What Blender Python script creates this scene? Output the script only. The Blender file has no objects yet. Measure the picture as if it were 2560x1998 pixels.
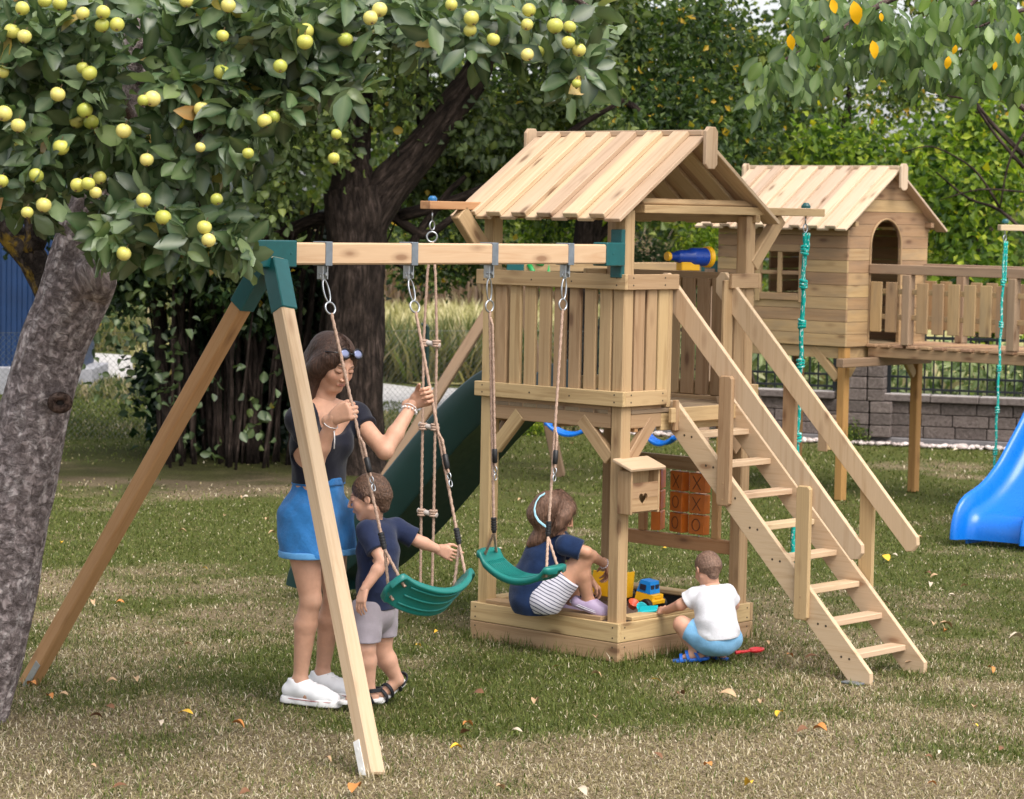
import bpy, math, random
import numpy as np
from mathutils import Vector, Matrix
random.seed(7); RNG = np.random.default_rng(11)
SC = bpy.context.scene
COL = SC.collection
# ---------------------------------------------------------------- camera
F_PX, PITCH, ROLL, CAM_H = 6528.3, .071, .0187, 2.14
_cp, _sp = math.cos(PITCH), math.sin(PITCH)
FWD = np.array([0, _cp, -_sp]); _up = np.array([0, _sp, _cp]); _rt = np.array([1., 0, 0])
_c, _s = math.cos(ROLL), math.sin(ROLL)
CR = _c*_rt + _s*_up; CU = -_s*_rt + _c*_up
cam_d = bpy.data.cameras.new('camera'); cam = bpy.data.objects.new('camera', cam_d); COL.objects.link(cam)
cam_d.sensor_width = 36; cam_d.lens = F_PX/2560*36; cam_d.clip_start = .5; cam_d.clip_end = 400
M = Matrix.Identity(4)
for i in range(3):
    M[i][0] = CR[i]; M[i][1] = CU[i]; M[i][2] = -FWD[i]
M[2][3] = CAM_H; cam.matrix_world = M
cam_d.dof.use_dof = True; cam_d.dof.focus_distance = 11.2; cam_d.dof.aperture_fstop = 7.5
SC.camera = cam
# ---------------------------------------------------------------- light
SUN_EL, SUN_AZ = math.radians(56), math.radians(148)      # azimuth clockwise from +Y
world = bpy.data.worlds.new('World'); SC.world = world; world.use_nodes = True
wn = world.node_tree.nodes; wl = world.node_tree.links
sky = wn.new('ShaderNodeTexSky'); sky.sky_type = 'NISHITA'; sky.sun_disc = False
sky.sun_elevation = SUN_EL; sky.sun_rotation = SUN_AZ; sky.dust_density = 3.0; sky.air_density = 1.0
hs = wn.new('ShaderNodeHueSaturation'); hs.inputs['Saturation'].default_value = .22
wl.new(sky.outputs[0], hs.inputs['Color']); wl.new(hs.outputs[0], wn['Background'].inputs[0])
wn['Background'].inputs[1].default_value = .145
sd = bpy.data.lights.new('sun', 'SUN'); sun = bpy.data.objects.new('sun', sd); COL.objects.link(sun)
sd.energy = 1.5; sd.angle = math.radians(42); sd.color = (1, .92, .80)
_sv = Vector((math.sin(SUN_AZ)*math.cos(SUN_EL), math.cos(SUN_AZ)*math.cos(SUN_EL), math.sin(SUN_EL)))
sun.rotation_euler = _sv.to_track_quat('Z', 'Y').to_euler(); sun.location = _sv*30
SC.view_settings.view_transform = 'Standard'; SC.view_settings.look = 'None'; SC.view_settings.gamma = 1
SC.view_settings.exposure = 1.05
SC.cycles.max_bounces = 6; SC.cycles.diffuse_bounces = 3; SC.cycles.transparent_max_bounces = 6
# ---------------------------------------------------------------- frames and pixel helper
O = np.array([.5293, 12.4114, 0.]); TA = .7361
EU = np.array([-math.cos(TA), math.sin(TA), 0.]); EV = np.array([math.sin(TA), math.cos(TA), 0.]); EZ = np.array([0, 0, 1.])
def T(u, v, z): return O + u*EU + v*EV + z*EZ
def at(px, py, Y=None, z=None):          # a point of the place from its place in the photo and its distance
    d = FWD*F_PX + CR*(px-1280) - CU*(py-999)
    k = (Y/d[1]) if Y is not None else (z-CAM_H)/d[2]
    return np.array([0, 0, CAM_H]) + k*d
A = lambda *a: np.array(a, float)
def unit(v): v = np.asarray(v, float); return v/max(1e-9, np.linalg.norm(v))
# ---------------------------------------------------------------- value noise
_L = RNG.random((256, 256))
def vn(x, y):
    x = np.asarray(x, float); y = np.asarray(y, float)
    xi = np.floor(x).astype(int); yi = np.floor(y).astype(int); fx = x-xi; fy = y-yi
    fx = fx*fx*(3-2*fx); fy = fy*fy*(3-2*fy); g = lambda a, b: _L[a % 256, b % 256]
    return (g(xi, yi)*(1-fx)+g(xi+1, yi)*fx)*(1-fy)+(g(xi, yi+1)*(1-fx)+g(xi+1, yi+1)*fx)*fy
def fbm(x, y, o=4):
    s = 0; a = .5
    for i in range(o): s = s+a*vn(x*2**i+17*i, y*2**i+31*i); a *= .5
    return s/(1-.5**o)
# ---------------------------------------------------------------- mesh collecting
def raw_mesh(name, V, faces_flat, loop_tot, smooth=False, attrs=None, matidx=None):
    me = bpy.data.meshes.new(name)
    V = np.asarray(V, np.float32); ff = np.asarray(faces_flat, np.int32); lt = np.asarray(loop_tot, np.int32)
    me.vertices.add(len(V)); me.vertices.foreach_set('co', V.ravel())
    me.loops.add(len(ff)); me.loops.foreach_set('vertex_index', ff)
    me.polygons.add(len(lt)); ls = np.concatenate([[0], np.cumsum(lt)[:-1]]).astype(np.int32)
    me.polygons.foreach_set('loop_start', ls); me.polygons.foreach_set('loop_total', lt)
    me.polygons.foreach_set('use_smooth', np.full(len(lt), bool(smooth)))
    if matidx is not None: me.polygons.foreach_set('material_index', np.asarray(matidx, np.int32))
    for k, (typ, dat) in (attrs or {}).items():
        a = me.attributes.new(k, typ, 'POINT')
        a.data.foreach_set({'FLOAT': 'value', 'FLOAT_VECTOR': 'vector', 'FLOAT_COLOR': 'color'}[typ], np.asarray(dat, np.float32).ravel())
    me.update(calc_edges=True); me.validate(); return me
def link(name, me, mats, parent=None):
    o = bpy.data.objects.new(name, me); COL.objects.link(o)
    for m in (mats if isinstance(mats, (list, tuple)) else [mats]): me.materials.append(m)
    if parent is not None: o.parent = parent
    return o
class MB:
    def __init__(s): s.V = []; s.F = []; s.G = []; s.R = []; s.mi = []; s.m = 0
    def add(s, V, Fs, G=None, r=None):
        n = len(s.V); V = np.asarray(V, float); s.V.extend(V.tolist())
        r = random.random() if r is None else r
        s.G.extend((np.asarray(G, float) if G is not None else V).tolist()); s.R.extend([r]*len(V))
        for f in Fs: s.F.append([n+i for i in f]); s.mi.append(s.m)
    def box(s, c, size, X=(1, 0, 0), Y=(0, 1, 0), Z=(0, 0, 1), ch=.003, r=None):
        c = np.asarray(c, float); h = np.asarray(size, float)/2; ch = min(ch, h.min()*.45)
        Rm = np.array([X, Y, Z], float); flip = np.linalg.det(Rm) < 0
        L = []; idx = {}
        for sx in (-1, 1):
            for sy in (-1, 1):
                for sz in (-1, 1):
                    for k in range(3):
                        p = np.array([sx, sy, sz])*h
                        for j in range(3):
                            if j != k: p[j] -= np.sign(p[j])*ch
                        idx[(sx, sy, sz, k)] = len(L); L.append(p)
        L = np.array(L); Fs = []
        def q(*ks):
            f = [idx[k] for k in ks]; P = L[f]; n = np.cross(P[1]-P[0], P[2]-P[1])
            if n@P.mean(0) < 0: f = f[::-1]
            Fs.append(f[::-1] if flip else f)
        for k in range(3):
            a, b = [j for j in range(3) if j != k]
            for sg in (-1, 1):
                f = []
                for sa, sb in ((-1, -1), (1, -1), (1, 1), (-1, 1)):
                    t = [0, 0, 0]; t[k] = sg; t[a] = sa; t[b] = sb; f.append((*t, k))
                q(*f)
            for sa in (-1, 1):
                for sb in (-1, 1):
                    t0 = [0, 0, 0]; t0[a] = sa; t0[b] = sb; t1 = list(t0); t0[k] = -1; t1[k] = 1
                    q((*t0, a), (*t1, a), (*t1, b), (*t0, b))
        for sx in (-1, 1):
            for sy in (-1, 1):
                for sz in (-1, 1): q((sx, sy, sz, 0), (sx, sy, sz, 1), (sx, sy, sz, 2))
        r = random.random() if r is None else r
        o = list(np.argsort(-h)); G = L[:, o]+np.array([r*37.1, r*11.3, r*5.7])
        s.add(L@Rm+c, Fs, G, r); return s
    def tb(s, u0, u1, v0, v1, z0, z1, ch=.003, r=None):          # box in the play tower's own axes
        return s.box(T((u0+u1)/2, (v0+v1)/2, (z0+z1)/2), (abs(u1-u0), abs(v1-v0), abs(z1-z0)), EU, EV, EZ, ch, r)
    def board(s, p0, p1, w, h, side=(0, 0, 1), ch=.003, r=None):     # w along 'side', h across
        p0 = np.asarray(p0, float); p1 = np.asarray(p1, float); X = unit(p1-p0); S = np.asarray(side, float)
        S = unit(S-X*(S@X)); N = np.cross(X, S)
        return s.box((p0+p1)/2, (np.linalg.norm(p1-p0), w, h), X, S, N, ch, r)
    def prism(s, pts, o, Ax, Bx, N, th, ch=.003, r=None):            # convex outline extruded by th along N
        pts = np.asarray(pts, float); o = np.asarray(o, float); Ax = np.asarray(Ax, float); Bx = np.asarray(Bx, float); N = np.asarray(N, float)
        n = len(pts); area = sum(pts[i][0]*pts[(i+1) % n][1]-pts[(i+1) % n][0]*pts[i][1] for i in range(n))
        if area < 0: pts = pts[::-1]
        cen = pts.mean(0); ins = []
        for i in range(n):
            a, b, c = pts[i-1], pts[i], pts[(i+1) % n]; e1 = unit(b-a); e2 = unit(c-b)
            n1 = np.array([-e1[1], e1[0]]); n2 = np.array([-e2[1], e2[0]]); m = n1+n2
            ins.append(b+m*ch/max(.3, 1+n1@n2))
        ins = np.array(ins); rings = [(ins, 0), (pts, ch), (pts, th-ch), (ins, th)]
        V = []; G = []
        r = random.random() if r is None else r
        lng = 0 if np.ptp(pts[:, 0]) > np.ptp(pts[:, 1]) else 1
        for P, t in rings:
            for p in P: V.append(o+Ax*p[0]+Bx*p[1]+N*t); G.append([p[lng]+r*37, p[1-lng]+r*11, t+r*5])
        Fs = []; flip = np.linalg.det(np.array([Ax, Bx, N])) < 0
        Fs.append(list(range(n))[::-1]); Fs.append([3*n+i for i in range(n)])
        for k in range(3):
            for i in range(n): j = (i+1) % n; Fs.append([k*n+i, k*n+j, (k+1)*n+j, (k+1)*n+i])
        if flip: Fs = [f[::-1] for f in Fs]
        s.add(V, Fs, G, r); return s
    def tube(s, pts, rad, n=8, cap=True, lobes=0, pitch=.03, r=None):
        P = np.asarray(pts, float); m = len(P); R = np.full(m, rad) if np.isscalar(rad) else np.asarray(rad, float)
        Tn = np.gradient(P, axis=0); Tn /= np.linalg.norm(Tn, axis=1)[:, None]+1e-12
        a = np.array([0, 0, 1.]) if abs(Tn[0][2]) < .9 else np.array([1., 0, 0]); U = unit(np.cross(Tn[0], a))
        V = []; G = []; L = 0; ang = np.arange(n)*2*math.pi/n
        for i in range(m):
            if i: U = unit(U-Tn[i]*(U@Tn[i])); L += np.linalg.norm(P[i]-P[i-1])
            W = np.cross(Tn[i], U)
            rr = R[i]*(1+(.22*np.cos(lobes*(ang-2*math.pi*L/pitch/lobes)) if lobes else 0*ang))
            ring = P[i]+np.outer(rr*np.cos(ang), U)+np.outer(rr*np.sin(ang), W)
            V.extend(ring.tolist()); G.extend([[L, math.cos(t)*R[i], math.sin(t)*R[i]] for t in ang])
        Fs = []
        for i in range(m-1):
            for j in range(n):
                k = (j+1) % n; Fs.append([i*n+j, i*n+k, (i+1)*n+k, (i+1)*n+j])
        if cap: Fs.append(list(range(n))[::-1]); Fs.append([(m-1)*n+j for j in range(n)])
        s.add(V, Fs, G, r); return s
    def rope(s, pts, rad=.0065, pitch=.036):
        P = [np.asarray(p, float) for p in pts]; out = []
        for a, b in zip(P[:-1], P[1:]):
            k = max(1, int(np.linalg.norm(b-a)/.0045)); out += [a+(b-a)*i/k for i in range(k)]
        out.append(P[-1]); return s.tube(out, rad, 9, True, 3, pitch)
    def ring(s, c, N, R, r, n=18, m=7, sx=1., X=None):
        c = np.asarray(c, float); N = unit(N); a = np.array([0, 0, 1.]) if abs(N[2]) < .9 else np.array([1., 0, 0])
        U = unit(a-N*(a@N)) if X is None else unit(X); W = np.cross(N, U); V = []
        for i in range(n):
            t = 2*math.pi*i/n; d = math.cos(t)*U*sx+math.sin(t)*W; du = unit(d)
            for j in range(m):
                p = 2*math.pi*j/m; V.append(c+d*R+r*(math.cos(p)*du+math.sin(p)*N))
        s.add(V, [[i*m+j, ((i+1) % n)*m+j, ((i+1) % n)*m+(j+1) % m, i*m+(j+1) % m] for i in range(n) for j in range(m)]); return s
    def lathe(s, prof, o, ax, n=20, X=None, r=None):                 # prof: (t along axis, radius)
        o = np.asarray(o, float); ax = unit(ax); a = np.array([0, 0, 1.]) if abs(ax[2]) < .9 else np.array([1., 0, 0])
        U = unit(a-ax*(a@ax)); W = np.cross(ax, U); V = []
        for t, q in prof:
            for j in range(n): p = 2*math.pi*j/n; V.append(o+ax*t+max(q, 1e-4)*(math.cos(p)*U+math.sin(p)*W))
        m = len(prof)
        Fs = [[i*n+j, i*n+(j+1) % n, (i+1)*n+(j+1) % n, (i+1)*n+j] for i in range(m-1) for j in range(n)]
        Fs += [list(range(n))[::-1], [(m-1)*n+j for j in range(n)]]
        s.add(V, Fs, None, r); return s
    def ell(s, c, R, X=(1, 0, 0), Y=(0, 1, 0), Z=(0, 0, 1), n=14, m=9, r=None):
        Rm = np.array([X, Y, Z], float); V = []
        for i in range(m+1):
            th = math.pi*i/m
            for j in range(n):
                p = 2*math.pi*j/n; V.append([math.sin(th)*math.cos(p)*R[0], math.sin(th)*math.sin(p)*R[1], math.cos(th)*R[2]])
        Fs = [[i*n+j, (i+1)*n+j, (i+1)*n+(j+1) % n, i*n+(j+1) % n] for i in range(m) for j in range(n)]
        if np.linalg.det(Rm) < 0: Fs = [f[::-1] for f in Fs]
        s.add(np.array(V)@Rm+np.asarray(c, float), Fs, None, r); return s
    def build(s, name, mats, parent=None, smooth=False):
        ff = [i for f in s.F for i in f]; lt = [len(f) for f in s.F]
        me = raw_mesh(name, s.V, ff, lt, smooth, {'gco': ('FLOAT_VECTOR', s.G), 'rnd': ('FLOAT', s.R)}, s.mi)
        return link(name, me, mats, parent)
def tag(o, label=None, cat=None, group=None, kind=None):
    if label: o['label'] = label
    if cat: o['category'] = cat
    if group: o['group'] = group
    if kind: o['kind'] = kind
    return o
def empty(name, loc, label, cat, group=None):
    o = bpy.data.objects.new(name, None); COL.objects.link(o); o.empty_display_size = .1
    o.matrix_world = Matrix.Translation(Vector([float(x) for x in loc]))
    return tag(o, label, cat, group)
def root_fix(root):          # the parts were modelled in world space: keep them there under a placed root
    inv = Matrix.Translation(root.location).inverted()
    for c in root.children: c.matrix_parent_inverse = inv
# ---------------------------------------------------------------- materials
def newmat(name):
    m = bpy.data.materials.new(name); m.use_nodes = True; nt = m.node_tree; return m, nt, nt.nodes['Principled BSDF']
def N_(nt, typ, **kw):
    n = nt.nodes.new(typ)
    for k, v in kw.items():
        if k in n.inputs: n.inputs[k].default_value = v
        else: setattr(n, k, v)
    return n
def ramp(nt, src, stops):
    n = nt.nodes.new('ShaderNodeValToRGB'); e = n.color_ramp.elements
    e[0].position, e[0].color = stops[0][0], (*stops[0][1], 1); e[1].position, e[1].color = stops[-1][0], (*stops[-1][1], 1)
    for p, c in stops[1:-1]: x = e.new(p); x.color = (*c, 1)
    nt.links.new(src, n.inputs[0]); return n.outputs[0]
def mixc(nt, fac, a, b, mode='MIX'):
    n = nt.nodes.new('ShaderNodeMix'); n.data_type = 'RGBA'; n.blend_type = mode
    for inp, v in ((n.inputs[0], fac), (n.inputs[6], a), (n.inputs[7], b)):
        if isinstance(v, (int, float)): inp.default_value = v
        elif isinstance(v, tuple): inp.default_value = (*v, 1)
        else: nt.links.new(v, inp)
    return n.outputs[2]
def cam_px(p):
    d = np.asarray(p, float)-np.array([0, 0, CAM_H]); k = d@FWD; return 1280+F_PX*(d@CR)/k, 999-F_PX*(d@CU)/k
def attr(nt, name, out='Fac'):
    n = nt.nodes.new('ShaderNodeAttribute'); n.attribute_name = name; return n.outputs[out]
def vmul(nt, src, v, add=(0, 0, 0)):
    n = nt.nodes.new('ShaderNodeMapping'); n.inputs['Scale'].default_value = v; n.inputs['Location'].default_value = add
    nt.links.new(src, n.inputs[0]); return n.outputs[0]
def mathn(nt, op, a, b=0., c=None):
    n = nt.nodes.new('ShaderNodeMath'); n.operation = op
    for i, v in enumerate((a, b) if c is None else (a, b, c)):
        if isinstance(v, (int, float)): n.inputs[i].default_value = v
        else: nt.links.new(v, n.inputs[i])
    return n.outputs[0]
def bump(nt, b, h, s=.3, d=.01):
    n = nt.nodes.new('ShaderNodeBump'); n.inputs['Strength'].default_value = s; n.inputs['Distance'].default_value = d
    nt.links.new(h, n.inputs['Height']); nt.links.new(n.outputs[0], b.inputs['Normal'])
def noise(nt, vec, scale=1., detail=3., rough=.5, dist=0.):
    n = N_(nt, 'ShaderNodeTexNoise'); n.inputs['Scale'].default_value = scale; n.inputs['Detail'].default_value = detail
    n.inputs['Roughness'].default_value = rough; n.inputs['Distortion'].default_value = dist
    if vec is not None: nt.links.new(vec, n.inputs[0])
    return n.outputs[0]
def wood(name, light, dark, knot=(.12, .055, .025), var=.35, grey=0., rough=.62):
    m, nt, b = newmat(name); g = attr(nt, 'gco', 'Vector'); rnd = attr(nt, 'rnd')
    grain = noise(nt, vmul(nt, g, (1.3, 26, 26)), 1., 4, .6, 1.2)
    fine = noise(nt, vmul(nt, g, (7, 320, 320)), 1., 2, .5)
    big = noise(nt, vmul(nt, g, (2.2, 5, 5)), 1., 2, .5)
    col = ramp(nt, grain, [(.3, dark), (.52, light), (.75, tuple(.5*a+.5*c for a, c in zip(dark, light)))])
    col = mixc(nt, mathn(nt, 'MULTIPLY', fine, .35), col, tuple(x*.62 for x in dark))
    col = mixc(nt, mathn(nt, 'MULTIPLY', big, .45), col, tuple(x*.86 for x in light))
    vo = nt.nodes.new('ShaderNodeTexVoronoi'); vo.inputs['Scale'].default_value = 1.; nt.links.new(vmul(nt, g, (3.4, 9.5, 9.5)), vo.inputs[0])
    kn = ramp(nt, vo.outputs['Distance'], [(.0, (1, 1, 1)), (.1, (.9, .9, .9)), (.15, (.4, .4, .4)), (.26, (0, 0, 0))])
    col = mixc(nt, mathn(nt, 'MULTIPLY', kn, .8), col, knot)
    if grey:
        gs = noise(nt, vmul(nt, g, (3, 14, 14), (5, 5, 5)), 1., 3, .6)
        col = mixc(nt, mathn(nt, 'MULTIPLY', ramp(nt, gs, [(.42, (0, 0, 0)), (.7, (1, 1, 1))]), grey), col, (.17, .135, .10))
    hv = nt.nodes.new('ShaderNodeHueSaturation'); nt.links.new(col, hv.inputs['Color'])
    nt.links.new(mathn(nt, 'MULTIPLY_ADD', rnd, var, 1-var/2), hv.inputs['Value'])
    nt.links.new(mathn(nt, 'MULTIPLY_ADD', rnd, .02, .489), hv.inputs['Hue']); hv.inputs['Saturation'].default_value = .98
    nt.links.new(hv.outputs[0], b.inputs['Base Color']); b.inputs['Roughness'].default_value = rough
    b.inputs['Specular IOR Level'].default_value = .3
    bump(nt, b, mathn(nt, 'ADD', grain, mathn(nt, 'MULTIPLY', fine, .5)), .35, .002)
    return m
def plain(name, col, rough=.5, var=.12, scale=12., metal=0., spec=.5, bmp=0., bscale=60., obj=True):
    m, nt, b = newmat(name); tc = N_(nt, 'ShaderNodeTexCoord').outputs['Object']
    n = noise(nt, tc, scale, 4, .6)
    c = ramp(nt, n, [(.3, tuple(x*(1-var) for x in col)), (.7, tuple(min(1, x*(1+var)) for x in col))])
    nt.links.new(c, b.inputs['Base Color']); b.inputs['Metallic'].default_value = metal
    rg = mathn(nt, 'MULTIPLY_ADD', noise(nt, tc, scale*2.3+3, 5, .7), rough*.9, rough*.55); nt.links.new(rg, b.inputs['Roughness'])
    b.inputs['Specular IOR Level'].default_value = spec
    if bmp: bump(nt, b, noise(nt, tc, bscale, 4, .6), bmp, .004)
    return m
def leafmat(name, stops, rough=.45, spec=.4, trans=.3, back=None, tcol=1.6):
    m, nt, b = newmat(name); rnd = attr(nt, 'rnd'); out = nt.nodes['Material Output']
    c = ramp(nt, rnd, stops)
    c = mixc(nt, mathn(nt, 'MULTIPLY', attr(nt, 'rib'), .22), c, (.42, .47, .28))
    if back:
        ge = nt.nodes.new('ShaderNodeNewGeometry'); c = mixc(nt, ge.outputs['Backfacing'], c, mixc(nt, .65, c, back))
    nt.links.new(c, b.inputs['Base Color']); b.inputs['Roughness'].default_value = rough; b.inputs['Specular IOR Level'].default_value = spec
    tr = nt.nodes.new('ShaderNodeBsdfTranslucent'); br = mixc(nt, 1., c, (tcol, tcol*1.15, tcol*.55), 'MULTIPLY'); nt.links.new(br, tr.inputs[0])
    mx = nt.nodes.new('ShaderNodeMixShader'); mx.inputs[0].default_value = trans
    nt.links.new(b.outputs[0], mx.inputs[1]); nt.links.new(tr.outputs[0], mx.inputs[2]); nt.links.new(mx.outputs[0], out.inputs[0])
    return m
def bark(name, c1, c2, c3, sc=9., bs=.9, lich=None, objc=False, ridge=(1.5, 1.2, 1.2)):
    m, nt, b = newmat(name); g = attr(nt, 'gco', 'Vector') if not objc else N_(nt, 'ShaderNodeTexCoord').outputs['Object']
    v = vmul(nt, g, (1, 2.2, 2.2) if not objc else (2, 2, 1)); n1 = noise(nt, v, sc, 6, .65, .6)
    cr = ramp(nt, noise(nt, vmul(nt, g, ridge if not objc else (3, 3, 1), (7, 3, 1)), sc*1.7, 6, .72, .5), [(.36, (0, 0, 0)), (.56, (1, 1, 1))])
    col = ramp(nt, n1, [(.3, c1), (.5, c2), (.68, c3)])
    col = mixc(nt, cr, tuple(x*.6 for x in c1), col)
    if lich: col = mixc(nt, ramp(nt, noise(nt, v, sc*.35, 4, .7), [(.58, (0, 0, 0)), (.66, (.8, .8, .8))]), col, lich)
    nt.links.new(col, b.inputs['Base Color']); b.inputs['Roughness'].default_value = .9; b.inputs['Specular IOR Level'].default_value = .15
    bump(nt, b, mathn(nt, 'ADD', n1, mathn(nt, 'MULTIPLY', cr, .5)), bs, .02)
    return m
M_TOWER = wood('treated_pine', (.49, .335, .18), (.29, .17, .075), var=.36)
M_ROOF = wood('roof_pine', (.57, .42, .275), (.41, .27, .155), var=.3)
M_PALE = wood('pale_pine', (.62, .46, .30), (.48, .32, .18), knot=(.22, .11, .05), var=.14)
M_BEAM = wood('beam_pine', (.64, .455, .275), (.52, .32, .165), knot=(.2, .1, .045), var=.1)
M_ORANGE = wood('amber_pine', (.52, .30, .135), (.40, .20, .075), var=.2)
M_CABIN = wood('weathered_pine', (.43, .28, .145), (.30, .175, .08), var=.4, grey=.4)
M_CROOF = wood('weathered_roof_pine', (.60, .46, .33), (.44, .30, .19), var=.3)
M_OLD = wood('old_brown_pine', (.30, .20, .12), (.20, .125, .07), var=.2, grey=.3)
M_FLOOR = wood('floor_pine', (.30, .22, .14), (.22, .15, .09), var=.2)
M_POST = wood('amber_post_pine', (.46, .25, .08), (.33, .16, .045), var=.3)
M_SLIDE = plain('slide_green', (.004, .034, .033), .4, .08, 8, spec=.5)
M_GREEN = plain('green_plastic', (.008, .17, .15), .38, .08, 8, spec=.5)
M_BRACKET = plain('teal_powder_coat', (.006, .085, .09), .35, .08, 30, bmp=.1, bscale=300)
M_DKGREEN = plain('dark_green_metal', (.008, .035, .03), .5)
M_STEEL = plain('galvanised_steel', (.46, .48, .51), .35, .15, 25, metal=.9)
M_ZINC = plain('zinc_clamp', (.22, .25, .29), .4, .15, 25, metal=.5)
M_BLACK = plain('black_rubber', (.008, .008, .010), .5, .2)
M_SCREW = plain('screw_dark', (.05, .035, .02), .6)
def ropemat(name, c1, c2, stripe=None):
    m, nt, b = newmat(name); g = attr(nt, 'gco', 'Vector')
    n = noise(nt, vmul(nt, g, (300, 300, 300)), 1, 2)
    c = ramp(nt, n, [(.35, c1), (.65, c2)])
    if stripe:
        w = N_(nt, 'ShaderNodeTexNoise'); w.inputs['Scale'].default_value = 1
        c = mixc(nt, ramp(nt, noise(nt, vmul(nt, g, (60, 160, 160)), 1, 1), [(.60, (0, 0, 0)), (.64, (1, 1, 1))]), c, stripe)
    nt.links.new(c, b.inputs['Base Color']); b.inputs['Roughness'].default_value = .8; b.inputs['Specular IOR Level'].default_value = .2
    return m
M_ROPE = ropemat('hemp_rope', (.30, .19, .135), (.50, .36, .29))
M_TEAL = ropemat('teal_rope', (.004, .30, .27), (.01, .42, .36), (.6, .75, .7))
M_BLUEP = plain('blue_plastic', (.003, .145, .60), .28, .05, 5)
M_SLIDEB = plain('sky_blue_plastic', (.004, .20, .72), .22, .05, 5)
M_YEL = plain('yellow_plastic', (.80, .43, .01), .35, .05)
M_ORNG = plain('orange_plastic', (.52, .135, .012), .4, .15)
M_WHITE = plain('white_cap', (.75, .74, .72), .5)
# ================================================================ the ground
def dryness(x, y):
    n = fbm(x*.55+3, y*.8+9, 4); m = fbm(x*2.1+40, y*2.6+4, 3)
    d = .47+(n-.5)*1.5+(m-.5)*1.1
    d += np.interp(y, [8, 10.0, 10.8, 11.8, 12.6, 13.6, 14.6, 15.6, 16.5, 18, 21, 24, 27], [.62, .42, .02, -.10, -.14, -.10, -.12, -.22, -.26, -.20, -.18, -.26, -.35])
    return np.clip(d, 0, 1)
def shaded_earth(x, y):                                         # bare, leaf-strewn soil under the thicket and big tree, thicket shade painted in
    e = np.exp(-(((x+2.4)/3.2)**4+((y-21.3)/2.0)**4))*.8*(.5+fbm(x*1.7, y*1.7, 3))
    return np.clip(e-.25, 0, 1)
def ground():
    xs = np.unique(np.concatenate([np.linspace(-70, -7, 22), np.linspace(-7, 7, 190), np.linspace(7, 70, 22)]))
    ys = np.unique(np.concatenate([np.linspace(-6, 8, 10), np.linspace(8, 30, 260), np.linspace(30, 130, 50)]))
    X, Y = np.meshgrid(xs, ys, indexing='ij'); nx, ny = X.shape
    Z = (fbm(X*.9, Y*.9, 3)-.5)*.03*np.clip((Y-5)/4, 0, 1)-.004
    i, j = np.meshgrid(np.arange(nx-1), np.arange(ny-1), indexing='ij'); a = i*ny+j
    F = np.stack([a, a+ny, a+ny+1, a+1], -1).reshape(-1)
    me = raw_mesh('ground', np.stack([X, Y, Z], -1).reshape(-1, 3), F, np.full(len(F)//4, 4), True,
                  {'dry': ('FLOAT', dryness(X, Y).ravel()), 'shaded_earth': ('FLOAT', shaded_earth(X, Y).ravel())})
    m, nt, b = newmat('lawn_soil'); tc = N_(nt, 'ShaderNodeTexCoord').outputs['Object']
    n1 = noise(nt, vmul(nt, tc, (1, .8, 1)), 60, 5, .75); n2 = noise(nt, tc, 9, 4, .6)
    g = ramp(nt, n1, [(.35, (.045, .052, .014)), (.55, (.095, .105, .028)), (.7, (.13, .13, .04))])
    d = ramp(nt, n1, [(.35, (.10, .075, .045)), (.52, (.21, .16, .10)), (.7, (.33, .265, .18))])
    c = mixc(nt, ramp(nt, mathn(nt, 'ADD', attr(nt, 'dry'), mathn(nt, 'MULTIPLY_ADD', n2, .6, -.3)), [(.3, (0, 0, 0)), (.75, (1, 1, 1))]), g, d)
    c = mixc(nt, attr(nt, 'shaded_earth'), c, ramp(nt, n1, [(.35, (.010, .008, .005)), (.5, (.018, .014, .008)), (.66, (.034, .026, .016))]))  # soil ramp taken darker: the thicket's shade is put into its colour
    nt.links.new(c, b.inputs['Base Color']); b.inputs['Roughness'].default_value = .95; b.inputs['Specular IOR Level'].default_value = .1
    bump(nt, b, n1, .8, .02)
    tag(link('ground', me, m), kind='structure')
ground()
def sheet(name, pts_lo, pts_hi, z, mat, kind='structure'):
    V = []; 
    for a, b in zip(pts_lo, pts_hi): V += [(a[0], a[1], z), (b[0], b[1], z)]
    F = []
    for i in range(len(pts_lo)-1): F += [2*i, 2*i+2, 2*i+3, 2*i+1]
    o = link(name, raw_mesh(name, V, F, [4]*(len(F)//4)), mat); return tag(o, kind=kind)
M_ROAD = plain('white_gravel', (.43, .41, .40), .95, .25, 14, bmp=.6, bscale=25)
sheet('gravel_road', [(30, 27.6), (3, 27.6), (-1.2, 27.6), (-4.6, 31.2), (-16, 38)], [(30, 31.2), (3, 31.2), (-1.2, 31.6), (-4.4, 36.5), (-16, 45)], .02, M_ROAD)
M_FIELD = plain('dry_field', (.30, .27, .10), .95, .3, 1.2, bmp=.5, bscale=6)
sheet('field', [(40, 32), (3, 32), (-1.2, 32.4), (-4.3, 37.5), (-16, 46)], [(40, 80), (3, 80), (-1.2, 80), (-10, 80), (-30, 80)], .016, M_FIELD)
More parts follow.
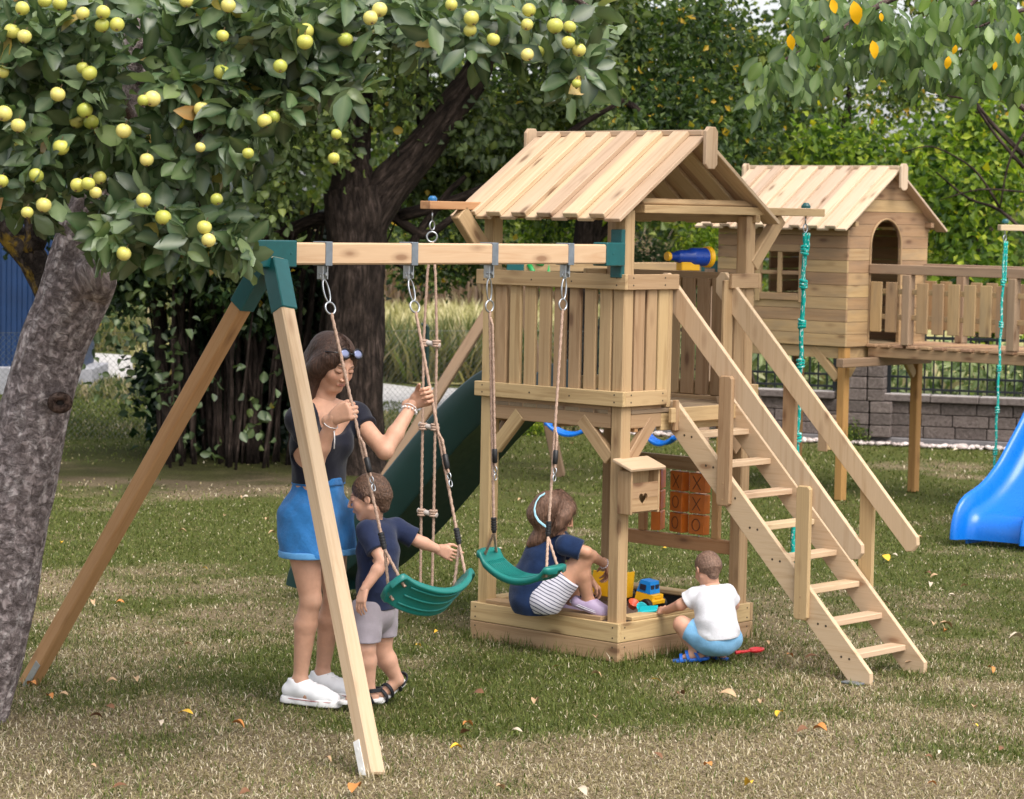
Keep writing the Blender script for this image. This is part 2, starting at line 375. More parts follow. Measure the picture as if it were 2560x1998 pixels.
# blades ---------------------------------------------------------------------
def blades(name, n, box, hrange, wid, lean, mat, mask=None, dens=None, zf=None):
    x0, x1, y0, y1 = box
    x = RNG.uniform(x0, x1, n); y = RNG.uniform(y0, y1, n)
    keep = np.abs(x) < .205*y+.75
    if mask is not None: keep &= mask(x, y)
    x, y = x[keep], y[keep]; n = len(x)
    dry = dryness(x, y); r = RNG.random(n)
    isdry = (r < np.clip((dry-.10)*1.1, .15, .95)).astype(float)
    h = RNG.uniform(hrange[0], hrange[1], n)*(1-.15*isdry); w = wid*RNG.uniform(.6, 1.3, n)
    az = RNG.uniform(0, 2*math.pi, n); le = np.clip(lean+RNG.normal(0, .30, n)+.30*isdry, .1, 1.5)
    dx, dy = np.cos(az), np.sin(az); px, py = -dy, dx; cu = RNG.uniform(-.5, .5, n)
    z0 = (fbm(x*.9, y*.9, 3)-.5)*.03-.006
    B = np.stack([x, y, z0], -1); D = np.stack([dx, dy, 0*dx], -1); Pp = np.stack([px, py, 0*px], -1)
    up = np.array([0, 0, 1.]); s1 = np.sin(le*.6)[:, None]; c1 = np.cos(le*.6)[:, None]; s2 = np.sin(np.minimum(le*1.35, 1.75))[:, None]; c2 = np.cos(np.minimum(le*1.35, 1.75))[:, None]
    m = B+(D*s1+up*c1)*(h*.5)[:, None]; t = m+(D*s2+up*c2)*(h*.55)[:, None]+Pp*(cu*h*.4)[:, None]
    t[:, 2] = np.maximum(t[:, 2], z0+.004)
    W = Pp*w[:, None]*.5
    V = np.stack([B-W, B+W, m+W*.8, m-W*.8, t], 1).reshape(-1, 3); k = np.arange(n)[:, None]*5
    F = np.concatenate([k+np.array([[0, 1, 2, 3]]), k+np.array([[3, 2, 4]])], 1).ravel(); lt = np.tile([4, 3], n)
    rr = np.where(isdry > 0, .5+.5*RNG.random(n), .48*RNG.random(n))
    me = raw_mesh(name, V, F, lt, False, {'rnd': ('FLOAT', np.repeat(rr, 5))})
    return tag(link(name, me, mat), kind='stuff')
M_BLADE = leafmat('grass_blades', [(0, (.055, .072, .016)), (.25, (.092, .118, .024)), (.47, (.155, .178, .042)), (.5, (.18, .15, .07)), (.8, (.36, .29, .165)), (1., (.66, .58, .46))], .6, .25, .25, tcol=1.2)
def sandmask(x, y):
    dx = x-O[0]; dy = y-O[1]; u = dx*EU[0]+dy*EU[1]; v = dx*EV[0]+dy*EV[1]
    return ~((u > -.004) & (u < .98) & (v > -.004) & (v < 1.08))
t = blades('grass', 210000, (-4, 4, 8.3, 13.2), (.018, .050), .0046, .95, M_BLADE, sandmask); t['label'] = 'short patchy green and straw coloured lawn grass'; t['category'] = 'grass'
t4 = blades('grass', 26000, (-6.5, -1.2, 24.2, 29), (.03, .07), .016, .6, M_BLADE); tag(t4, 'bright strip of lawn beyond the thicket at the left', 'grass')
t2 = blades('grass', 130000, (-5, 5, 13.2, 19), (.018, .038), .006, .85, M_BLADE, sandmask); tag(t2, 'lawn grass behind the play tower', 'grass')
t3 = blades('grass', 50000, (-7, 6, 19, 27), (.022, .045), .010, .8, M_BLADE, lambda x, y: (shaded_earth(x, y) < RNG.random(len(x))*.6) & (y < 25.0-.3*(x-3.25)*(x > 0)-(x > .8)*.2)); tag(t3, 'far lawn grass running up to the garden wall', 'grass')
def edge_mask(x, y):
    dx = x-O[0]; dy = y-O[1]; u = dx*EU[0]+dy*EU[1]; v = dx*EV[0]+dy*EV[1]
    d = np.maximum(np.maximum(-u, u-.972), np.maximum(-v, v-1.072)); m = (d > .003) & (d < .07)
    for px, py in ((-.497, 9.78), (-2.139, 11.551), (1.33, 11.92), (1.63, 12.24)): m |= np.hypot(x-px, y-py) < .09
    return m & (RNG.random(len(x)) < .75*fbm(x*5, y*5, 2)+.1)
t5 = blades('grass', 150000, (-2.4, 2.4, 9.6, 14.2), (.035, .085), .0042, .45, M_BLADE, edge_mask); tag(t5, 'longer grass tufts against the sandbox boards and the frame feet', 'grass')
# fallen leaves ---------------------------------------------------------------
def leaf_shape(L, W, curl, fold):
    V = []; F = []; n = 6
    for i in range(n+1):
        t = i/n; w = W*math.sin(math.pi*min(1, t**.85))**.8 if 0 < t < 1 else .0004
        y = (t-.5)*L; zc = curl*L*math.cos(math.pi*(t-.5))+.0
        for sx in (-1, 0, 1): V.append((sx*w/2, y+abs(sx)*.0, zc+abs(sx)*fold*w+random.uniform(-.1, .1)*W*.15))
    for i in range(n):
        for j in range(2): a = i*3+j; F.append((a, a+1, a+4, a+3))
    return V, F
def mk_fallen(kind_mat, L, W, curl, fold):
    V, F = leaf_shape(L, W, curl, fold); mb = MB(); mb.add(V, F); return mb
LEAFM = {k: plain('fallen_'+k, c, .7, .2, 40) for k, c in dict(tan=(.46, .30, .17), yellow=(.72, .42, .03), brown=(.16, .07, .03), orange=(.50, .20, .05), pale=(.52, .43, .33)).items()}
FL_GROUP = 'fallen leaves scattered on the lawn'
FL_LAB = dict(tan='dry tan', yellow='bright yellow', brown='dark brown', orange='orange brown', pale='pale bleached')
ZONES = [(930, 1925, 'beside the front swing frame foot'), (150, 1740, 'by the apple trunk foot'), (320, 1400, 'under the rear frame leg'), (500, 1850, 'lower left of the woman'), (650, 1300, 'left of the woman'), (1150, 1650, 'between the boy and the sandbox'), (1300, 1850, 'between sandbox and bottom edge'), (1560, 1720, 'by the sandbox near corner'),
    (1900, 1720, 'in front of the stairs foot'), (2010, 1900, 'at the bottom below the stairs'), (2350, 1900, 'in the lower right corner'), (2330, 1600, 'right of the stairs foot'), (2300, 1420, 'near the blue slide'), (1700, 1300, 'behind the sandbox under the tower'), (1300, 1300, 'behind the hanging swing'), (2200, 1150, 'under the playhouse walkway'), (1450, 1120, 'far behind the tower near the wall'), (2450, 1130, 'near the pebble strip at the right'), (500, 1150, 'by the thicket stems'), (700, 1900, 'left of the front frame foot')]
def fl_label(k, px, py, L):
    z = min(ZONES, key=lambda q: (q[0]-px)**2+(2*(q[1]-py))**2)[2]; return '%s%s fallen leaf on the grass %s' % ('small ' if L < .042 else ('large ' if L > .068 else ''), FL_LAB[k], z)
fl_src = {}
def fallen(px, py, k, L=.07, z=.03):
    v = random.randrange(3); key = (k, v)
    if key not in fl_src:
        o = mk_fallen(k, 1., random.uniform(.42, .6), random.uniform(.12, .25), random.uniform(.1, .5)).build('fallen_leaf', LEAFM[k], None, True); fl_src[key] = o
    else:
        o = fl_src[key].copy(); COL.objects.link(o)
    p = at(px, py, z=z); o.location = p; o.scale = (L, L, L)
    o.rotation_euler = (random.uniform(-.45, .45), random.uniform(-.45, .45), random.uniform(0, 6.28))
    tag(o, fl_label(k, px, py, L), 'fallen leaf', FL_GROUP)
for px, py, k, L in [(464, 1785, 'yellow', .075), (154, 1358, 'yellow', .05), (512, 1422, 'yellow', .035), (80, 1712, 'orange', .07), (124, 1744, 'orange', .05), (240, 1794, 'brown', .06), (397, 1810, 'pale', .05),
    (595, 1814, 'orange', .06), (627, 1746, 'pale', .045), (448, 1672, 'tan', .04), (340, 1700, 'tan', .06), (300, 1968, 'brown', .06), (125, 1932, 'pale', .05), (890, 1975, 'orange', .10), (890, 1612, 'pale', .05), (1046, 1615, 'yellow', .04), (1090, 1580, 'yellow', .035), (1195, 1735, 'brown', .07),
    (1170, 1815, 'orange', .06), (1140, 1872, 'yellow', .06), (1165, 1832, 'brown', .06), (1490, 1690, 'tan', .06), (1640, 1702, 'yellow', .05), (1820, 1738, 'tan', .08), (1340, 1758, 'tan', .07), (1490, 1795, 'tan', .06), (1290, 1830, 'pale', .06), (1770, 1915, 'orange', .06), (1870, 1962, 'yellow', .07), (1455, 1980, 'pale', .07), (1390, 1668, 'orange', .035), (1250, 1970, 'tan', .05),
    (2215, 1395, 'yellow', .08), (2237, 1388, 'pale', .04), (2320, 1435, 'brown', .05), (2335, 1441, 'tan', .05), (2325, 1462, 'pale', .06), (2335, 1562, 'tan', .07), (2365, 1564, 'tan', .08), (2360, 1578, 'orange', .05), (2280, 1664, 'tan', .08), (2475, 1676, 'orange', .06), (2435, 1770, 'tan', .06), (2540, 1598, 'pale', .08), (1950, 1786, 'yellow', .06), (1905, 1758, 'tan', .06), (2050, 1826, 'orange', .07), (2007, 1828, 'brown', .06), (2437, 1813, 'yellow', .035), (2330, 1962, 'orange', .04), (1975, 1640, 'orange', .05), (2029, 1644, 'brown', .07), (2215, 1510, 'tan', .05), (2380, 1490, 'pale', .05), (2300, 1345, 'tan', .05),
    (1660, 1372, 'yellow', .05), (1395, 1275, 'pale', .05), (1770, 1258, 'pale', .05), (1530, 1310, 'tan', .05), (1250, 1378, 'pale', .05), (1262, 1455, 'orange', .05), (1300, 1250, 'tan', .05), (560, 1290, 'tan', .05), (680, 1335, 'tan', .06), (455, 1330, 'tan', .06), (300, 1508, 'orange', .05), (235, 1508, 'tan', .06), (470, 1615, 'tan', .05), (280, 1705, 'tan', .05), (820, 1900, 'tan', .04), (2120, 1140, 'pale', .06), (2390, 1126, 'pale', .07), (2490, 1130, 'pale', .07), (1890, 1150, 'tan', .06), (1500, 1130, 'tan', .07), (1430, 1110, 'tan', .07)]:
    fallen(px, py, k, L)
for _ in range(46):
    py = random.choice([random.uniform(1180, 1500), random.uniform(1560, 1990)]); px = random.uniform(20, 2540)
    if 1150 < px < 1900 and py < 1700: continue
    fallen(px, py, random.choice(['tan', 'tan', 'pale', 'brown']), random.uniform(.03, .055))
# ================================================================ sheds, walls and fences
def blue_shed():
    b = at(200, 1008, Y=29.5); x1 = b[0]
    r = empty('blue_shed', (x1-3, 31, 0), 'blue corrugated metal shed on a grey plinth behind the left apple trunk', 'shed')
    mb = MB(); n = 110
    for i in range(n):
        x = x1-(i+.5)*.06; mb.box((x, 29.5+(.012 if i % 2 else 0), 2.6), (.0595, .03, 4.6), ch=.006, r=.5)
    mb.box((x1-3.3, 30.05, 2.6), (6.58, 1.0, 4.58), ch=.01)
    mb.build('wall', plain('blue_metal_sheet', (.006, .03, .10), .4, .15, 3), r)
    MB().box((x1-3.20, 30.0, .15), (6.7, 1.2, .32), ch=.01).build('plinth', plain('concrete_plinth', (.30, .30, .33), .9, .15, 6), r); root_fix(r)
blue_shed()
def WL(x): return 25.17-.3*(x-3.25)
def stone_wall():
    r = empty('stone_wall', (4, WL(4), 0), 'low grey split block wall with pale coping, running behind the playhouse', 'wall')
    d = unit(A(1, -.3, 0)); n = A(-.3, -1, 0); n = unit(n)
    Mst, nt, b = newmat('split_stone'); g = N_(nt, 'ShaderNodeTexCoord').outputs['Object']; n1 = noise(nt, g, 34, 6, .7)
    c = ramp(nt, n1, [(.3, (.070, .054, .048)), (.5, (.130, .103, .094)), (.7, (.20, .165, .15))])
    hv = nt.nodes.new('ShaderNodeHueSaturation'); nt.links.new(c, hv.inputs['Color']); nt.links.new(mathn(nt, 'MULTIPLY_ADD', attr(nt, 'rnd'), .5, .75), hv.inputs['Value'])
    nt.links.new(hv.outputs[0], b.inputs['Base Color']); b.inputs['Roughness'].default_value = .95; bump(nt, b, n1, 1., .02)
    mb = MB(); P = lambda x, z, o=0: A(x, WL(x), z)+n*o
    for k, z in enumerate((.13, .245, .36)):
        x = .55-(k % 2)*.12
        while x < 8:
            L = random.choice((.26, .3, .34)); 
            mb.box(P(x+L/2*.958, z, random.uniform(0, .01)), (L-.008, .2, .109), d, -n, EZ, .006); x += L*.958
    mb.build('block_course', Mst, r)
    MB().box(P(4.2, .035), (8.0, .235, .075), d, -n, EZ, .01).build('footing', plain('footing_concrete', (.16, .15, .155), .95, .2, 9), r)
    mb = MB(); x = .5
    while x < 8:
        if not 3.1 < x < 3.55: mb.box(P(x+.22, .455, .02), (.455, .27, .068), d, -n, EZ, .008)
        x += .44
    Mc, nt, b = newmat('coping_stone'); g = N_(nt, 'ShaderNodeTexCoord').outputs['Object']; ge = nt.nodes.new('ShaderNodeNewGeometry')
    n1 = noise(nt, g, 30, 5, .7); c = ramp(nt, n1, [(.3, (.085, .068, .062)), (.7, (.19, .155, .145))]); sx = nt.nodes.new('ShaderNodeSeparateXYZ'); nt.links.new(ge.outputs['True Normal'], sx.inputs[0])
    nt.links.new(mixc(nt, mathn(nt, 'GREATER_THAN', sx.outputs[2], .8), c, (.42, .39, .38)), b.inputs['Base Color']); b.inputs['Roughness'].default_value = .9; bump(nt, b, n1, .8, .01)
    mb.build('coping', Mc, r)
    mb = MB()
    for k in range(8):
        z = .13+k*.115; w = .44 if k < 3 else .34
        mb.box(P(3.36-.0*(k % 2), z, .035), (w*.52, .36, .109), d, -n, EZ, .007); mb.box(P(3.36+w*.5, z, .035), (w*.46, .36, .109), d, -n, EZ, .007)
    mb.build('pillar', Mst, r); root_fix(r)
stone_wall()
def iron_fence():
    r = empty('iron_fence', (4, WL(4), .49), 'black iron picket fence standing on the low stone wall', 'fence')
    d = unit(A(1, -.3, 0)); n = unit(A(-.3, -1, 0)); Mi = plain('black_iron', (.006, .009, .012), .45)
    for a, b_ in ((.6, 3.12), (3.62, 7.6)):
        mb = MB()
        for z in (.535, .65, 1.03): mb.box(A((a+b_)/2, WL((a+b_)/2), z), ((b_-a)/.958, .022, .022 if z < 1 else .03), d, -n, EZ, .002)
        mb.build('rail', Mi, r); mb = MB(); x = a
        while x <= b_: mb.box(A(x, WL(x), .80), (.016, .016, .60), d, -n, EZ, .002); mb.lathe([(0, .012), (.05, .001)], A(x, WL(x), 1.10), EZ, 5); x += .0815
        mb.build('pickets', Mi, r)
        for x in (a, b_): mb = MB(); mb.box(A(x, WL(x), .80), (.04, .04, .66), d, -n, EZ, .003); mb.build('post', Mi, r)
    root_fix(r)
iron_fence()
def chain_fence():
    pts = [A(-6.6, 22.5, 0), A(-3.34, 23.96, 0), A(-.838, 25.4, 0), A(.75, 25.95, 0)]
    r = empty('chain_link_fence', pts[1], 'wire chain link fence on dark green posts between garden and road', 'fence')
    for p in pts[:3]:
        mb = MB(); mb.tube([p, p+A(0, 0, 1.03)], .022, 8); mb.tube([p+A(0, 0, 1.03), p+A(-.02, 0, 1.05), p+A(-.06, 0, 1.05)], .018, 6); mb.build('post', M_DKGREEN, r)
    mb = MB(); s = .055
    for a, b in zip(pts[:-1], pts[1:]):
        L = np.linalg.norm(b-a); d = (b-a)/L; k = 0; N = int(L/s)
        for i in range(-18, N):
            for sg in (1, -1):
                x0, x1, z0, z1 = i*s, i*s+.97, .02, .99
                if x0 < 0: z0 += -x0; x0 = 0
                if x1 > L: z1 -= x1-L; x1 = L
                if z1-z0 < .02: continue
                p, q = (a+d*x0+EZ*z0, a+d*x1+EZ*z1) if sg > 0 else (a+d*x0+EZ*(1.01-z0), a+d*x1+EZ*(1.01-z1))
                mb.tube([p, q], .0013, 3, False)
        mb.tube([a+EZ*.99, b+EZ*.99], .002, 4, False)
    mb.build('wire_mesh', plain('wire', (.16, .17, .16), .5, metal=.3), r); root_fix(r)
chain_fence()
def pebbles():
    mb = MB()
    for i in range(520):
        x = random.uniform(.8, 7.2); o = random.uniform(.11, .34); d = unit(A(-.3, -1, 0)); p = A(x, WL(x), .01)+d*o; q = random.uniform(.018, .04)
        a = random.uniform(0, 3.14); mb.ell(p+A(0, 0, q*.3), (q*random.uniform(.8, 1.4), q, q*.6), (math.cos(a), math.sin(a), 0), (-math.sin(a), math.cos(a), 0), EZ, 6, 4)
    m, nt, b = newmat('pebble'); nt.links.new(ramp(nt, attr(nt, 'rnd'), [(0, (.36, .29, .27)), (1, (.66, .58, .56))]), b.inputs['Base Color']); b.inputs['Roughness'].default_value = .85
    tag(mb.build('pebble_strip', m, None, True), 'strip of pale rounded pebbles along the foot of the stone wall', 'pebbles', kind='stuff')
pebbles()
# ================================================================ play tower
TW = empty('play_tower', T(.486, .536, 0), 'wooden play tower with slatted deck, plank roof, sandbox, stairs, swing arm and green slide', 'play tower')
W_, D_ = .972, 1.072
def part(name, mb, mat, parent=None, label=None, smooth=False):
    o = mb.build(name, mat, parent or TW, smooth)
    if label: o['label'] = label
    return o
def screws(mb, pts, N, r=.0045):
    for p in pts: mb.lathe([(0, r), (.0012, r), (.0016, r*.7)], np.asarray(p)-unit(N)*.0002, N, 8)
# sandbox boards
for k, (a, b) in enumerate(((0, .092), (.0945, .187))):
    mb = MB(); mb.tb(0, W_, 0, .022, a, b); mb.tb(0, W_, D_-.022, D_, a, b); mb.tb(.0003, .022, .0225, D_-.0225, a, b); mb.tb(W_-.022, W_-.0003, .0225, D_-.0225, a, b)
    o = part('sandbox_boards', mb, M_TOWER)
mb = MB()
for z in (.02, .165, .07, .115):
    screws(mb, [T(.035, 0, z), T(W_-.035, 0, z)], -EV); screws(mb, [T(0, .05, z), T(0, D_-.05, z)], -EU)
part('screws', mb, M_SCREW)
for a in ((.12, .88, .012, .10), (.12, .88, D_-.10, D_-.012)):
    mb = MB(); mb.tb(*a, .1875, .2075); part('seat_board', mb, M_TOWER)
for a in ((.012, .10, .12, .95), (W_-.10, W_-.012, .12, .95)):
    mb = MB(); mb.tb(*a, .1875, .2075); part('seat_board', mb, M_TOWER)
mb = MB(); mb.tb(.024, W_-.024, .024, .028, .02, .17); mb.tb(.024, W_-.024, D_-.028, D_-.024, .02, .17); mb.tb(.024, .028, .03, D_-.03, .02, .17); mb.tb(W_-.028, W_-.024, .03, D_-.03, .02, .17)
part('liner', mb, plain('black_liner', (.008, .008, .009), .6))
# sand
def sand():
    n = 46; V = []; 
    for i in range(n):
        for j in range(n):
            u = .03+(W_-.06)*i/(n-1); v = .03+(D_-.06)*j/(n-1); h = .075+.05*float(fbm(u*6, v*6, 4))+.035*math.exp(-((u-.3)**2+(v-.75)**2)/.02)
            V.append(T(u, v, h))
    F = [x for i in range(n-1) for j in range(n-1) for x in (i*n+j, i*n+j+1, (i+1)*n+j+1, (i+1)*n+j)]
    tag(link('sand', raw_mesh('sand', V, F, [4]*(len(F)//4), True), plain('brown_sand', (.20, .125, .09), .95, .25, 30, bmp=1., bscale=90)), 'reddish brown sand filling the sandbox', 'sand', kind='stuff')
sand()
# posts
def post(u, v, z1, z0=.0, h=.07, mat=None, par=None): mb = MB(); mb.tb(u, u+h, v, v+h, z0, z1, .006); return part('post', mb, mat or M_TOWER, par)
for u, v, z1 in ((.024, .024, 2.17), (W_-.094, .024, 2.152), (.024, D_-.094, 2.152), (W_-.094, D_-.094, 2.152)): post(u, v, z1, .012)
# platform frame and floor
mb = MB(); mb.tb(.1, .872, .03, .064, 1.12, 1.228); mb.tb(.1, .872, D_-.064, D_-.03, 1.12, 1.228); mb.tb(.03, .064, .1, .33, 1.12, 1.228); mb.tb(.03, .064, .33, D_-.1, 1.10, 1.185); mb.tb(W_-.064, W_-.03, .1, D_-.1, 1.10, 1.185); mb.tb(.47, .505, .066, D_-.066, 1.10, 1.184)
part('floor_joists', mb, M_TOWER)
mb = MB(); n = 10
for i in range(n): u = .025+i*(W_-.05)/n; mb.tb(u, u+.088, .098 if i in (0, n-1) else .028, D_-(.098 if i in (0, n-1) else .028), 1.188, 1.21)
part('floor', mb, M_FLOOR)
# bands, rails, slats
mb = MB(); mb.tb(0, W_, -.0005, .0215, 1.229, 1.302); part('lower_band', mb, M_TOWER)
mb = MB(); mb.tb(0, .0215, .022, .335, 1.229, 1.302); part('lower_band', mb, M_TOWER)
mb = MB(); mb.tb(0, .0215, .985, D_-.022, 1.229, 1.302); part('lower_band', mb, M_TOWER)
for q in ((0, W_, D_-.0215, D_), (W_-.0215, W_, .022, .2), (W_-.0215, W_, .82, D_-.022)): mb = MB(); mb.tb(*q, 1.229, 1.302); part('lower_band', mb, M_TOWER)
mb = MB(); mb.tb(.0, W_, -.0005, .0215, 1.788, 1.862); part('top_rail', mb, M_TOWER)
mb = MB(); mb.tb(0, .0215, .022, .41, 1.788, 1.862); mb.tb(.024, .095, .098, .41, 1.842, 1.858); part('top_rail', mb, M_TOWER)
mb = MB(); mb.tb(0, .0215, .83, D_-.022, 1.788, 1.862); part('top_rail', mb, M_TOWER)
for q in ((0, W_, D_-.0215, D_), (W_-.0215, W_, .022, .2), (W_-.0215, W_, .82, D_-.022)): mb = MB(); mb.tb(*q, 1.788, 1.862); part('top_rail', mb, M_TOWER)
def slat(*a): mb = MB(); mb.tb(*a, ch=.004); part('slat', mb, M_TOWER)
for i in range(8): u = .104+i*.0972; slat(u, u+.074, .0225+.0*i, .042, 1.2295, 1.83)
for i in range(8): u = .104+i*.0972; slat(u, u+.082, D_-.042, D_-.0225, 1.2295, 1.83)
for v in (.105, .197, .285): slat(.0225, .042, v, v+.075, 1.2295, 1.83)
slat(.0225, .075, .362, .392, 1.212, 1.80)
for v in (.80, .893): slat(.0225, .042, v, v+.075, 1.2295, 1.83)
for v in (.105, .195): slat(W_-.042, W_-.0225, v, v+.075, 1.2295, 1.83)
mb = MB(); screws(mb, [T(u, -.0005, z) for u in (.055, W_-.055) for z in (1.25, 1.285, 1.81, 1.845)]+[T(u, -.0005, z) for u in (.34, .6) for z in (1.265, 1.82)], -EV)
screws(mb, [T(0, v, z) for v in (.06, .3) for z in (1.25, 1.285, 1.81, 1.845)], -EU); part('screws', mb, M_SCREW)
# knee braces under the deck
def brace(a, b, sd, w=.07, h=.035, mat=None): mb = MB(); mb.board(a, b, w, h, sd, .004); return part('knee_brace', mb, mat or M_TOWER)
brace(T(.105, .045, .97), T(.29, .045, 1.155), EU-EZ); brace(T(.86, .045, .97), T(.69, .045, 1.155), EU+EZ)
brace(T(.045, .105, .97), T(.045, .27, 1.15), EV-EZ); brace(T(.045, .96, .97), T(.045, .80, 1.15), EV+EZ)
brace(T(W_-.045, .105, .97), T(W_-.045, .27, 1.15), EV-EZ)
mb = MB(); mb.tb(.035, .07, .135, .16, 1.10, 1.226); part('floor_cleat', mb, M_ORANGE)
# stairs -----------------------------------------------------------------
S0, S1 = A(.02, 1.21), A(-1.16, .02)       # (u, z) of the stringer line's top and bottom
ST = bpy.data.objects.new('staircase', None); COL.objects.link(ST); ST.parent = TW; ST.empty_display_size = .1
def stringer(v0):
    # outline in (u,z): plumb-ish cut at the top, flat foot
    P = [(.105, 1.243), (.005, 1.243), (-1.178, .055), (-1.178, 0), (-1.062, 0), (.085, 1.15)]
    mb = MB(); mb.prism(P, T(0, v0, 0), EU, EZ, EV, .028, .003); return part('stringer', mb, M_PALE, ST)
stringer(.405); stringer(.855)
def tread(k, u, z):
    mb = MB(); mb.tb(u-.012, u+.075, .434, .854, z-.028, z, .003); return part('tread', mb, M_PALE, ST)
for k, (u, z) in enumerate(((-.101, 1.094), (-.238, .956), (-.375, .818), (-.512, .680), (-.649, .542), (-.786, .404), (-.923, .266), (-1.06, .128))): tread(k, u-.0, z)
mb = MB(); mb.tb(-.006, -.0005+.0, .38, .88, 1.13, 1.20)
mb = MB(); mb.tb(-.022, 0-.0008, .345, .90, 1.14, 1.212); part('landing_board', mb, M_TOWER, ST)
mb = MB(); mb.tb(-.0225, -.0008, .375, .403, 1.10, 1.25); part('landing_board', mb, M_TOWER, ST)
def handrail(v0):
    P = [(.14, 1.845), (.125, 1.868), (.085, 1.868), (-1.105, .668), (-1.112, .628), (-1.075, .57), (-1.04, .565), (.14, 1.765)]
    P = [(.128, 1.835), (.10, 1.866), (.07, 1.866), (-1.11, .645), (-1.112, .607), (-1.088, .577), (-1.052, .572), (.128, 1.765)]
    mb = MB(); mb.prism(P, T(0, v0, 0), EU, EZ, EV, .026, .003); part('handrail', mb, M_PALE, ST)
handrail(.405); handrail(.862)
def baluster(u, z0, z1, v0, w=.082, mat=None):
    c = .014; P = [(u-w/2, z0+c), (u-w/2+c, z0), (u+w/2-c, z0), (u+w/2, z0+c), (u+w/2, z1-c), (u+w/2-c, z1), (u-w/2+c, z1), (u-w/2, z1-c)]
    mb = MB(); mb.prism(P, T(0, v0, 0), EU, EZ, EV, .024, .005); screws(mb, [T(u, v0, z0+.03), T(u, v0, z0+.11)], -EV); part('baluster', mb, mat or M_TOWER, ST)
baluster(-.317, .758, 1.385, .380); baluster(-.79, .262, .895, .380)
baluster(-.325, .74, 1.39, .8885); baluster(-.80, .26, .92, .8885)
mb = MB()
for k in range(8):
    u, z = -.101-.137*k, 1.08-.138*k
    for v in (.405,): screws(mb, [T(u+.045, v, z), T(u+.0, v, z-.005)], -EV, .006)
part('screws', mb, M_SCREW, ST)
MB().box(T(-1.10, .42, .006), (.10, .13, .008), EU, EV, EZ).build('foot_plate', M_ZINC, ST)
# roof -------------------------------------------------------------------
def roof(root, u0, u1, vr, zr, vL, zL, vR, zR, mat, nb, name='roof', pw=.10):
    R0 = bpy.data.objects.new(name, None); COL.objects.link(R0); R0.parent = root; R0.empty_display_size = .1
    pitch = (u1-u0-pw)/nb
    for (ve, ze) in ((vL, zL), (vR, zR)):
        a = A(vr, zr); b = A(ve, ze); d = b-a; L = np.linalg.norm(d); d3 = EV*d[0]/L+EZ*d[1]/L; nn = np.cross(EU, d3); nn = nn if nn[2] > 0 else -nn
        mb = MB(); o = T(0, vr, zr)
        for i in range(nb+1): mb.box(o+EU*(u0+pw/2+i*pitch)+d3*L/2, (L, pw, .020), d3, EU, nn, .003)
        for i in range(nb): mb.box(o+EU*(u0+pw/2+(i+.5)*pitch)+d3*(L/2)+nn*.0235, (L, pw*.94, .026), d3, EU, nn, .003)
        mb.build('roof_planks', mat, R0)
    mb = MB(); mb.tb(u0+.01, u1-.01, vr-.012, vr+.012, zr+.008, zr+.035); mb.build('ridge_board', mat, R0)
    c = .022; w = .046
    for uu in (u0-.048, u1+.004+.02):
        P = [(-w, -.155+c), (-w+c, -.155), (w-c, -.155), (w, -.155+c), (w, .05-c), (w-c, .05), (-w+c, .05), (-w, .05-c)]
        mb = MB(); mb.prism(P, T(uu, vr, zr), EV, EZ, EU, .022, .003); mb.build('ridge_cap', mat, R0)
    return R0
RF = roof(TW, -.035, 1.065, .536, 2.53, -.095, 2.118, 1.167, 2.118, M_ROOF, 6)
mb = MB(); mb.board(T(.05, .155, 2.205), T(.05, 1.10, 2.205), .035, .035, EZ+EU, .004); mb.build('gable_tie', M_TOWER, RF)
mb = MB(); mb.board(T(W_-.05, .05, 2.205), T(W_-.05, 1.02, 2.205), .035, .035, EZ+EU, .004); mb.build('gable_tie', M_TOWER, RF)
for sgn, v0 in ((1, .02), (-1, D_-.02)):
    mb = MB(); mb.tb(.0, W_, min(v0, v0+sgn*.035), max(v0, v0+sgn*.035), 2.118, 2.158) if sgn < 0 else mb.tb(.1, W_-.1, v0, v0+.035, 2.118, 2.152)
    mb.build('wall_plate', M_TOWER, RF)
mb = MB(); mb.tb(.0, .07, .133, 1.607, 2.155, 2.195, .003); part('roof_beam', mb, M_TOWER)
mb = MB(); mb.tb(W_-.07, W_, -.41, .94, 2.155, 2.195, .003); part('roof_beam', mb, M_ORANGE)
brace(T(.045, 1.04, 1.90), T(.045, 1.27, 2.145), EV-EZ, .07, .05); brace(T(W_-.045, .03, 1.92), T(W_-.045, -.18, 2.145), EV+EZ, .09, .05)
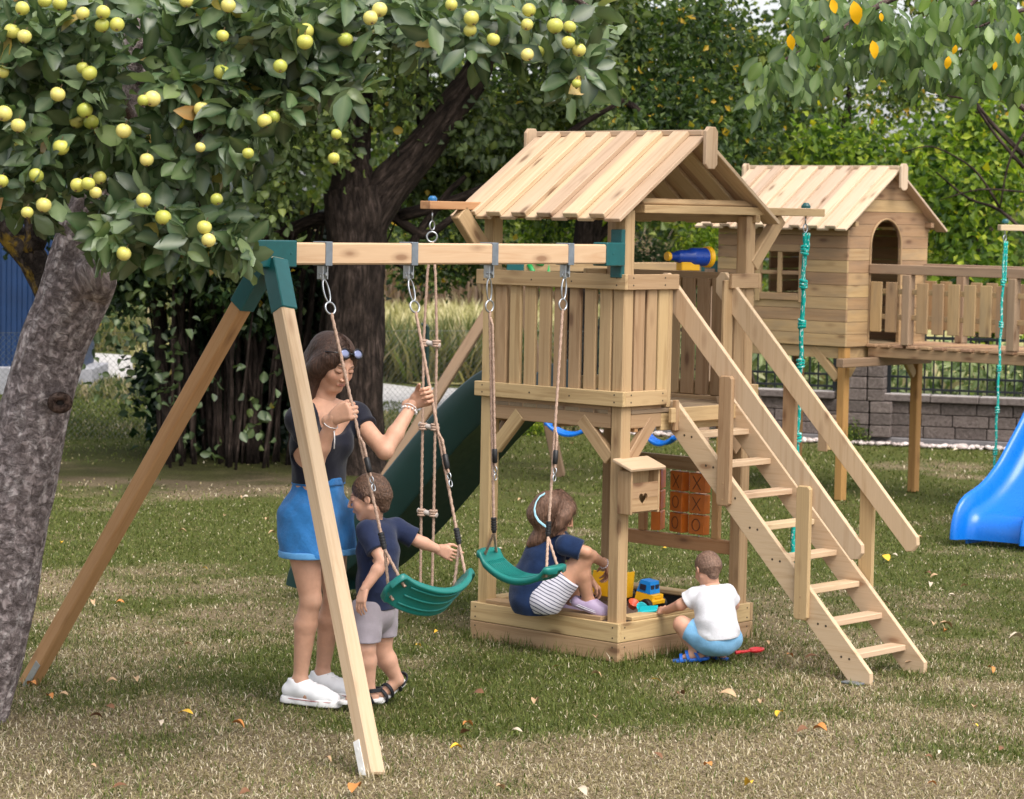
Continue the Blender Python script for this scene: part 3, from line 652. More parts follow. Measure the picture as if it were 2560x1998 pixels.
# mailbox ----------------------------------------------------------------
def mailbox(root, du, dv, dz=0, mat=None):
    mat = mat or M_TOWER; f = lambda u, v, z: T(u+du, v+dv, z+dz)
    B0 = bpy.data.objects.new('mailbox', None); COL.objects.link(B0); B0.parent = root; B0.empty_display_size = .05
    t = lambda mb, a, b, c, d, e, g, ch=.002: mb.tb(a+du, b+du, c+dv, d+dv, e+dz, g+dz, ch)
    mb = MB(); t(mb, -.062, .022, -.001, .012, .718, .925); t(mb, -.062, .0, .205, .218, .718, .925); t(mb, -.04, -.0, .0125, .2045, .72, .73); t(mb, -.002, .0225, .0125, .2045, .73, .925); mb.build('case', mat, B0)
    # front with a heart cut-out: two boards, the heart as a dark recess rim
    hz, hv, s = .792, .095, .034
    H = []
    for k in range(28):
        q = 2*math.pi*k/28; H.append((hv+s*.95*math.sin(q)**3, hz+s*(.8125*math.cos(q)-.3125*math.cos(2*q)-.125*math.cos(3*q)-.0625*math.cos(4*q))))
    from mathutils.geometry import tessellate_polygon
    for (z0, z1) in ((.731, .7955), (.7965, .868)):
        rect = [(.0128, z0), (.2042, z0), (.2042, z1), (.0128, z1)]
        sub = [p for p in H if z0 <= p[1] <= z1]
        # outline: rectangle with the heart's part of this board bitten out of the shared edge
        if z0 < .79:
            bite = sorted([p for p in H if p[1] < z1-.001], key=lambda p: math.atan2(p[1]-hz-.004, p[0]-hv)); bite = [(x, z) for x, z in bite]
            left = min(bite, key=lambda p: p[0]); pts = [rect[0], rect[1], rect[2]]+[(bite[-1][0], z1)]+bite[::-1]+[(bite[0][0], z1)]+[rect[3]]
        else:
            bite = sorted([p for p in H if p[1] > z0+.0005], key=lambda p: p[0])
            pts = [rect[0], (bite[0][0], z0)]+bite+[(bite[-1][0], z0), rect[1], rect[2], rect[3]]
        tri = tessellate_polygon([[Vector((p[0], p[1], 0)) for p in pts]]); V = []; F = []
        for x in (-.060, -.049):
            V += [f(x, p[0], p[1]) for p in pts]
        n = len(pts)
        for a in tri: F.append(list(a)); F.append([i+n for i in a][::-1])
        for i in range(n): j = (i+1) % n; F.append([i, j, j+n, i+n])
        mb = MB(); r = random.random(); G = [[p[0]+r*9, p[1]+r*3, .0] for p in pts]*2; mb.add(V, F, G, r); o = mb.build('front_board', mat, B0)
    mb = MB(); o = f(.033, -.02, .972); 
    mb.box(f(-.022, .105, .955), (.128, .262, .016), unit(EU*.94+EZ*.34), EV, unit(-EU*.34+EZ*.94), .004); mb.build('lid', M_ROOF, B0)
    return B0
mailbox(TW, 0, 0)
# telescope on the back rail ------------------------------------------------
def telescope():
    T0 = bpy.data.objects.new('telescope', None); COL.objects.link(T0); T0.parent = TW; T0.empty_display_size = .05
    a = at(1666, 641, Y=12.98); ax = unit(at(1776, 643, Y=13.14)-a)
    m0 = at(1720, 666, Y=13.06); mb = MB(); mb.box(m0, (.115, .05, .042), ax, unit(np.cross(EZ, ax)), EZ, .004); mb.build('mount', M_YEL, T0)
    mb = MB(); mb.lathe([(.02, .019), (.06, .020), (.061, .026), (.075, .03), (.085, .033), (.14, .034), (.15, .042), (.162, .045), (.245, .046), (.25, .046)], a, ax, 22); mb.build('barrel', plain('royal_blue_plastic', (.003, .045, .32), .3), T0, True)
    mb = MB(); mb.lathe([(0, .013), (.0, .021), (.004, .023), (.02, .022)], a, ax, 20); mb.build('eyepiece', M_YEL, T0)
    mb = MB(); mb.lathe([(.245, .046), (.25, .053), (.272, .054), (.274, .05)], a, ax, 22); mb.build('front_ring', M_YEL, T0)
telescope()
# noughts and crosses panel ---------------------------------------------------
def ttt():
    P0 = bpy.data.objects.new('noughts_and_crosses_panel', None); COL.objects.link(P0); P0.parent = TW; P0.empty_display_size = .05
    mb = MB(); mb.tb(.094, .878, 1.01, 1.045, .425, .495); mb.build('panel_rail', M_ORANGE, P0)
    mb = MB(); mb.tb(.094, .878, 1.01, 1.045, .835, .905); mb.build('panel_rail', M_TOWER, P0)
    for u in (.215, .70): mb = MB(); mb.tb(u-.022, u+.022, 1.012, 1.043, .496, .834); mb.build('upright', M_ORANGE, P0)
    Mk = plain('burnt_mark', (.13, .035, .008), .6)
    cols = [(.328, ('X', 'X', 'O'), 0), (.46, ('X', 'O', 'O'), .25), (.60, ('', '', 'O'), 1.15)]
    for u, ms, rot in cols:
        mb = MB(); mb.tube([T(u, 1.028, .496), T(u, 1.028, .834)], .004, 6); mb.build('spindle', M_STEEL, P0)
        for k, z in enumerate((.775, .667, .559)):
            cr, sr = math.cos(rot), math.sin(rot); X = EU*cr+EV*sr; Yv = -EU*sr+EV*cr; c = T(u, 1.028, z)
            o = MB().box(c, (.104, .05, .100), X, Yv, EZ, .004).build('tile', M_ORNG, P0)
            mk = MB(); fo = c-Yv*.0262
            if ms[k] == 'X':
                for s in (1, -1): mk.board(fo-X*.026-EZ*.034*s, fo+X*.026+EZ*.034*s, .005, .002, EZ, .0005)
            elif ms[k] == 'O': mk.ring(fo, Yv, .030, .0026, 24, 5, .85, X)
            if ms[k]: mk.build('mark', Mk, o)
ttt()
# swing arm and A-frame ---------------------------------------------------------
SF = bpy.data.objects.new('swing_arm', None); COL.objects.link(SF); SF.parent = TW; SF.empty_display_size = .1
BU, BZ = .048, 1.958
mb = MB(); mb.tb(.012, .086, -2.405, -.004, 1.912, 2.004, .007); mb.build('swing_beam', M_BEAM, SF)
mb = MB(); mb.tb(.004, .094, -.135, .0, 1.902, 2.013, .004); mb.tb(.024, .094, -.006, .022, 1.845, 2.075, .003); screws(mb, [T(.004, -.09, 1.96)], -EU, .006); screws(mb, [T(u, -.006, z) for u in (.04, .078) for z in (1.862, 2.058)], -EV, .006)
mb.build('post_bracket', M_BRACKET, SF)
feet = [A(-.497, 9.78, 0), A(-2.139, 11.551, 0)]
top = T(BU, -2.24, 1.93)
mb = MB(); mb.tb(.004, .094, -2.345, -2.125, 1.902, 2.013, .004); screws(mb, [T(.004, -2.16, 1.96)], -EU, .006)
for f, s in ((feet[0], -1), (feet[1], 1)):
    hd = T(BU+s*.03, -2.235, 1.915); d = unit(f-hd); side = unit(np.cross(d, EV)); mb.box(hd+d*.105, (.23, .080, .080), d, side, np.cross(d, side), .004)
mb.build('frame_bracket', M_BRACKET, SF)
for f, s, mt in ((feet[0], -1, M_PALE), (feet[1], 1, M_ORANGE)):
    hd = T(BU+s*.02, -2.235, 1.93); d = unit(f-hd); side = unit(np.cross(d, EV)); L = np.linalg.norm(f-hd)
    mb = MB(); mb.box(hd+d*(L/2), (L, .070, .070), d, side, np.cross(d, side), .007, r=.45); o = mb.build('leg', mt, SF)
    if s > 0: o['label'] = 'darker amber leg of the swing frame'
    n2 = unit(np.cross(d, side)); nn = n2 if n2[1] < 0 else -n2; q = f-d*.075
    fb = MB(); fb.box(q+nn*.0365+side*(-.02 if s < 0 else .02), (.15, .035, .003), d, side, nn, .0012); 
    for k in (-.04, .04): fb.lathe([(0, .006), (.002, .006)], q+nn*.038+d*k+side*(-.02 if s < 0 else .02), nn, 8)
    fb.build('foot_plate', M_WHITE if s < 0 else M_STEEL, o)
CLV = (-1.938, -1.422, -.906, -.385)
for v in CLV:
    cl = MB(); cl.tb(.008, .090, v-.020, v+.020, 1.907, 2.009, .002); o = cl.build('beam_clamp', M_ZINC, SF)
    h = MB(); h.tb(.03, .066, v-.016, v-.010, 1.85, 1.907, .001); h.tb(.03, .066, v+.010, v+.016, 1.85, 1.907, .001); h.tube([T(.022, v, 1.872), T(.074, v, 1.872)], .008, 8); h.tube([T(.048, v-.024, 1.872), T(.048, v+.024, 1.872)], .006, 8); h.build('hanger', M_STEEL, o)
# green slide -----------------------------------------------------------------
def slide(root, name, o, dr, sd, prof, w, wall, mat, lip=.03):
    """prof: (distance along dr, height of the bed); sd: sideways; section is a flanged channel."""
    pr = np.array(prof, float); s = np.concatenate([[0], np.cumsum(np.linalg.norm(np.diff(pr, axis=0), axis=1))]); q = np.linspace(0, s[-1], 70)
    k = np.ones(5)/5; px = np.interp(q, s, pr[:, 0]); pz = np.interp(q, s, pr[:, 1]); pad = lambda a: np.convolve(np.pad(a, 2, mode='edge'), k, 'valid'); px, pz = pad(px), pad(pz)
    tx, tz = np.gradient(px), np.gradient(pz); L = np.hypot(tx, tz); nx, nz = -tz/L, tx/L
    prf = [(0, -.05), (-.014, wall*.5), (-.03, wall), (-.022, wall+.012), (-.004, wall+.014), (.012, wall), (.022, wall*.45), (.05, .012), (.10, 0), (w/2, -.004)]
    prf += [(w-a, b) for a, b in prf[::-1][1:]]; under = [(w-.012, -.062), (w*.7, -.05), (w*.3, -.05), (.012, -.062)]
    sec = prf+under; n = len(sec); V = []
    for i in range(len(q)):
        for a, b in sec: V.append(np.asarray(o)+np.asarray(dr)*(px[i]+nx[i]*b)+EZ*(pz[i]+nz[i]*b)+np.asarray(sd)*a)
    F = [];
    for i in range(len(q)-1):
        for j in range(n): F.append([i*n+j, i*n+(j+1) % n, (i+1)*n+(j+1) % n, (i+1)*n+j])
    F.append(list(range(n))[::-1]); F.append([(len(q)-1)*n+j for j in range(n)])
    if np.dot(np.cross(dr, sd), EZ) > 0: F = [f[::-1] for f in F]
    mb = MB(); mb.add(V, F); ob = mb.build(name, mat, root, True)
    bv = ob.modifiers.new('edge', 'EDGE_SPLIT'); bv.split_angle = math.radians(50); return ob
SP = [(0, 1.225), (.12, 1.215), (.26, 1.14), (.44, 1.0), (.61, .84), (.83, .62), (1.0, .46), (1.14, .34), (1.27, .24), (1.38, .18), (1.47, .145), (1.52, .11), (1.535, .02)]
SLD = slide(TW, 'slide', T(W_-.03, .30, 0), EU, EV, SP, .47, .15, M_SLIDE)
SLD['label'] = 'dark green plastic slide running down behind the boy'
root_fix(TW)
# ================================================================ swings and ropes
def swing(vs, seats, label, twist=0., extra=None, pull=None):
    """vs: the two clamps' v; seats: world points where each side's rope splits above the seat"""
    root = empty('swing', (np.asarray(seats[0])+np.asarray(seats[1]))/2, label, 'swing', 'green seated swings hanging from the swing beam')
    for v, sp in zip(vs, seats):
        h = T(.048, v, 1.872); sp = np.asarray(sp, float); d = unit(sp-h)
        mb = MB(); c = h+EZ*-.02+d*.055; mb.ring(h+d*.012, EU, .016, .0035, 14, 6); X = unit(np.cross(d, EU)); mb.ring(h+d*.075, unit(np.cross(d, X)), .016, .0042, 26, 6, 3.1, d)
        hk = mb.build('carabiner', M_STEEL, root, True)
        mb = MB(); rc = h+d*.15; mb.ring(rc, unit(np.cross(d, A(0, 0, 1)*.2+EV)), .026, .0042, 24, 7); mb.build('ring', M_STEEL, hk, True)
        pp = [rc+d*.022]
        if pull and pull.get(v) is not None: pp += [np.asarray(q) for q in pull[v]]
        pp.append(sp); mb = MB(); mb.rope(pp, .0065)
        e = pp[-1]-pp[-2]; e = unit(e); par = unit(np.cross(e, EV))*.016
        # doubled lower run with the length adjuster
        Ltot = np.linalg.norm(sp-pp[-2]); j0 = pp[-2]+(sp-pp[-2])*(.03 if v == CLV[2] else .53); j1 = pp[-2]+(sp-pp[-2])*.70
        mb.rope([j0+par*.2, j0+par+e*.03, j1+par], .0055)
        mb.build('rope', M_ROPE, root, True)
        mb = MB(); mb.lathe([(0, .008), (.004, .012), (.062, .012), (.066, .008)], j1+par*.9-e*.085, e, 12); mb.build('length_adjuster', M_BLACK, root, True)
        mb = MB(); mb.ring(j1+par+e*.012, EV, .010, .003, 14, 5, 1.5, e); mb.ring(j1+par+e*.045, EU, .010, .003, 14, 5, 1.5, e); mb.build('shackle', M_STEEL, root, True)
        mb = MB(); mb.lathe([(0, .009), (.003, .0135)]+[(.003+.012*k+dx, r) for k in range(5) for dx, r in ((.002, .0135), (.008, .0135), (.0095, .011), (.012, .011))]+[(.072, .009)], sp-e*.072, e, 14); mb.build('rope_sleeve', M_BLACK, root)
    return root
def seat(root, c, X, Yd, up, w=.40, dep=.155, sag=.055, endup=.035, mat=None):
    """flexible plastic seat: w along X, dep along Yd"""
    n = 34; prf = []; V = []
    for i in range(n+1):
        t = -1+2*i/n; a = abs(t)
        z = -sag*(1-min(1, a/.72)**2)+(endup if a > .72 else 0)*min(1, (a-.72)/.10) if a > .72 else -sag*(1-(a/.72)**2)
        hw = dep/2*(1 if a < .86 else math.sqrt(max(0.02, 1-((a-.86)/.145)**2)))
        prf.append((t*w/2, z, hw))
    m = 16
    for x, z, hw in prf:
        for j in range(m):
            q = 2*math.pi*j/m; cx = math.cos(q); sz = math.sin(q); yy = hw*np.sign(cx)*abs(cx)**.35; zz = .013*np.sign(sz)*abs(sz)**.5
            rim = .011*(abs(cx)**.3 > .93); V.append(c+X*x+Yd*yy+up*(z+zz+(-.010 if abs(cx) > .6 and sz < 0 else 0)))
    F = [[i*m+j, i*m+(j+1) % m, (i+1)*m+(j+1) % m, (i+1)*m+j] for i in range(n) for j in range(m)]+[list(range(m))[::-1], [n*m+j for j in range(m)]]
    if np.dot(np.cross(X, Yd), up) > 0: F = [f[::-1] for f in F]
    mb = MB(); mb.add(V, F); s = mb.build('seat', mat or M_GREEN, root, True)
    mb = MB()
    for k in range(11):
        y = -dep*.36+dep*.72*k/10; mb.tube([c+X*(w*.33*q)+Yd*y+up*(-sag*(1-(abs(q)*.33/.36)**2)+.0135) for q in np.linspace(-1, 1, 14)], .0022, 5)
    for y in (-1, 0, 1): mb.tube([c+X*(w*.36*q)+Yd*(y*dep*.3)+up*(-sag*(1-(abs(q)*.36/.36)**2)-.014) for q in np.linspace(-1, 1, 14)], .005, 6)
    mb.build('seat_ribs', mat or M_GREEN, s, True)
    return s
def seat_ropes(root, sp, e, c, X, Yd, up, w, dep, mat=None):
    for k in (-1, 1):
        q = c+X*(w*.5-.045)*e+Yd*k*dep*.27+up*.03; mb = MB(); mb.rope([sp, q, q-up*.035], .0062); mb.build('rope_end', mat or M_ROPE, root, True)
# swing 1: pulled to the right by the woman
s1a, s1b = T(-.322, -1.915, .74), T(-.305, -1.445, .72)
hL1, hR1 = T(.048, -1.938, 1.872), T(.048, -1.422, 1.872)
W1 = swing((CLV[0], CLV[1]), (s1a, s1b), 'green swing being pulled to one side by the woman and boy')
X1 = unit(s1b-s1a+EZ*.0); up1 = unit((hL1+hR1)/2-(s1a+s1b)/2); up1 = unit(up1*.85+EU*.55); X1 = unit(X1-up1*(X1@up1)); Y1 = np.cross(up1, X1)
c1 = (s1a+s1b)/2-unit((hL1+hR1)/2-(s1a+s1b)/2)*.185+A(0, 0, 0)
seat(W1, c1, X1, Y1, up1, .50, .165, .06, .03)
seat_ropes(W1, s1a, -1, c1, X1, Y1, up1, .50, .165); seat_ropes(W1, s1b, 1, c1, X1, Y1, up1, .50, .165); root_fix(W1)
# swing 2: at rest, turned a little
s2a, s2b = at(1235, 1332, Y=11.86), at(1370, 1342, Y=12.0)
W2 = swing((CLV[2], CLV[3]), (s2a, s2b), 'green swing hanging still and slightly twisted in front of the sandbox')
X2 = unit(s2b-s2a); up2 = unit(EZ*1.+EU*-.12+X2*-.02); X2 = unit(X2+EU*.45*0+EZ*-.0); X2 = unit(X2-up2*(X2@up2)); Y2 = np.cross(up2, X2)
c2 = (s2a+s2b)/2-EZ*.150
X2 = unit(at(1385, 1420, Y=11.80)-at(1218, 1420, Y=12.02)); X2 = unit(X2-up2*(X2@up2)); Y2 = np.cross(up2, X2)
seat(W2, c2, X2, Y2, up2, .44, .165, .05, .035)
seat_ropes(W2, s2a, -1, c2, X2, Y2, up2, .44, .165); seat_ropes(W2, s2b, 1, c2, X2, Y2, up2, .44, .165); root_fix(W2)
# rope ladder on the left roof beam
def rope_ladder():
    top = T(.935, -.36, 2.15); r = empty('rope_ladder', top, 'hemp rope ladder with pale rungs hanging from the roof beam beside the slide', 'rope ladder')
    mb = MB(); mb.lathe([(0, .022), (.012, .022), (.024, .012)], top+EZ*.046, EZ, 12); mb.build('bolt_cap', plain('blue_cap', (.01, .12, .3), .4), r)
    mb = MB(); mb.tube([top+EZ*.0, top-EZ*.05], .004, 6); mb.ring(top-EZ*.075, EU, .017, .004, 18, 6, 1.3, EZ); mb.ring(top-EZ*.13, unit(EU+EV), .025, .0045, 20, 6); mb.build('hook', M_STEEL, r, True)
    t0 = top-EZ*.153; ex = unit(EU*.9-EV*.3)
    L = [(.024, 1.50), (.022, 1.09), (.022, .665), (.020, .30)]
    for s in (-1, 1):
        P = [t0+ex*s*.004, t0-EZ*.16+ex*s*.022]+[A(*(top[:2]), z)+ex*s*(w+.012) for w, z in L]
        mb = MB(); mb.rope(P, .0065)
        for w, z in L[:3]:
            c = A(*top[:2], z)+ex*s*(w+.01)
            for k in range(3): mb.ring(c+EZ*(.012-k*.012), EZ, .016, .0065, 12, 6)
        mb.build('rope', M_ROPE, r, True)
    for w, z in L[:3]:
        mb = MB(); c = A(*top[:2], z); yaw = unit(ex+EZ*.18); mb.lathe([(0, .010), (.002, .013), (.108, .013), (.11, .010)], c-yaw*.055, yaw, 14); mb.build('rung', plain('pale_rung', (.45, .40, .37), .5), r, True)
    root_fix(r)
rope_ladder()
def climbing_rope(top, zs, zend, label, rad=.012, sway=(0, 0, 0), g=None):
    r = empty('climbing_rope', top, label, 'climbing rope', 'knotted teal climbing ropes')
    sw = np.asarray(sway, float)
    mb = MB(); mb.lathe([(0, .024), (.012, .024), (.028, .012)], top+EZ*.042, EZ, 12); mb.build('bolt_cap', M_BRACKET, r)
    mb = MB(); mb.tube([top, top-EZ*.04], .004, 6); mb.ring(top-EZ*.062, EU, .018, .004, 16, 6, 1.2, EZ); mb.build('hook', M_STEEL, r, True)
    L = top[2]-.08-zend; f = lambda z: A(*top[:2], z)+sw*((top[2]-z)/L)**1.3
    mb = MB(); zz = np.linspace(top[2]-.085, zend, 60); mb.tube([f(z)+A(.003*math.sin(z*23), 0, 0) for z in zz], rad, 9, True, 3, .05); z1 = zs[0]
    mb.tube([f(z)+EU*-.014+EV*.008 for z in np.linspace(top[2]-.085, z1, 14)], rad*.8, 8, True, 3, .05)
    for k, z in enumerate(zs):
        c = f(z)
        for q in range(3): mb.ring(c+EZ*(.016-q*.016), unit(EZ+A(.3*math.sin(k+q), .3*math.cos(k*2+q), 0)), rad*1.35, rad*.75, 14, 7)
        mb.ring(c, unit(A(math.cos(k), math.sin(k), .4)), rad*1.4, rad*.75, 14, 7)
    mb.build('rope', M_TEAL, r, True); root_fix(r)
climbing_rope(T(.035, 1.485, 2.155), (1.98, 1.806, 1.598, 1.389, 1.002, .62, .37), .16, 'teal knotted rope hanging from the play tower roof beam beside the stairs', .0115, at(1980, 1410, z=.33)-T(.035, 1.485, .33))
# ================================================================ playhouse on stilts
CB = empty('playhouse', T(4.1, 7.38, 0), 'wooden playhouse on stilts with arched door, window and picket walkway', 'playhouse')
U0, V0 = 3.49, 6.82; U1, V1 = 4.73, 7.93
def cpart(name, mb, mat=None, par=None, smooth=False): return mb.build(name, mat or M_CABIN, par or CB, smooth)
for u in (U0+.012, U1-.082):
    for v in (V0+.02, V1-.09): mb = MB(); mb.tb(u, u+.07, v, v+.07, .0, 1.175, .006); cpart('post', mb, M_POST)
mb = MB(); mb.tb(U0+.02, U1-.02, V0+.03, V0+.065, 1.085, 1.17); mb.tb(U0+.02, U1-.02, V1-.065, V1-.03, 1.085, 1.17); mb.tb(U0+.03, U0+.065, V0+.07, V1-.07, 1.085, 1.17); cpart('floor_joists', mb)
mb = MB(); mb.tb(U0+.005, U1-.005, V0+.02, V1-.02, 1.172, 1.195); cpart('floor', mb, M_FLOOR)
CH = .0935; Z0 = 1.178
# left wall with window hole
mb = MB(); wu0, wu1, wz0, wz1 = 3.93, 4.30, 1.57, 1.885
for k in range(10):
    z0, z1 = Z0+k*CH, min(2.07, Z0+(k+1)*CH)-.0025
    r = random.random()
    if z1 < wz0 or z0 > wz1: mb.tb(U0, U1, V0, V0+.02, z0, z1, .0025, r)
    else:
        mb.tb(U0, wu0, V0, V0+.02, z0, z1, .0025, r); mb.tb(wu1, U1, V0, V0+.02, z0, z1, .0025, r)
        if z0 < wz0: mb.tb(wu0, wu1, V0+.0003, V0+.02, z0, wz0, .0025, r)
        if z1 > wz1: mb.tb(wu0, wu1, V0+.0003, V0+.02, wz1, z1, .0025, r)
cpart('plank_wall', mb)
mb = MB(); mb.tb(3.875, 3.93, V0-.02, V0-.0005, 1.50, 1.945); mb.tb(4.30, 4.345, V0-.02, V0-.0005, 1.50, 1.945); mb.tb(3.932, 4.298, V0-.02, V0-.0005, 1.888, 1.945); mb.tb(3.932, 4.298, V0-.02, V0-.0005, 1.515, 1.567)
mb.tb(4.098, 4.137, V0-.014, V0+.006, 1.569, 1.886); mb.tb(3.932, 4.096, V0-.013, V0+.006, 1.712, 1.742); mb.tb(4.139, 4.298, V0-.013, V0+.006, 1.712, 1.742)
cpart('window_frame', mb)
mb = MB()
for k in range(10): mb.tb(U0+.02, U1-.02, V1-.02, V1, Z0+k*CH, min(2.07, Z0+(k+1)*CH)-.002, .0025)
cpart('plank_wall', mb)
# gable walls (front with the arch, back plain with a square hole)
VR, ZR = 7.36, 2.545; SL = (ZR-2.06)/(VR-6.67)
def gable(u, front):
    mb = MB(); av, ar, azc = 7.325, .200, 1.945
    k = 0; z = Z0
    while z < ZR-.03:
        z1 = min(z+CH, ZR-.02); r = random.random(); zs = [z]
        hole = z < azc+ar if front else (1.52 < z < 1.9)
        if hole:
            nst = 9 if z1 > azc-.01 and front else 1
            zz = np.linspace(z, z1, nst+1)
        else: zz = [z, z1]
        for a, b in zip(zz[:-1], zz[1:]):
            lim = lambda q: (max(V0+.021, VR-(ZR-q)/SL+.012), min(V1-.021, VR+(ZR-q)/SL-.012))
            (l0, r0), (l1, r1) = lim(a), lim(b); e = .0025 if b == zz[-1] else 0
            spans = [((l0, r0), (l1, r1))]
            mid = (a+b)/2; hw = 0
            if front and mid < azc: hw = ar
            elif front and mid < azc+ar: hw = math.sqrt(max(0, ar**2-(mid-azc)**2))
            elif not front and hole: hw = .17
            if hw: spans = [((l0, av-hw), (l1, av-hw)), ((av+hw, r0), (av+hw, r1))]
            for (x0, x1), (y0, y1) in spans:
                P = [(x0, a), (x1, a), (y1, b-e), (y0, b-e)]
                if x1-x0 < .004: continue
                mb.prism(P, T(u, 0, 0), EV, EZ, EU, .02, .0 if nst_(zz) else .002, r)
        z += CH
    return cpart('gable_wall', mb)
def nst_(zz): return len(zz) > 2
gable(U0+.0005, True); gable(U1-.02, False)
mb = MB(); q = [T(U0-.004, 7.325+.207*math.cos(t), 1.945+.207*math.sin(t)) for t in np.linspace(0, math.pi, 22)]; mb.tube([T(U0-.003, 7.532, 1.2)]+q+[T(U0-.003, 7.118, 1.2)], .008, 6); cpart('door_trim', mb)
roof(CB, 3.405, 4.845, VR, 2.53, 6.665, 2.065, 8.055, 2.065, M_CROOF, 8, 'roof', .105)
mb = MB(); mb.tb(U0-.06, U1+.05, 6.83, 6.87, 2.09, 2.13); mb.tb(U0-.06, U1+.05, 7.86, 7.90, 2.09, 2.13); cpart('roof_plate', mb)
def cbrace(a, b, sd): mb = MB(); mb.board(a, b, .07, .035, sd, .004); cpart('knee_brace', mb)
cbrace(T(U0+.09, V0+.045, .93), T(U0+.33, V0+.045, 1.16), EU-EZ); cbrace(T(U1-.09, V0+.045, .93), T(U1-.30, V0+.045, 1.16), EU+EZ); cbrace(T(U0+.045, V0+.10, .96), T(U0+.045, V0+.26, 1.14), EV-EZ); cbrace(T(U0+.045, V1-.10, .93), T(U0+.045, V1-.3, 1.14), EV+EZ)
mailbox(CB, U0+.15, V0-.08, -.34)
# walkway
mb = MB(); mb.tb(1.1, 3.485, 7.115, 7.155, 1.098, 1.172, .004); cpart('walkway_beam', mb, M_TOWER); mb = MB(); mb.tb(1.1, 3.485, 7.86, 7.90, 1.098, 1.172, .004); cpart('walkway_beam', mb, M_TOWER)
mb = MB(); u = 3.40
while u > 1.1: mb.tb(u, u+.088, 7.09, 7.93, 1.175, 1.198, .004); u -= .121
cpart('walkway_planks', mb, wood('deck_pine', (.42, .26, .15), (.30, .17, .09), var=.25))
mb = MB(); mb.tb(3.385, 3.455, 6.655, 7.86, 1.03, 1.096, .005); cpart('support_beam', mb, M_OLD)
M_RAIL = wood('rail_pine', (.38, .26, .165), (.27, .175, .105), var=.2, grey=.25)
for v in (7.12, 7.87):
    w0, w1 = (v-.02, v+.045)
    RL = bpy.data.objects.new('picket_railing', None); COL.objects.link(RL); RL.parent = CB; RL.empty_display_size = .05
    mb = MB(); mb.tb(1.1, 3.484, w0, w1, 1.735, 1.808, .004); mb.build('handrail', M_RAIL, RL)
    for z in (1.585, 1.39): mb = MB(); mb.tb(1.1, 3.484, v+.001, v+.022, z, z+.04, .003); mb.build('picket_rail', M_CABIN, RL)
    for up in (3.10, 2.18): mb = MB(); mb.tb(up, up+.07, w0-.018, w1-.003, 1.20, 1.734, .005); mb.build('post', M_RAIL, RL)
    u = 3.366
    while u > 1.15:
        if not any(up-.10 < u < up+.07 for up in (3.10, 2.18)): mb = MB(); mb.tb(u, u+.101, v-.019, v, 1.292, 1.675, .004); mb.build('picket', M_CABIN, RL)
        u -= .139
root_fix(CB)
# ================================================================ structure off to the right: arm, rope, blue slide
ab = at(2494, 569, Y=18.2)
AR = empty('roof_arm', ab, 'timber arm sticking in from the right edge with a teal rope on it', 'timber arm')
mb = MB(); mb.box(ab+A(1.0, .15, 0), (2.0, .07, .042), unit(A(1, .15, 0)), unit(A(-.15, 1, 0)), EZ, .003); mb.build('beam', M_ROOF, AR)
mb = MB(); mb.box(ab+A(1.5, .225, -1.09), (.07, .07, 2.14), ch=.005); mb.build('post', M_POST, AR); root_fix(AR)
climbing_rope(at(2513, 562, Y=18.2)-EZ*.03, [at(0, y, Y=18.2)[2]+.0 for y in (660, 765, 875, 979, 1083)], at(2505, 1180, Y=18.2)[2], 'thin teal knotted rope hanging at the right edge in front of the stone wall', .0085, A(-.02, 0, 0))
BSO = A(3.03, 17.27, 0)+1.6*EV; BSD = -EV
def blue_slide():
    r = empty('blue_slide', BSO+BSD*1.4, 'glossy bright blue plastic slide at the right edge of the lawn', 'slide')
    SPB = [(0, 1.45), (.12, 1.42), (.5, 1.05), (.85, .66), (1.1, .41), (1.28, .29), (1.42, .23), (1.53, .205), (1.58, .18), (1.60, .15), (1.605, .02)]
    slide(r, 'chute', BSO, BSD, unit(A(.83, -.56, 0)), SPB, .47, .13, M_BLUEP)
    mb = MB(); e = BSO+BSD*1.46; W_X = unit(A(.83, -.56, 0))
    for s in (.006, .45): mb = MB(); mb.box(e+W_X*s+EZ*.09, (.26, .02, .17), BSD, W_X, EZ, .006); mb.build('end_skirt', M_BLUEP, r)
    root_fix(r)
blue_slide()
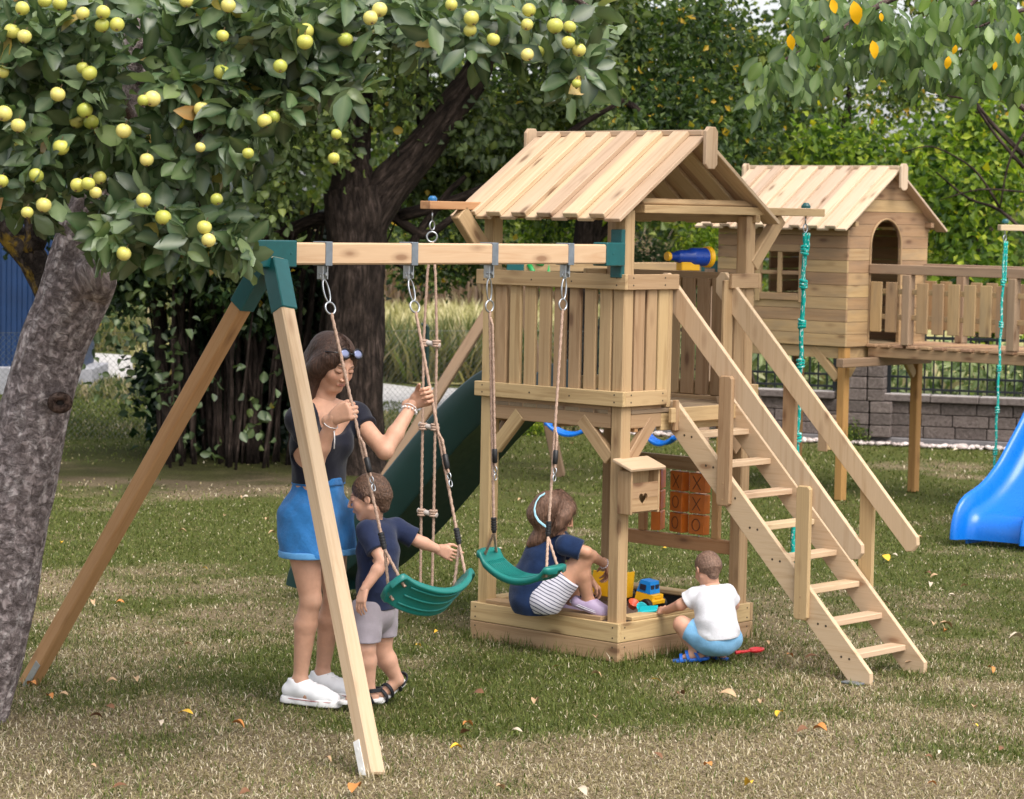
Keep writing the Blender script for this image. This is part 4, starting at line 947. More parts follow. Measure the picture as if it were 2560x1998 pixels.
# ================================================================ second swing set behind
def back_swings():
    a = at(1290, 668, Y=21.0); b = at(1776, 668, Y=20.8); bd = unit(b-a); bd[2] = 0
    r = empty('garden_swing_set', (a[0], a[1], 0), 'brown timber swing frame far behind the tower with dark green brackets', 'swing set')
    mb = MB(); mb.box((a+b)/2, (np.linalg.norm(b-a)+.1, .075, .075), unit(b-a), unit(np.cross(EZ, b-a)), EZ, .006); mb.build('swing_beam', M_CABIN, r)
    for p, ft in ((a, (A(-1.01, 20.77, 0), A(.406, 21.35, 0))), (b, (b*A(1, 1, 0)+A(-.1, -.95, 0), b*A(1, 1, 0)+A(.7, .85, 0)))):
        for f in ft:
            d = unit(p-f); mb = MB(); mb.board(f, p-d*.03, .085, .085, bd, .006, r=.3); mb.build('leg', M_OLD, r)
        mb = MB(); mb.box(p, (.14, .10, .095), unit(b-a), unit(np.cross(EZ, b-a)), EZ, .004); mb.build('bracket', M_BRACKET, r)
    root_fix(r)
    MG = plain('leaf_green_plastic', (.01, .26, .06), .4)
    c = at(1372, 672, Y=21.0); g = empty('climbing_toy', c, 'bright green plastic climbing toy looped over the far swing beam', 'climbing toy')
    mb = MB()
    for x0, x1, z1 in ((-.16, -.07, -.1), (-.05, -.12, .09), (.0, .01, -.42), (.11, .15, -.11), (.16, .09, .03)): mb.tube([c+A(x0, -.05, .035), c+A((x0+x1)/2, -.07, (z1)/2), c+A(x1, -.05, z1)], .022, 8)
    mb.build('hanger', MG, g, True); root_fix(g)
    for (x0, x1, y, Y, lab, k) in ((1362, 1480, 1062, 20.95, 'blue swing seat hanging behind the tower, left of the near corner post', 0), (1608, 1694, 1085, 20.8, 'blue swing seat hanging behind the tower, seen beside the stair stringer', 1)):
        p, q = at(x0, y, Y=Y), at(x1, y+14, Y=Y-.12); c = (p+q)/2; X = unit(q-p); r = empty('swing', c, lab, 'swing', 'blue swings on the far swing frame')
        seat(r, c, X, unit(np.cross(EZ, X)), EZ, np.linalg.norm(q-p), .15, .05, .02, M_BLUEP)
        for e in (p+X*.04, q-X*.04):
            mb = MB(); mb.tube([e+EZ*.02, A(e[0], 21.0, 1.72)], .006, 6); mb.build('rope', M_ROPE, r)
        root_fix(r)
back_swings()
# ================================================================ foliage
def leaves(P, D, Nn, L, Wd, r, fold=.25, hi=False, curl=None):
    """arrays -> vertices and faces of folded leaves. P base, D direction, Nn normal."""
    n = len(P); S = np.cross(D, Nn); S /= np.linalg.norm(S, axis=1)[:, None]+1e-9; Nn = np.cross(S, D)
    L = L[:, None]; Wd = Wd[:, None]
    if not hi:
        a = P; t = P+D*L; l = P+D*L*.45+S*Wd*.5+Nn*Wd*fold; rr = P+D*L*.45-S*Wd*.5+Nn*Wd*fold
        V = np.stack([a, l, t, rr], 1).reshape(-1, 3); k = np.arange(n)[:, None]*4
        F = (k+np.array([[0, 1, 2, 0, 2, 3]])).ravel(); return V, F, np.full(2*n, 3), np.repeat(r, 4)
    c = (RNG.uniform(-.25, .5, n) if curl is None else curl)[:, None]; wv = RNG.normal(0, .05, (n, 5))
    V = [P]
    for i, (t, w) in enumerate(((.18, .62), (.42, 1.), (.68, .86), (.88, .42))):
        cen = P+D*L*t-Nn*L*c*t*t
        V += [cen+S*Wd*w*.5+Nn*(Wd*w*fold+L*wv[:, i:i+1]), cen, cen-S*Wd*w*.5+Nn*(Wd*w*fold-L*wv[:, i+1:i+2]*.7)]
    V.append(P+D*L-Nn*L*c)
    V = np.stack(V, 1); m = V.shape[1]; k = np.arange(n)[:, None]*m; T3 = []; Q4 = []
    tri = [[0, 1, 2], [0, 2, 3], [10, 13, 11], [11, 13, 12]]; qd = []
    for i in range(3): b = 1+3*i; qd += [[b, b+3, b+4, b+1], [b+1, b+4, b+5, b+2]]
    F = np.concatenate([k+np.array([sum(tri, [])]), k+np.array([sum(qd, [])])], 1).ravel()
    return V.reshape(-1, 3), F, np.tile([3]*4+[4]*6, n), np.repeat(r, m)
def rib_of(n): return np.tile([1, 0, 1, 0, 0, 1, 0, 0, 1, 0, 0, 1, 0, 1], n//14)
def rand_unit(n): v = RNG.normal(size=(n, 3)); return v/np.linalg.norm(v, axis=1)[:, None]
def foliage(name, mat, parent, centers, sig, per, L, W, droop=.5, hi=False, rlo=0, rhi=1, up=.5, smooth=None, fold=.25, yel=0.0):
    centers = np.asarray(centers, float); n = len(centers)*per
    C = np.repeat(centers, per, 0); off = RNG.normal(size=(n, 3))*sig; P = C+off
    D = rand_unit(n)*.8+off/(np.linalg.norm(off, axis=1)[:, None]+1e-6)*.5; D[:, 2] -= droop; D /= np.linalg.norm(D, axis=1)[:, None]
    Nn = rand_unit(n)*.7; Nn[:, 2] += up; Nn[:, 1] -= .25
    ln = RNG.uniform(.65, 1.2, n)*L; r = RNG.uniform(rlo, rhi, n); cl = np.repeat(RNG.uniform(-.28, .28, len(centers)), per); r = np.clip(r+cl, 0, .93)
    if yel: k = RNG.random(n) < yel; r[k] = RNG.uniform(.95, 1, k.sum())
    V, F, lt, rr = leaves(P, D, Nn, ln, ln*W*RNG.uniform(.8, 1.15, n), r, fold, hi)
    me = raw_mesh(name, V, F, lt, hi if smooth is None else smooth, {'rnd': ('FLOAT', rr)} if not hi else {'rnd': ('FLOAT', rr), 'rib': ('FLOAT', rib_of(len(rr)))})
    return link(name, me, mat, parent)
def blob_centers(boxes, n):
    """points inside ellipsoids (c, radii), denser towards the skin"""
    out = []
    w = np.array([b[1][0]*b[1][1]*b[1][2] for b in boxes])**.75; w /= w.sum()
    for (c, R), k in zip(boxes, RNG.multinomial(n, w)):
        ns = max(4, k//14); sb = rand_unit(ns)*(RNG.random(ns)**.45)[:, None]; pick = RNG.integers(0, ns, k); rs = RNG.uniform(.6, 1.3, ns)[pick][:, None]
        d = sb[pick]+rand_unit(k)*(RNG.random(k)**.5)[:, None]*.23*rs; out.append(np.asarray(c)+d*np.asarray(R))
    return np.concatenate(out)
def limb(mb, pts, r0, r1, n=12, wob=.02, k=4):
    P = np.asarray(pts, float); t = np.linspace(0, 1, len(P)); q = np.linspace(0, 1, (len(P)-1)*k+1)
    C = np.stack([np.interp(q, t, P[:, i]) for i in range(3)], 1)
    for _ in range(2): C[1:-1] = (C[:-2]+2*C[1:-1]+C[2:])/4
    C[1:-1] += RNG.normal(0, wob*r0, C[1:-1].shape); R = (np.interp(q, [0, 1], [r0, r1]) if np.isscalar(r0) else r0)*(1+RNG.normal(0, .05, len(q)))
    mb.tube(C, R, n)
def rough_trunk(mb, pts, rads, n=40, k=14, amp=.10, seed=0):
    P = np.asarray(pts, float); t = np.linspace(0, 1, len(P)); q = np.linspace(0, 1, (len(P)-1)*k+1)
    C = np.stack([np.interp(q, t, P[:, i]) for i in range(3)], 1); R = np.interp(q, t, rads)
    for _ in range(5): C[1:-1] = (C[:-2]+2*C[1:-1]+C[2:])/4; R[1:-1] = (R[:-2]+2*R[1:-1]+R[2:])/4
    a = np.arange(n)*2*math.pi/n; Tn = np.gradient(C, axis=0); Tn /= np.linalg.norm(Tn, axis=1)[:, None]; U = unit(np.cross(Tn[0], A(0, 1, .1))); V = []; G = []; s = 0
    for i in range(len(C)):
        if i: U = unit(U-Tn[i]*(U@Tn[i])); s += np.linalg.norm(C[i]-C[i-1])
        W = np.cross(Tn[i], U); cx = np.cos(a); sx = np.sin(a)
        d = 1+amp*(fbm(2+cx*1.4+seed, s*1.6+sx*1.4, 3)-.5)*2+amp*.55*(fbm(9+cx*5+seed, s*11+sx*5, 3)-.5)*2
        rr = R[i]*d; V.extend((C[i]+np.outer(rr*cx, U)+np.outer(rr*sx, W)).tolist()); G.extend([[s, R[i]*x*1.0, R[i]*y] for x, y in zip(cx, sx)])
    F = [[i*n+j, i*n+(j+1) % n, (i+1)*n+(j+1) % n, (i+1)*n+j] for i in range(len(C)-1) for j in range(n)]
    mb.add(V, F, G); return C
M_LMID = leafmat('leaf_mid_green', [(0, (.014, .030, .009)), (.35, (.035, .066, .014)), (.7, (.078, .118, .022)), (.94, (.17, .20, .035)), (.96, (.42, .27, .02))], .5, .3, .3)
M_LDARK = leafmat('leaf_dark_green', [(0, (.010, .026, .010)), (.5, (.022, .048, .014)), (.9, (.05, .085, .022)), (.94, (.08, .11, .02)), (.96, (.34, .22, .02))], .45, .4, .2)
M_LBLUE = leafmat('leaf_blue_green', [(0, (.014, .036, .018)), (.5, (.038, .075, .032)), (.94, (.11, .16, .07)), (.97, (.3, .25, .04))], .5, .4, .25)
M_LLIME = leafmat('leaf_lime', [(0, (.015, .04, .008)), (.4, (.07, .125, .014)), (.8, (.19, .27, .025)), (.94, (.33, .38, .04)), (.97, (.5, .42, .03))], .5, .3, .4)
M_BARKD = bark('bark_dark', (.016, .011, .009), (.040, .028, .022), (.085, .060, .050), 8, 1., ridge=(.35, 2.2, 2.2))
M_BARKA = bark('bark_apple', (.19, .15, .145), (.38, .315, .31), (.66, .59, .58), 12, 1., None, ridge=(1.6, 1.2, 1.2))
M_TWIG = bark('twig_bark', (.05, .035, .03), (.12, .085, .075), (.20, .15, .14), 30, .4)
def px_ell(px, py, Y, rx, rz, ry): return (at(px, py, Y=Y), (rx*Y/6528., ry, rz*Y/6528.))
# --- big tree behind the swings
def big_tree():
    b = at(880, 1180, z=0); Y = b[1]
    r = empty('linden_tree', b, 'big dark forked tree with twin limbs standing behind the woman', 'tree')
    mb = MB(); g = lambda px, py, dy=0: at(px, py, Y=Y+dy)
    rough_trunk(mb, [g(888, 1215), g(884, 1160), g(882, 1050), g(880, 900), g(888, 760), g(892, 640), g(893, 545), g(884, 470)], [.34, .27, .25, .245, .235, .235, .27, .25], 36, 12, .14, 3)
    rough_trunk(mb, [g(905, 560), g(970, 470), g(1060, 370), g(1130, 270), g(1190, 190), g(1215, 120), g(1240, 0), g(1250, -120)], [.20, .17, .14, .13, .12, .085, .08, .06], 26, 12, .12, 5)
    rough_trunk(mb, [g(885, 500), g(880, 400), g(895, 280), g(900, 150), g(880, 20), g(890, -140)], [.20, .14, .115, .10, .09, .07], 26, 12, .12, 8)
    mb.build('trunk', M_BARKD, r, True)
    for pts, a, c in (([(1060, 330), (1050, 260), (1065, 160), (1030, 40), (1010, -80)], .05, .03), ([(1000, 540), (1150, 500), (1300, 430), (1420, 330), (1560, 250)], .055, .02), ([(960, 520), (1060, 600), (1130, 545), (1250, 470)], .05, .02), ([(893, 560), (800, 540), (700, 590), (560, 640), (430, 650)], .07, .03), ([(880, 430), (800, 330), (740, 220), (640, 120)], .06, .02), ([(1000, 670), (1040, 590), (1120, 480), (1165, 440)], .045, .02)):
        mb = MB(); limb(mb, [g(x, y, .3) for x, y in pts], a, c, 9); mb.build('branch', M_BARKD, r, True)
    E = [px_ell(760, 120, Y+.4, 470, 250, 1.3), px_ell(1250, 110, Y+.5, 330, 230, 1.2), px_ell(600, 420, Y+.9, 260, 190, .8), px_ell(1180, 400, Y+1.0, 240, 130, .7), px_ell(1400, 330, Y+1.2, 200, 150, .7), px_ell(950, -150, Y, 700, 160, 1.8)]
    C = blob_centers(E, 1250); foliage('foliage', M_LMID, r, C, .12, 20, .085, .72, .45, True, yel=.012, rhi=.9)
    C = np.array([g(x+RNG.normal(0, 24), y+RNG.normal(0, 22), -.45) for x, y in [(720, 330), (740, 380), (690, 400), (860, 390), (700, 300), (650, 330), (720, 430), (830, 330), (870, 280), (760, 300), (680, 480), (640, 540), (1000, 180), (960, 120), (790, 160), (730, 120)] for _ in range(3)])
    foliage('foliage', M_LMID, r, C, .09, 22, .085, .8, .4, True, rlo=.25, rhi=.85); root_fix(r)
big_tree()
# --- multi-stemmed thicket on the left
def thicket():
    b = at(560, 1172, z=0); Y = b[1]+.3
    r = empty('hazel_thicket', (b[0], Y, 0), 'dark multi-stemmed thicket with many bare upright stems behind the swing frame', 'shrub')
    for k in range(74):
        px = random.uniform(395, 850); dy = random.uniform(-.3, 1.0); x0 = at(px, 1160, Y=Y+dy)[0]; l = random.uniform(-.25, .25)+(px-560)/900; h = random.uniform(1.7, 2.6)
        pts = [A(x0, Y+dy, -.02), A(x0+l*.2+random.uniform(-.05, .05), Y+dy, h*.35), A(x0+l*.55, Y+dy+random.uniform(-.1, .1), h*.7), A(x0+l, Y+dy, h)]
        q = random.uniform(.010, .034); mb = MB(); limb(mb, pts, q, q*.6, 7, .25); mb.build('stem', M_BARKD, r, True)
    E = [px_ell(480, 620, Y+.1, 260, 130, .9), px_ell(650, 690, Y+.3, 190, 80, .9), px_ell(300, 600, Y+.2, 130, 200, .6), px_ell(370, 560, Y-.1, 100, 140, .4)]
    C = blob_centers(E, 620); foliage('foliage', M_LDARK, r, C, .11, 22, .085, .72, .5, yel=.012)
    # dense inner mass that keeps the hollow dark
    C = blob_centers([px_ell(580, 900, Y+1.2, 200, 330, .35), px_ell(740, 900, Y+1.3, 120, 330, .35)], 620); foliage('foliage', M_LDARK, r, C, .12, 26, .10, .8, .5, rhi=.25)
    C = np.array([at(px, py, Y=Y-.5+RNG.normal(0, .15)) for px, py in [(250, 790), (290, 800), (230, 820), (330, 810), (260, 930), (310, 945), (300, 960), (370, 940), (400, 900), (395, 870), (410, 950), (380, 990), (330, 700), (380, 720), (420, 760), (450, 800), (620, 1030), (690, 1010), (640, 1080), (500, 1090), (480, 1130), (560, 950), (700, 930), (505, 1010), (430, 1000), (240, 870), (350, 880), (340, 760), (290, 740), (220, 760)]])
    foliage('foliage', M_LDARK, r, C, .10, 9, .085, .8, .4, True, yel=.02, rlo=.2, rhi=.85)
    root_fix(r)
thicket()
def tree(name, label, base, trunk, ells, mat, nc, per, L, W=.68, sig=.16, brs=(), rlo=0, rhi=.9, yel=.01, cat='tree', group=None, barkm=None, droop=.45):
    r = empty(name, base, label, cat, group)
    if trunk:
        mb = MB(); rough_trunk(mb, trunk[0], trunk[1], 22, 8, .12, base[0]); mb.build('trunk', barkm or M_BARKD, r, True)
    for pts, a, c in brs: mb = MB(); limb(mb, pts, a, c, 8); mb.build('branch', barkm or M_BARKD, r, True)
    foliage('foliage', mat, r, blob_centers(ells, nc), sig, per, L, W, droop, rlo=rlo, rhi=rhi, yel=yel); root_fix(r); return r
def tk(px, Y, top, r0=.12, lean=0):
    x = at(px, 700, Y=Y)[0]; return ([A(x, Y, -.05), A(x+lean*.3, Y, top*.4), A(x+lean, Y, top)], [r0*1.2, r0, r0*.6])
BG = 'trees behind the garden'
def X_(px, Y): return at(px, 700, Y=Y)[0]
tree('broadleaf_tree', 'dark leafy tree filling the top left behind the apple boughs', (X_(150, 24), 24, 0), tk(-160, 24, 4, .16), [px_ell(120, 250, 24, 330, 330, 1.1), px_ell(330, 480, 24, 220, 190, .8)], M_LDARK, 700, 22, .085, rhi=.9)
tree('broadleaf_tree', 'dense dark green tree rising directly behind the play tower roof', (X_(1450, 27), 27, 0), tk(1440, 27, 4.5, .15, .3), [px_ell(1480, 150, 27, 340, 260, 1.4), px_ell(1750, 330, 26, 260, 150, 1.0), px_ell(1500, 430, 27.5, 300, 110, .9), px_ell(1900, 330, 27, 160, 90, 1.)], M_LMID, 950, 22, .090, brs=[([at(1470, 620, Y=27), at(1530, 560, Y=27), at(1600, 470, Y=27)], .06, .03), ([at(1560, 250, Y=26), at(1640, 310, Y=26), at(1680, 420, Y=26)], .04, .015)], rlo=.0, rhi=.68, yel=.03, group=BG)
tree('broadleaf_tree', 'olive yellow leaved tree between the playhouse roof and the bright gap of sky', (X_(1930, 30), 30, 0), tk(2110, 30, 2.4, .14, .2), [px_ell(1660, 60, 30, 190, 90, .8), px_ell(1980, 230, 29.5, 210, 150, .9), px_ell(2060, 400, 29, 170, 90, .7)], M_LMID, 460, 22, .09, brs=[([at(2110, 380, Y=29.5), at(2120, 260, Y=29.5), at(2135, 130, Y=29.5)], .07, .012)], yel=.05, rlo=.3, group=BG)
tree('broadleaf_tree', 'tall thin-crowned tree at the right letting the pale sky show through', (X_(2450, 33), 33, 0), tk(2470, 33, 4.6, .14, -.2), [px_ell(2470, 140, 33, 170, 150, 1.0), px_ell(2200, 440, 34, 160, 90, .7), px_ell(2450, 450, 33, 200, 120, .9), px_ell(2300, 10, 32, 260, 90, .8), px_ell(2280, 240, 32, 140, 100, .7)], M_LMID, 400, 20, .09, rlo=.35, rhi=1., yel=.04, group=BG)
tree('elder_bush', 'bright lime green backlit bush with thin dark branches beside the playhouse', (X_(2420, 27.2), 27.2, 0), tk(2500, 27.2, 2.6, .07, -.4), [px_ell(2380, 520, 27.2, 230, 130, .8), px_ell(2150, 400, 27.6, 150, 70, .6), px_ell(2470, 690, 27, 150, 120, .6), px_ell(2300, 350, 28, 120, 60, .5), px_ell(2500, 330, 28, 100, 120, .5)], M_LLIME, 430, 16, .115, .62, .16,
     brs=[([at(2560, 390, Y=26.7), at(2470, 300, Y=26.7), at(2420, 230, Y=26.7), at(2340, 240, Y=26.7)], .028, .01), ([at(2560, 420, Y=26.6), at(2480, 330, Y=26.6), at(2380, 170, Y=26.6)], .022, .01), ([at(2600, 620, Y=26.3), at(2500, 520, Y=26.3), at(2420, 500, Y=26.3), at(2340, 430, Y=26.3)], .022, .008), ([at(2500, 520, Y=26.3), at(2440, 420, Y=26.2), at(2330, 360, Y=26.2), at(2260, 380, Y=26.2)], .014, .006), ([at(2560, 480, Y=26.2), at(2450, 470, Y=26.2), at(2350, 500, Y=26.2)], .012, .005), ([at(2580, 300, Y=26.2), at(2520, 400, Y=26.2), at(2500, 520, Y=26.2)], .016, .008)], rlo=.1, yel=.02, cat='bush')
tree('shrub', 'grey green shrub seen under the tower roof behind the telescope', (X_(1620, 27.6), 27.6, 0), None, [px_ell(1600, 640, 27.6, 140, 100, .6), px_ell(1700, 720, 27.4, 160, 90, .6)], M_LBLUE, 170, 26, .075, .5, .12, rlo=.35, cat='shrub')
tree('shrub', 'pale yellow green shrub seen through the gap beside the playhouse wall', (X_(1745, 27), 27, 0), None, [px_ell(1745, 640, 27., 50, 90, .4), px_ell(1400, 600, 28.5, 160, 90, .5)], M_LLIME, 120, 24, .08, .55, .12, rlo=.5, cat='shrub')
tree('shrub', 'dark green shrub hanging over the far wire fence', (X_(1130, 27), 27, 0), None, [px_ell(1120, 590, 27.2, 180, 100, .6), px_ell(1040, 640, 26.5, 70, 60, .3)], M_LMID, 190, 22, .075, .7, .12, cat='shrub')
# hostas behind the iron fence
def hostas():
    r = empty('hosta_bed', (4.5, 25.7, 0), 'bed of pale green strap leaved plants behind the iron fence', 'plants'); n = 5200
    x = RNG.uniform(.9, 7.4, n); P = np.stack([x, WL(x)+.25+RNG.uniform(0, 1.4, n), RNG.uniform(.25, .95, n)], 1)
    D = rand_unit(n)*.7; D[:, 2] -= .55; D[:, 1] -= .25; D /= np.linalg.norm(D, axis=1)[:, None]; Nn = rand_unit(n)*.5; Nn[:, 1] -= .6; Nn[:, 2] += .5
    L = RNG.uniform(.10, .22, n); V, F, lt, rr = leaves(P, D, Nn, L, L*.3, RNG.random(n), .2, True)
    M = leafmat('hosta_leaf', [(0, (.05, .09, .03)), (.5, (.17, .23, .08)), (.8, (.38, .42, .22)), (1, (.42, .32, .18))], .5, .3, .3)
    tag(link('strap_leaves', raw_mesh('strap_leaves', V, F, lt, True, {'rnd': ('FLOAT', rr), 'rib': ('FLOAT', rib_of(len(rr)))}), M, r)); root_fix(r)
hostas()
def box_ball(px, py, Y, R, mat, lab):
    c = at(px, py, Y=Y); r = empty('box_bush', (c[0], c[1], 0), lab, 'bush'); d = rand_unit(26)*R*.75; d[:, 2] = np.abs(d[:, 2])*1.1
    foliage('foliage', mat, r, A(c[0], c[1], .03)+d, R*.25, 34, .035, .6, .1, rlo=.2); root_fix(r)
box_ball(2128, 1090, 24.9, .15, M_LMID, 'small round box bush at the foot of the stone wall behind the mailbox')
box_ball(1334, 1050, 25.3, .16, M_LLIME, 'small bright green bush behind the left blue swing seat')
box_ball(1735, 1050, 25.2, .17, M_LDARK, 'small dark bush by the wall seen between the stair stringers')
# left: weeds, reeds, far grass
def tall_grass(name, label, n, poly, h, w, mat, lean=.25, y_of=None):
    x = RNG.uniform(poly[0], poly[1], n); y = RNG.uniform(poly[2], poly[3], n)
    if y_of: y = y_of(x)+RNG.uniform(0, poly[3]-poly[2], n)
    hh = RNG.uniform(.5, 1.1, n)*h*(.6+.8*fbm(x*1.3, y*1.3, 3)); az = RNG.uniform(0, 6.28, n); le = np.abs(RNG.normal(0, lean, n))
    B = np.stack([x, y, 0*x], 1); D = np.stack([np.cos(az)*np.sin(le), np.sin(az)*np.sin(le), np.cos(le)], 1); S = np.stack([-np.sin(az), np.cos(az), 0*az], 1); W = S*(w*RNG.uniform(.5, 1.5, n))[:, None]
    m = B+D*(hh*.6)[:, None]; t = B+D*hh[:, None]+np.stack([np.cos(az), np.sin(az), 0*az], 1)*(hh*.18)[:, None]
    V = np.stack([B-W, B+W, m+W, m-W, t], 1).reshape(-1, 3); k = np.arange(n)[:, None]*5
    F = np.concatenate([k+np.array([[0, 1, 2, 3]]), k+np.array([[3, 2, 4]])], 1).ravel()
    o = link(name, raw_mesh(name, V, F, np.tile([4, 3], n), False, {'rnd': ('FLOAT', np.repeat(RNG.random(n), 5))}), mat); return tag(o, label, 'grass', kind='stuff')
M_STRAW = leafmat('straw_blades', [(0, (.20, .19, .08)), (.5, (.42, .37, .19)), (1, (.62, .55, .36))], .7, .2, .3, tcol=1.2)
M_REED = leafmat('reed_plumes', [(0, (.20, .13, .10)), (.5, (.34, .24, .19)), (1, (.46, .37, .30))], .8, .1, .3, tcol=1.1)
M_WEED = leafmat('weeds', [(0, (.05, .08, .03)), (.5, (.14, .15, .06)), (1, (.34, .27, .17))], .7, .2, .3)
tall_grass('meadow', 'yellow green dry meadow beyond the white road', 17000, (-5, 3, 34, 54), .40, .016, M_STRAW)
tall_grass('meadow', 'green and brown weeds along the wire fence', 5000, (-2.2, 1.4, 25.6, 27.2), .13, .010, M_WEED, .5)
tall_grass('meadow', 'mixed green and brown weeds standing beyond the white road', 9000, (-3.6, 2.2, 32.6, 36), .72, .018, M_WEED, .45)
tall_grass('reeds', 'pinkish brown reeds beyond the meadow', 12000, (-5, 3, 54, 57), 1.6, .014, M_REED, .35)
tall_grass('reeds', 'dull brown green weeds beyond the road at the left', 14000, (-10.5, -3.6, 38.5, 46), .8, .010, M_WEED, .7)
tall_grass('weeds', 'weedy green clumps between the lawn and the road at the left', 4200, (-5.4, -3.1, 28.6, 30.4), .22, .012, M_WEED, .5)
# far woodland
def woodland():
    E = []
    for px in range(-300, 3000, 130): top = {1660: 150, 1790: 150, 2180: 330, 2310: 340, 2440: 200}.get(px-(px-1660) % 130 if 0 else min((1660, 1790, 2180, 2310, 2440), key=lambda q: abs(q-px)) if min(abs(q-px) for q in (1660, 1790, 2180, 2310, 2440)) < 66 else 0, 30); E.append(px_ell(px, (top+700)/2, 62+RNG.uniform(-3, 6), 150, (700-top)/2, 2.5))
    for px in range(300, 3000, 150): E.append(px_ell(px, 640, 58, 130, 70, 1.5))
    C = blob_centers(E, 2300); o = foliage('woodland', M_LMID, None, C, .45, 22, .26, .8, .4, rlo=.25, rhi=1.)
    tag(o, 'distant green woodland closing the view beyond the meadow', 'woodland', kind='stuff')
woodland()
# ================================================================ foreground apple tree
def apple_tree():
    base = at(-20, 1800, z=0)
    r = empty('apple_tree', (base[0], 10.9, 0), 'old leaning apple tree at the left with yellow apples hanging over the swing', 'apple tree')
    g = lambda px, py, dy=0: at(px, py, Y=10.75+dy)
    mb = MB()
    pts = [(-130, 1880), (-62, 1693), (-28, 1578), (-5, 1464), (22, 1300), (46, 1190), (76, 1060), (101, 970), (134, 850), (200, 705), (214, 640), (224, 560), (258, 470), (300, 360), (335, 240), (345, 120), (352, 0), (360, -150)]
    rad = [.21, .165, .160, .158, .156, .155, .15, .142, .140, .150, .142, .125, .10, .080, .072, .070, .066, .06]
    rough_trunk(mb, [g(x, y) for x, y in pts], rad, 60, 16, .09, 12)
    # swelling, knot hole rim and burl
    rough_trunk(mb, [g(250, 745, -.02), g(232, 690, -.10), g(212, 640, -.06)], [.05, .115, .05], 24, 8, .2, 4)
    mb.build('trunk', M_BARKA, r, True)
    mb = MB(); c = g(150, 1007, -.150); mb.ring(c, unit(A(.25, -1, -.05)), .034, .018, 22, 8, .8); mb.build('knot_hole', bark('knot_bark', (.05, .03, .025), (.11, .07, .055), (.17, .12, .1), 20, .8), r, True)
    mb = MB(); mb.ell(c+A(0, .012, 0), (.027, .012, .03)); mb.build('hollow', plain('hollow_shade', (.012, .007, .005), .9), r, True)  # solid plug; the shade inside the knot hole is its dark colour
    mb = MB(); limb(mb, [g(160, 760, .05), g(70, 640, .1), g(0, 560, .15), g(-90, 500, .2)], .075, .05, 16, .1); limb(mb, [g(75, 640, .08), g(100, 560, .1), g(40, 440, .15), g(-60, 340, .2)], .05, .03, 14, .1)
    mb.build('branch', bark('lichen_bark', (.022, .016, .013), (.05, .038, .03), (.09, .07, .06), 11, 1., (.30, .19, .02)), r, True)
    dep = lambda: random.uniform(8.9, 9.9)
    tw = [([(345, 150), (500, -60), (700, -120), (900, -60)], .03, .016), ([(330, 300), (250, 180), (120, 90), (-40, 60)], .03, .012), ([(340, 200), (440, 240), (500, 330), (470, 430), (430, 500)], .018, .006), ([(488, 0), (515, 45), (536, 85)], .009, .006),
          ([(310, 140), (330, 152), (280, 170)], .007, .004), ([(320, 470), (290, 500), (272, 550), (250, 560)], .006, .004), ([(900, -80), (1150, -60), (1400, -30), (1530, 60)], .022, .007), ([(1150, -60), (1200, 20), (1230, 80)], .009, .005), ([(228, 30), (228, 95)], .005, .004), ([(524, 325), (512, 385)], .005, .004), ([(520, 300), (480, 400), (490, 460), (510, 560)], .010, .005), ([(1400, -20), (1410, 50), (1400, 120)], .008, .004), ([(900, -60), (960, 20), (1030, 60)], .012, .005), ([(700, -120), (710, 50), (700, 160)], .012, .006), ([(640, -100), (600, 80), (560, 200), (620, 280)], .011, .005)]
    for P, a, b in tw:
        mb = MB(); Y = 9.35; limb(mb, [at(x, y, Y=(10.75-1.3*min(1, i/1.5)) if P[0][0] in (345, 330, 340) else Y) for i, (x, y) in enumerate(P)], a, b, 8, .15, 6); mb.build('branch', M_TWIG, r, True)
    # rosettes of leaves in the boughs
    regs = [((360, 95), (380, 130), 135), ((140, 235), (190, 205), 105), ((470, 330), (200, 130), 68), ((430, 560), (165, 85), 56), ((60, 445), (110, 85), 28), ((700, 130), (160, 110), 52), ((640, 240), (90, 80), 20), ((1120, 60), (220, 60), 44), ((1000, 20), (160, 50), 18), ((1400, 70), (110, 75), 22), ((1440, 170), (60, 40), 9), ((300, 600), (80, 30), 10), ((690, 20), (240, 60), 40), ((850, 170), (50, 60), 8), ((560, 620), (50, 60), 12)]
    cen = []
    for (cx, cy), (rx, ry), n in regs:
        for _ in range(n):
            a = random.uniform(0, 6.28); q = math.sqrt(random.random()); x, y = cx+rx*q*math.cos(a), cy+ry*q*math.sin(a)
            if 272 < x < 408 and 20 < y < 320 and random.random() < .96: continue
            if x < 110 and y > 530: continue
            cen.append(at(x, y, Y=dep()))
    cen = np.array(cen); P, D, Nn, L, R = [], [], [], [], []
    for c in cen:
        ax = unit(RNG.normal(size=3)*.5+A(0, -.5, .25)); n = random.randint(7, 12)
        u = unit(np.cross(ax, A(.3, .2, 1))); v = np.cross(ax, u); a0 = random.uniform(0, 6.28)
        for k in range(n):
            a = a0+k*2.4; d = unit(u*math.cos(a)+v*math.sin(a)+ax*random.uniform(-.15, .7)+A(0, 0, -.35)); P.append(c+d*.012+RNG.normal(size=3)*.022); D.append(d)
            Nn.append(unit(ax+d*-.2+RNG.normal(size=3)*.35)); L.append(random.uniform(.058, .125)); R.append(random.random())
    P, D, Nn, L = map(np.array, (P, D, Nn, L)); R = np.array(R); k = RNG.random(len(R)); R = np.where(k < .018, RNG.uniform(.955, 1, len(R)), np.clip(R*.93, 0, .93))
    V, F, lt, rr = leaves(P, D, Nn, L, L*RNG.uniform(.46, .62, len(L)), R, .16, True)
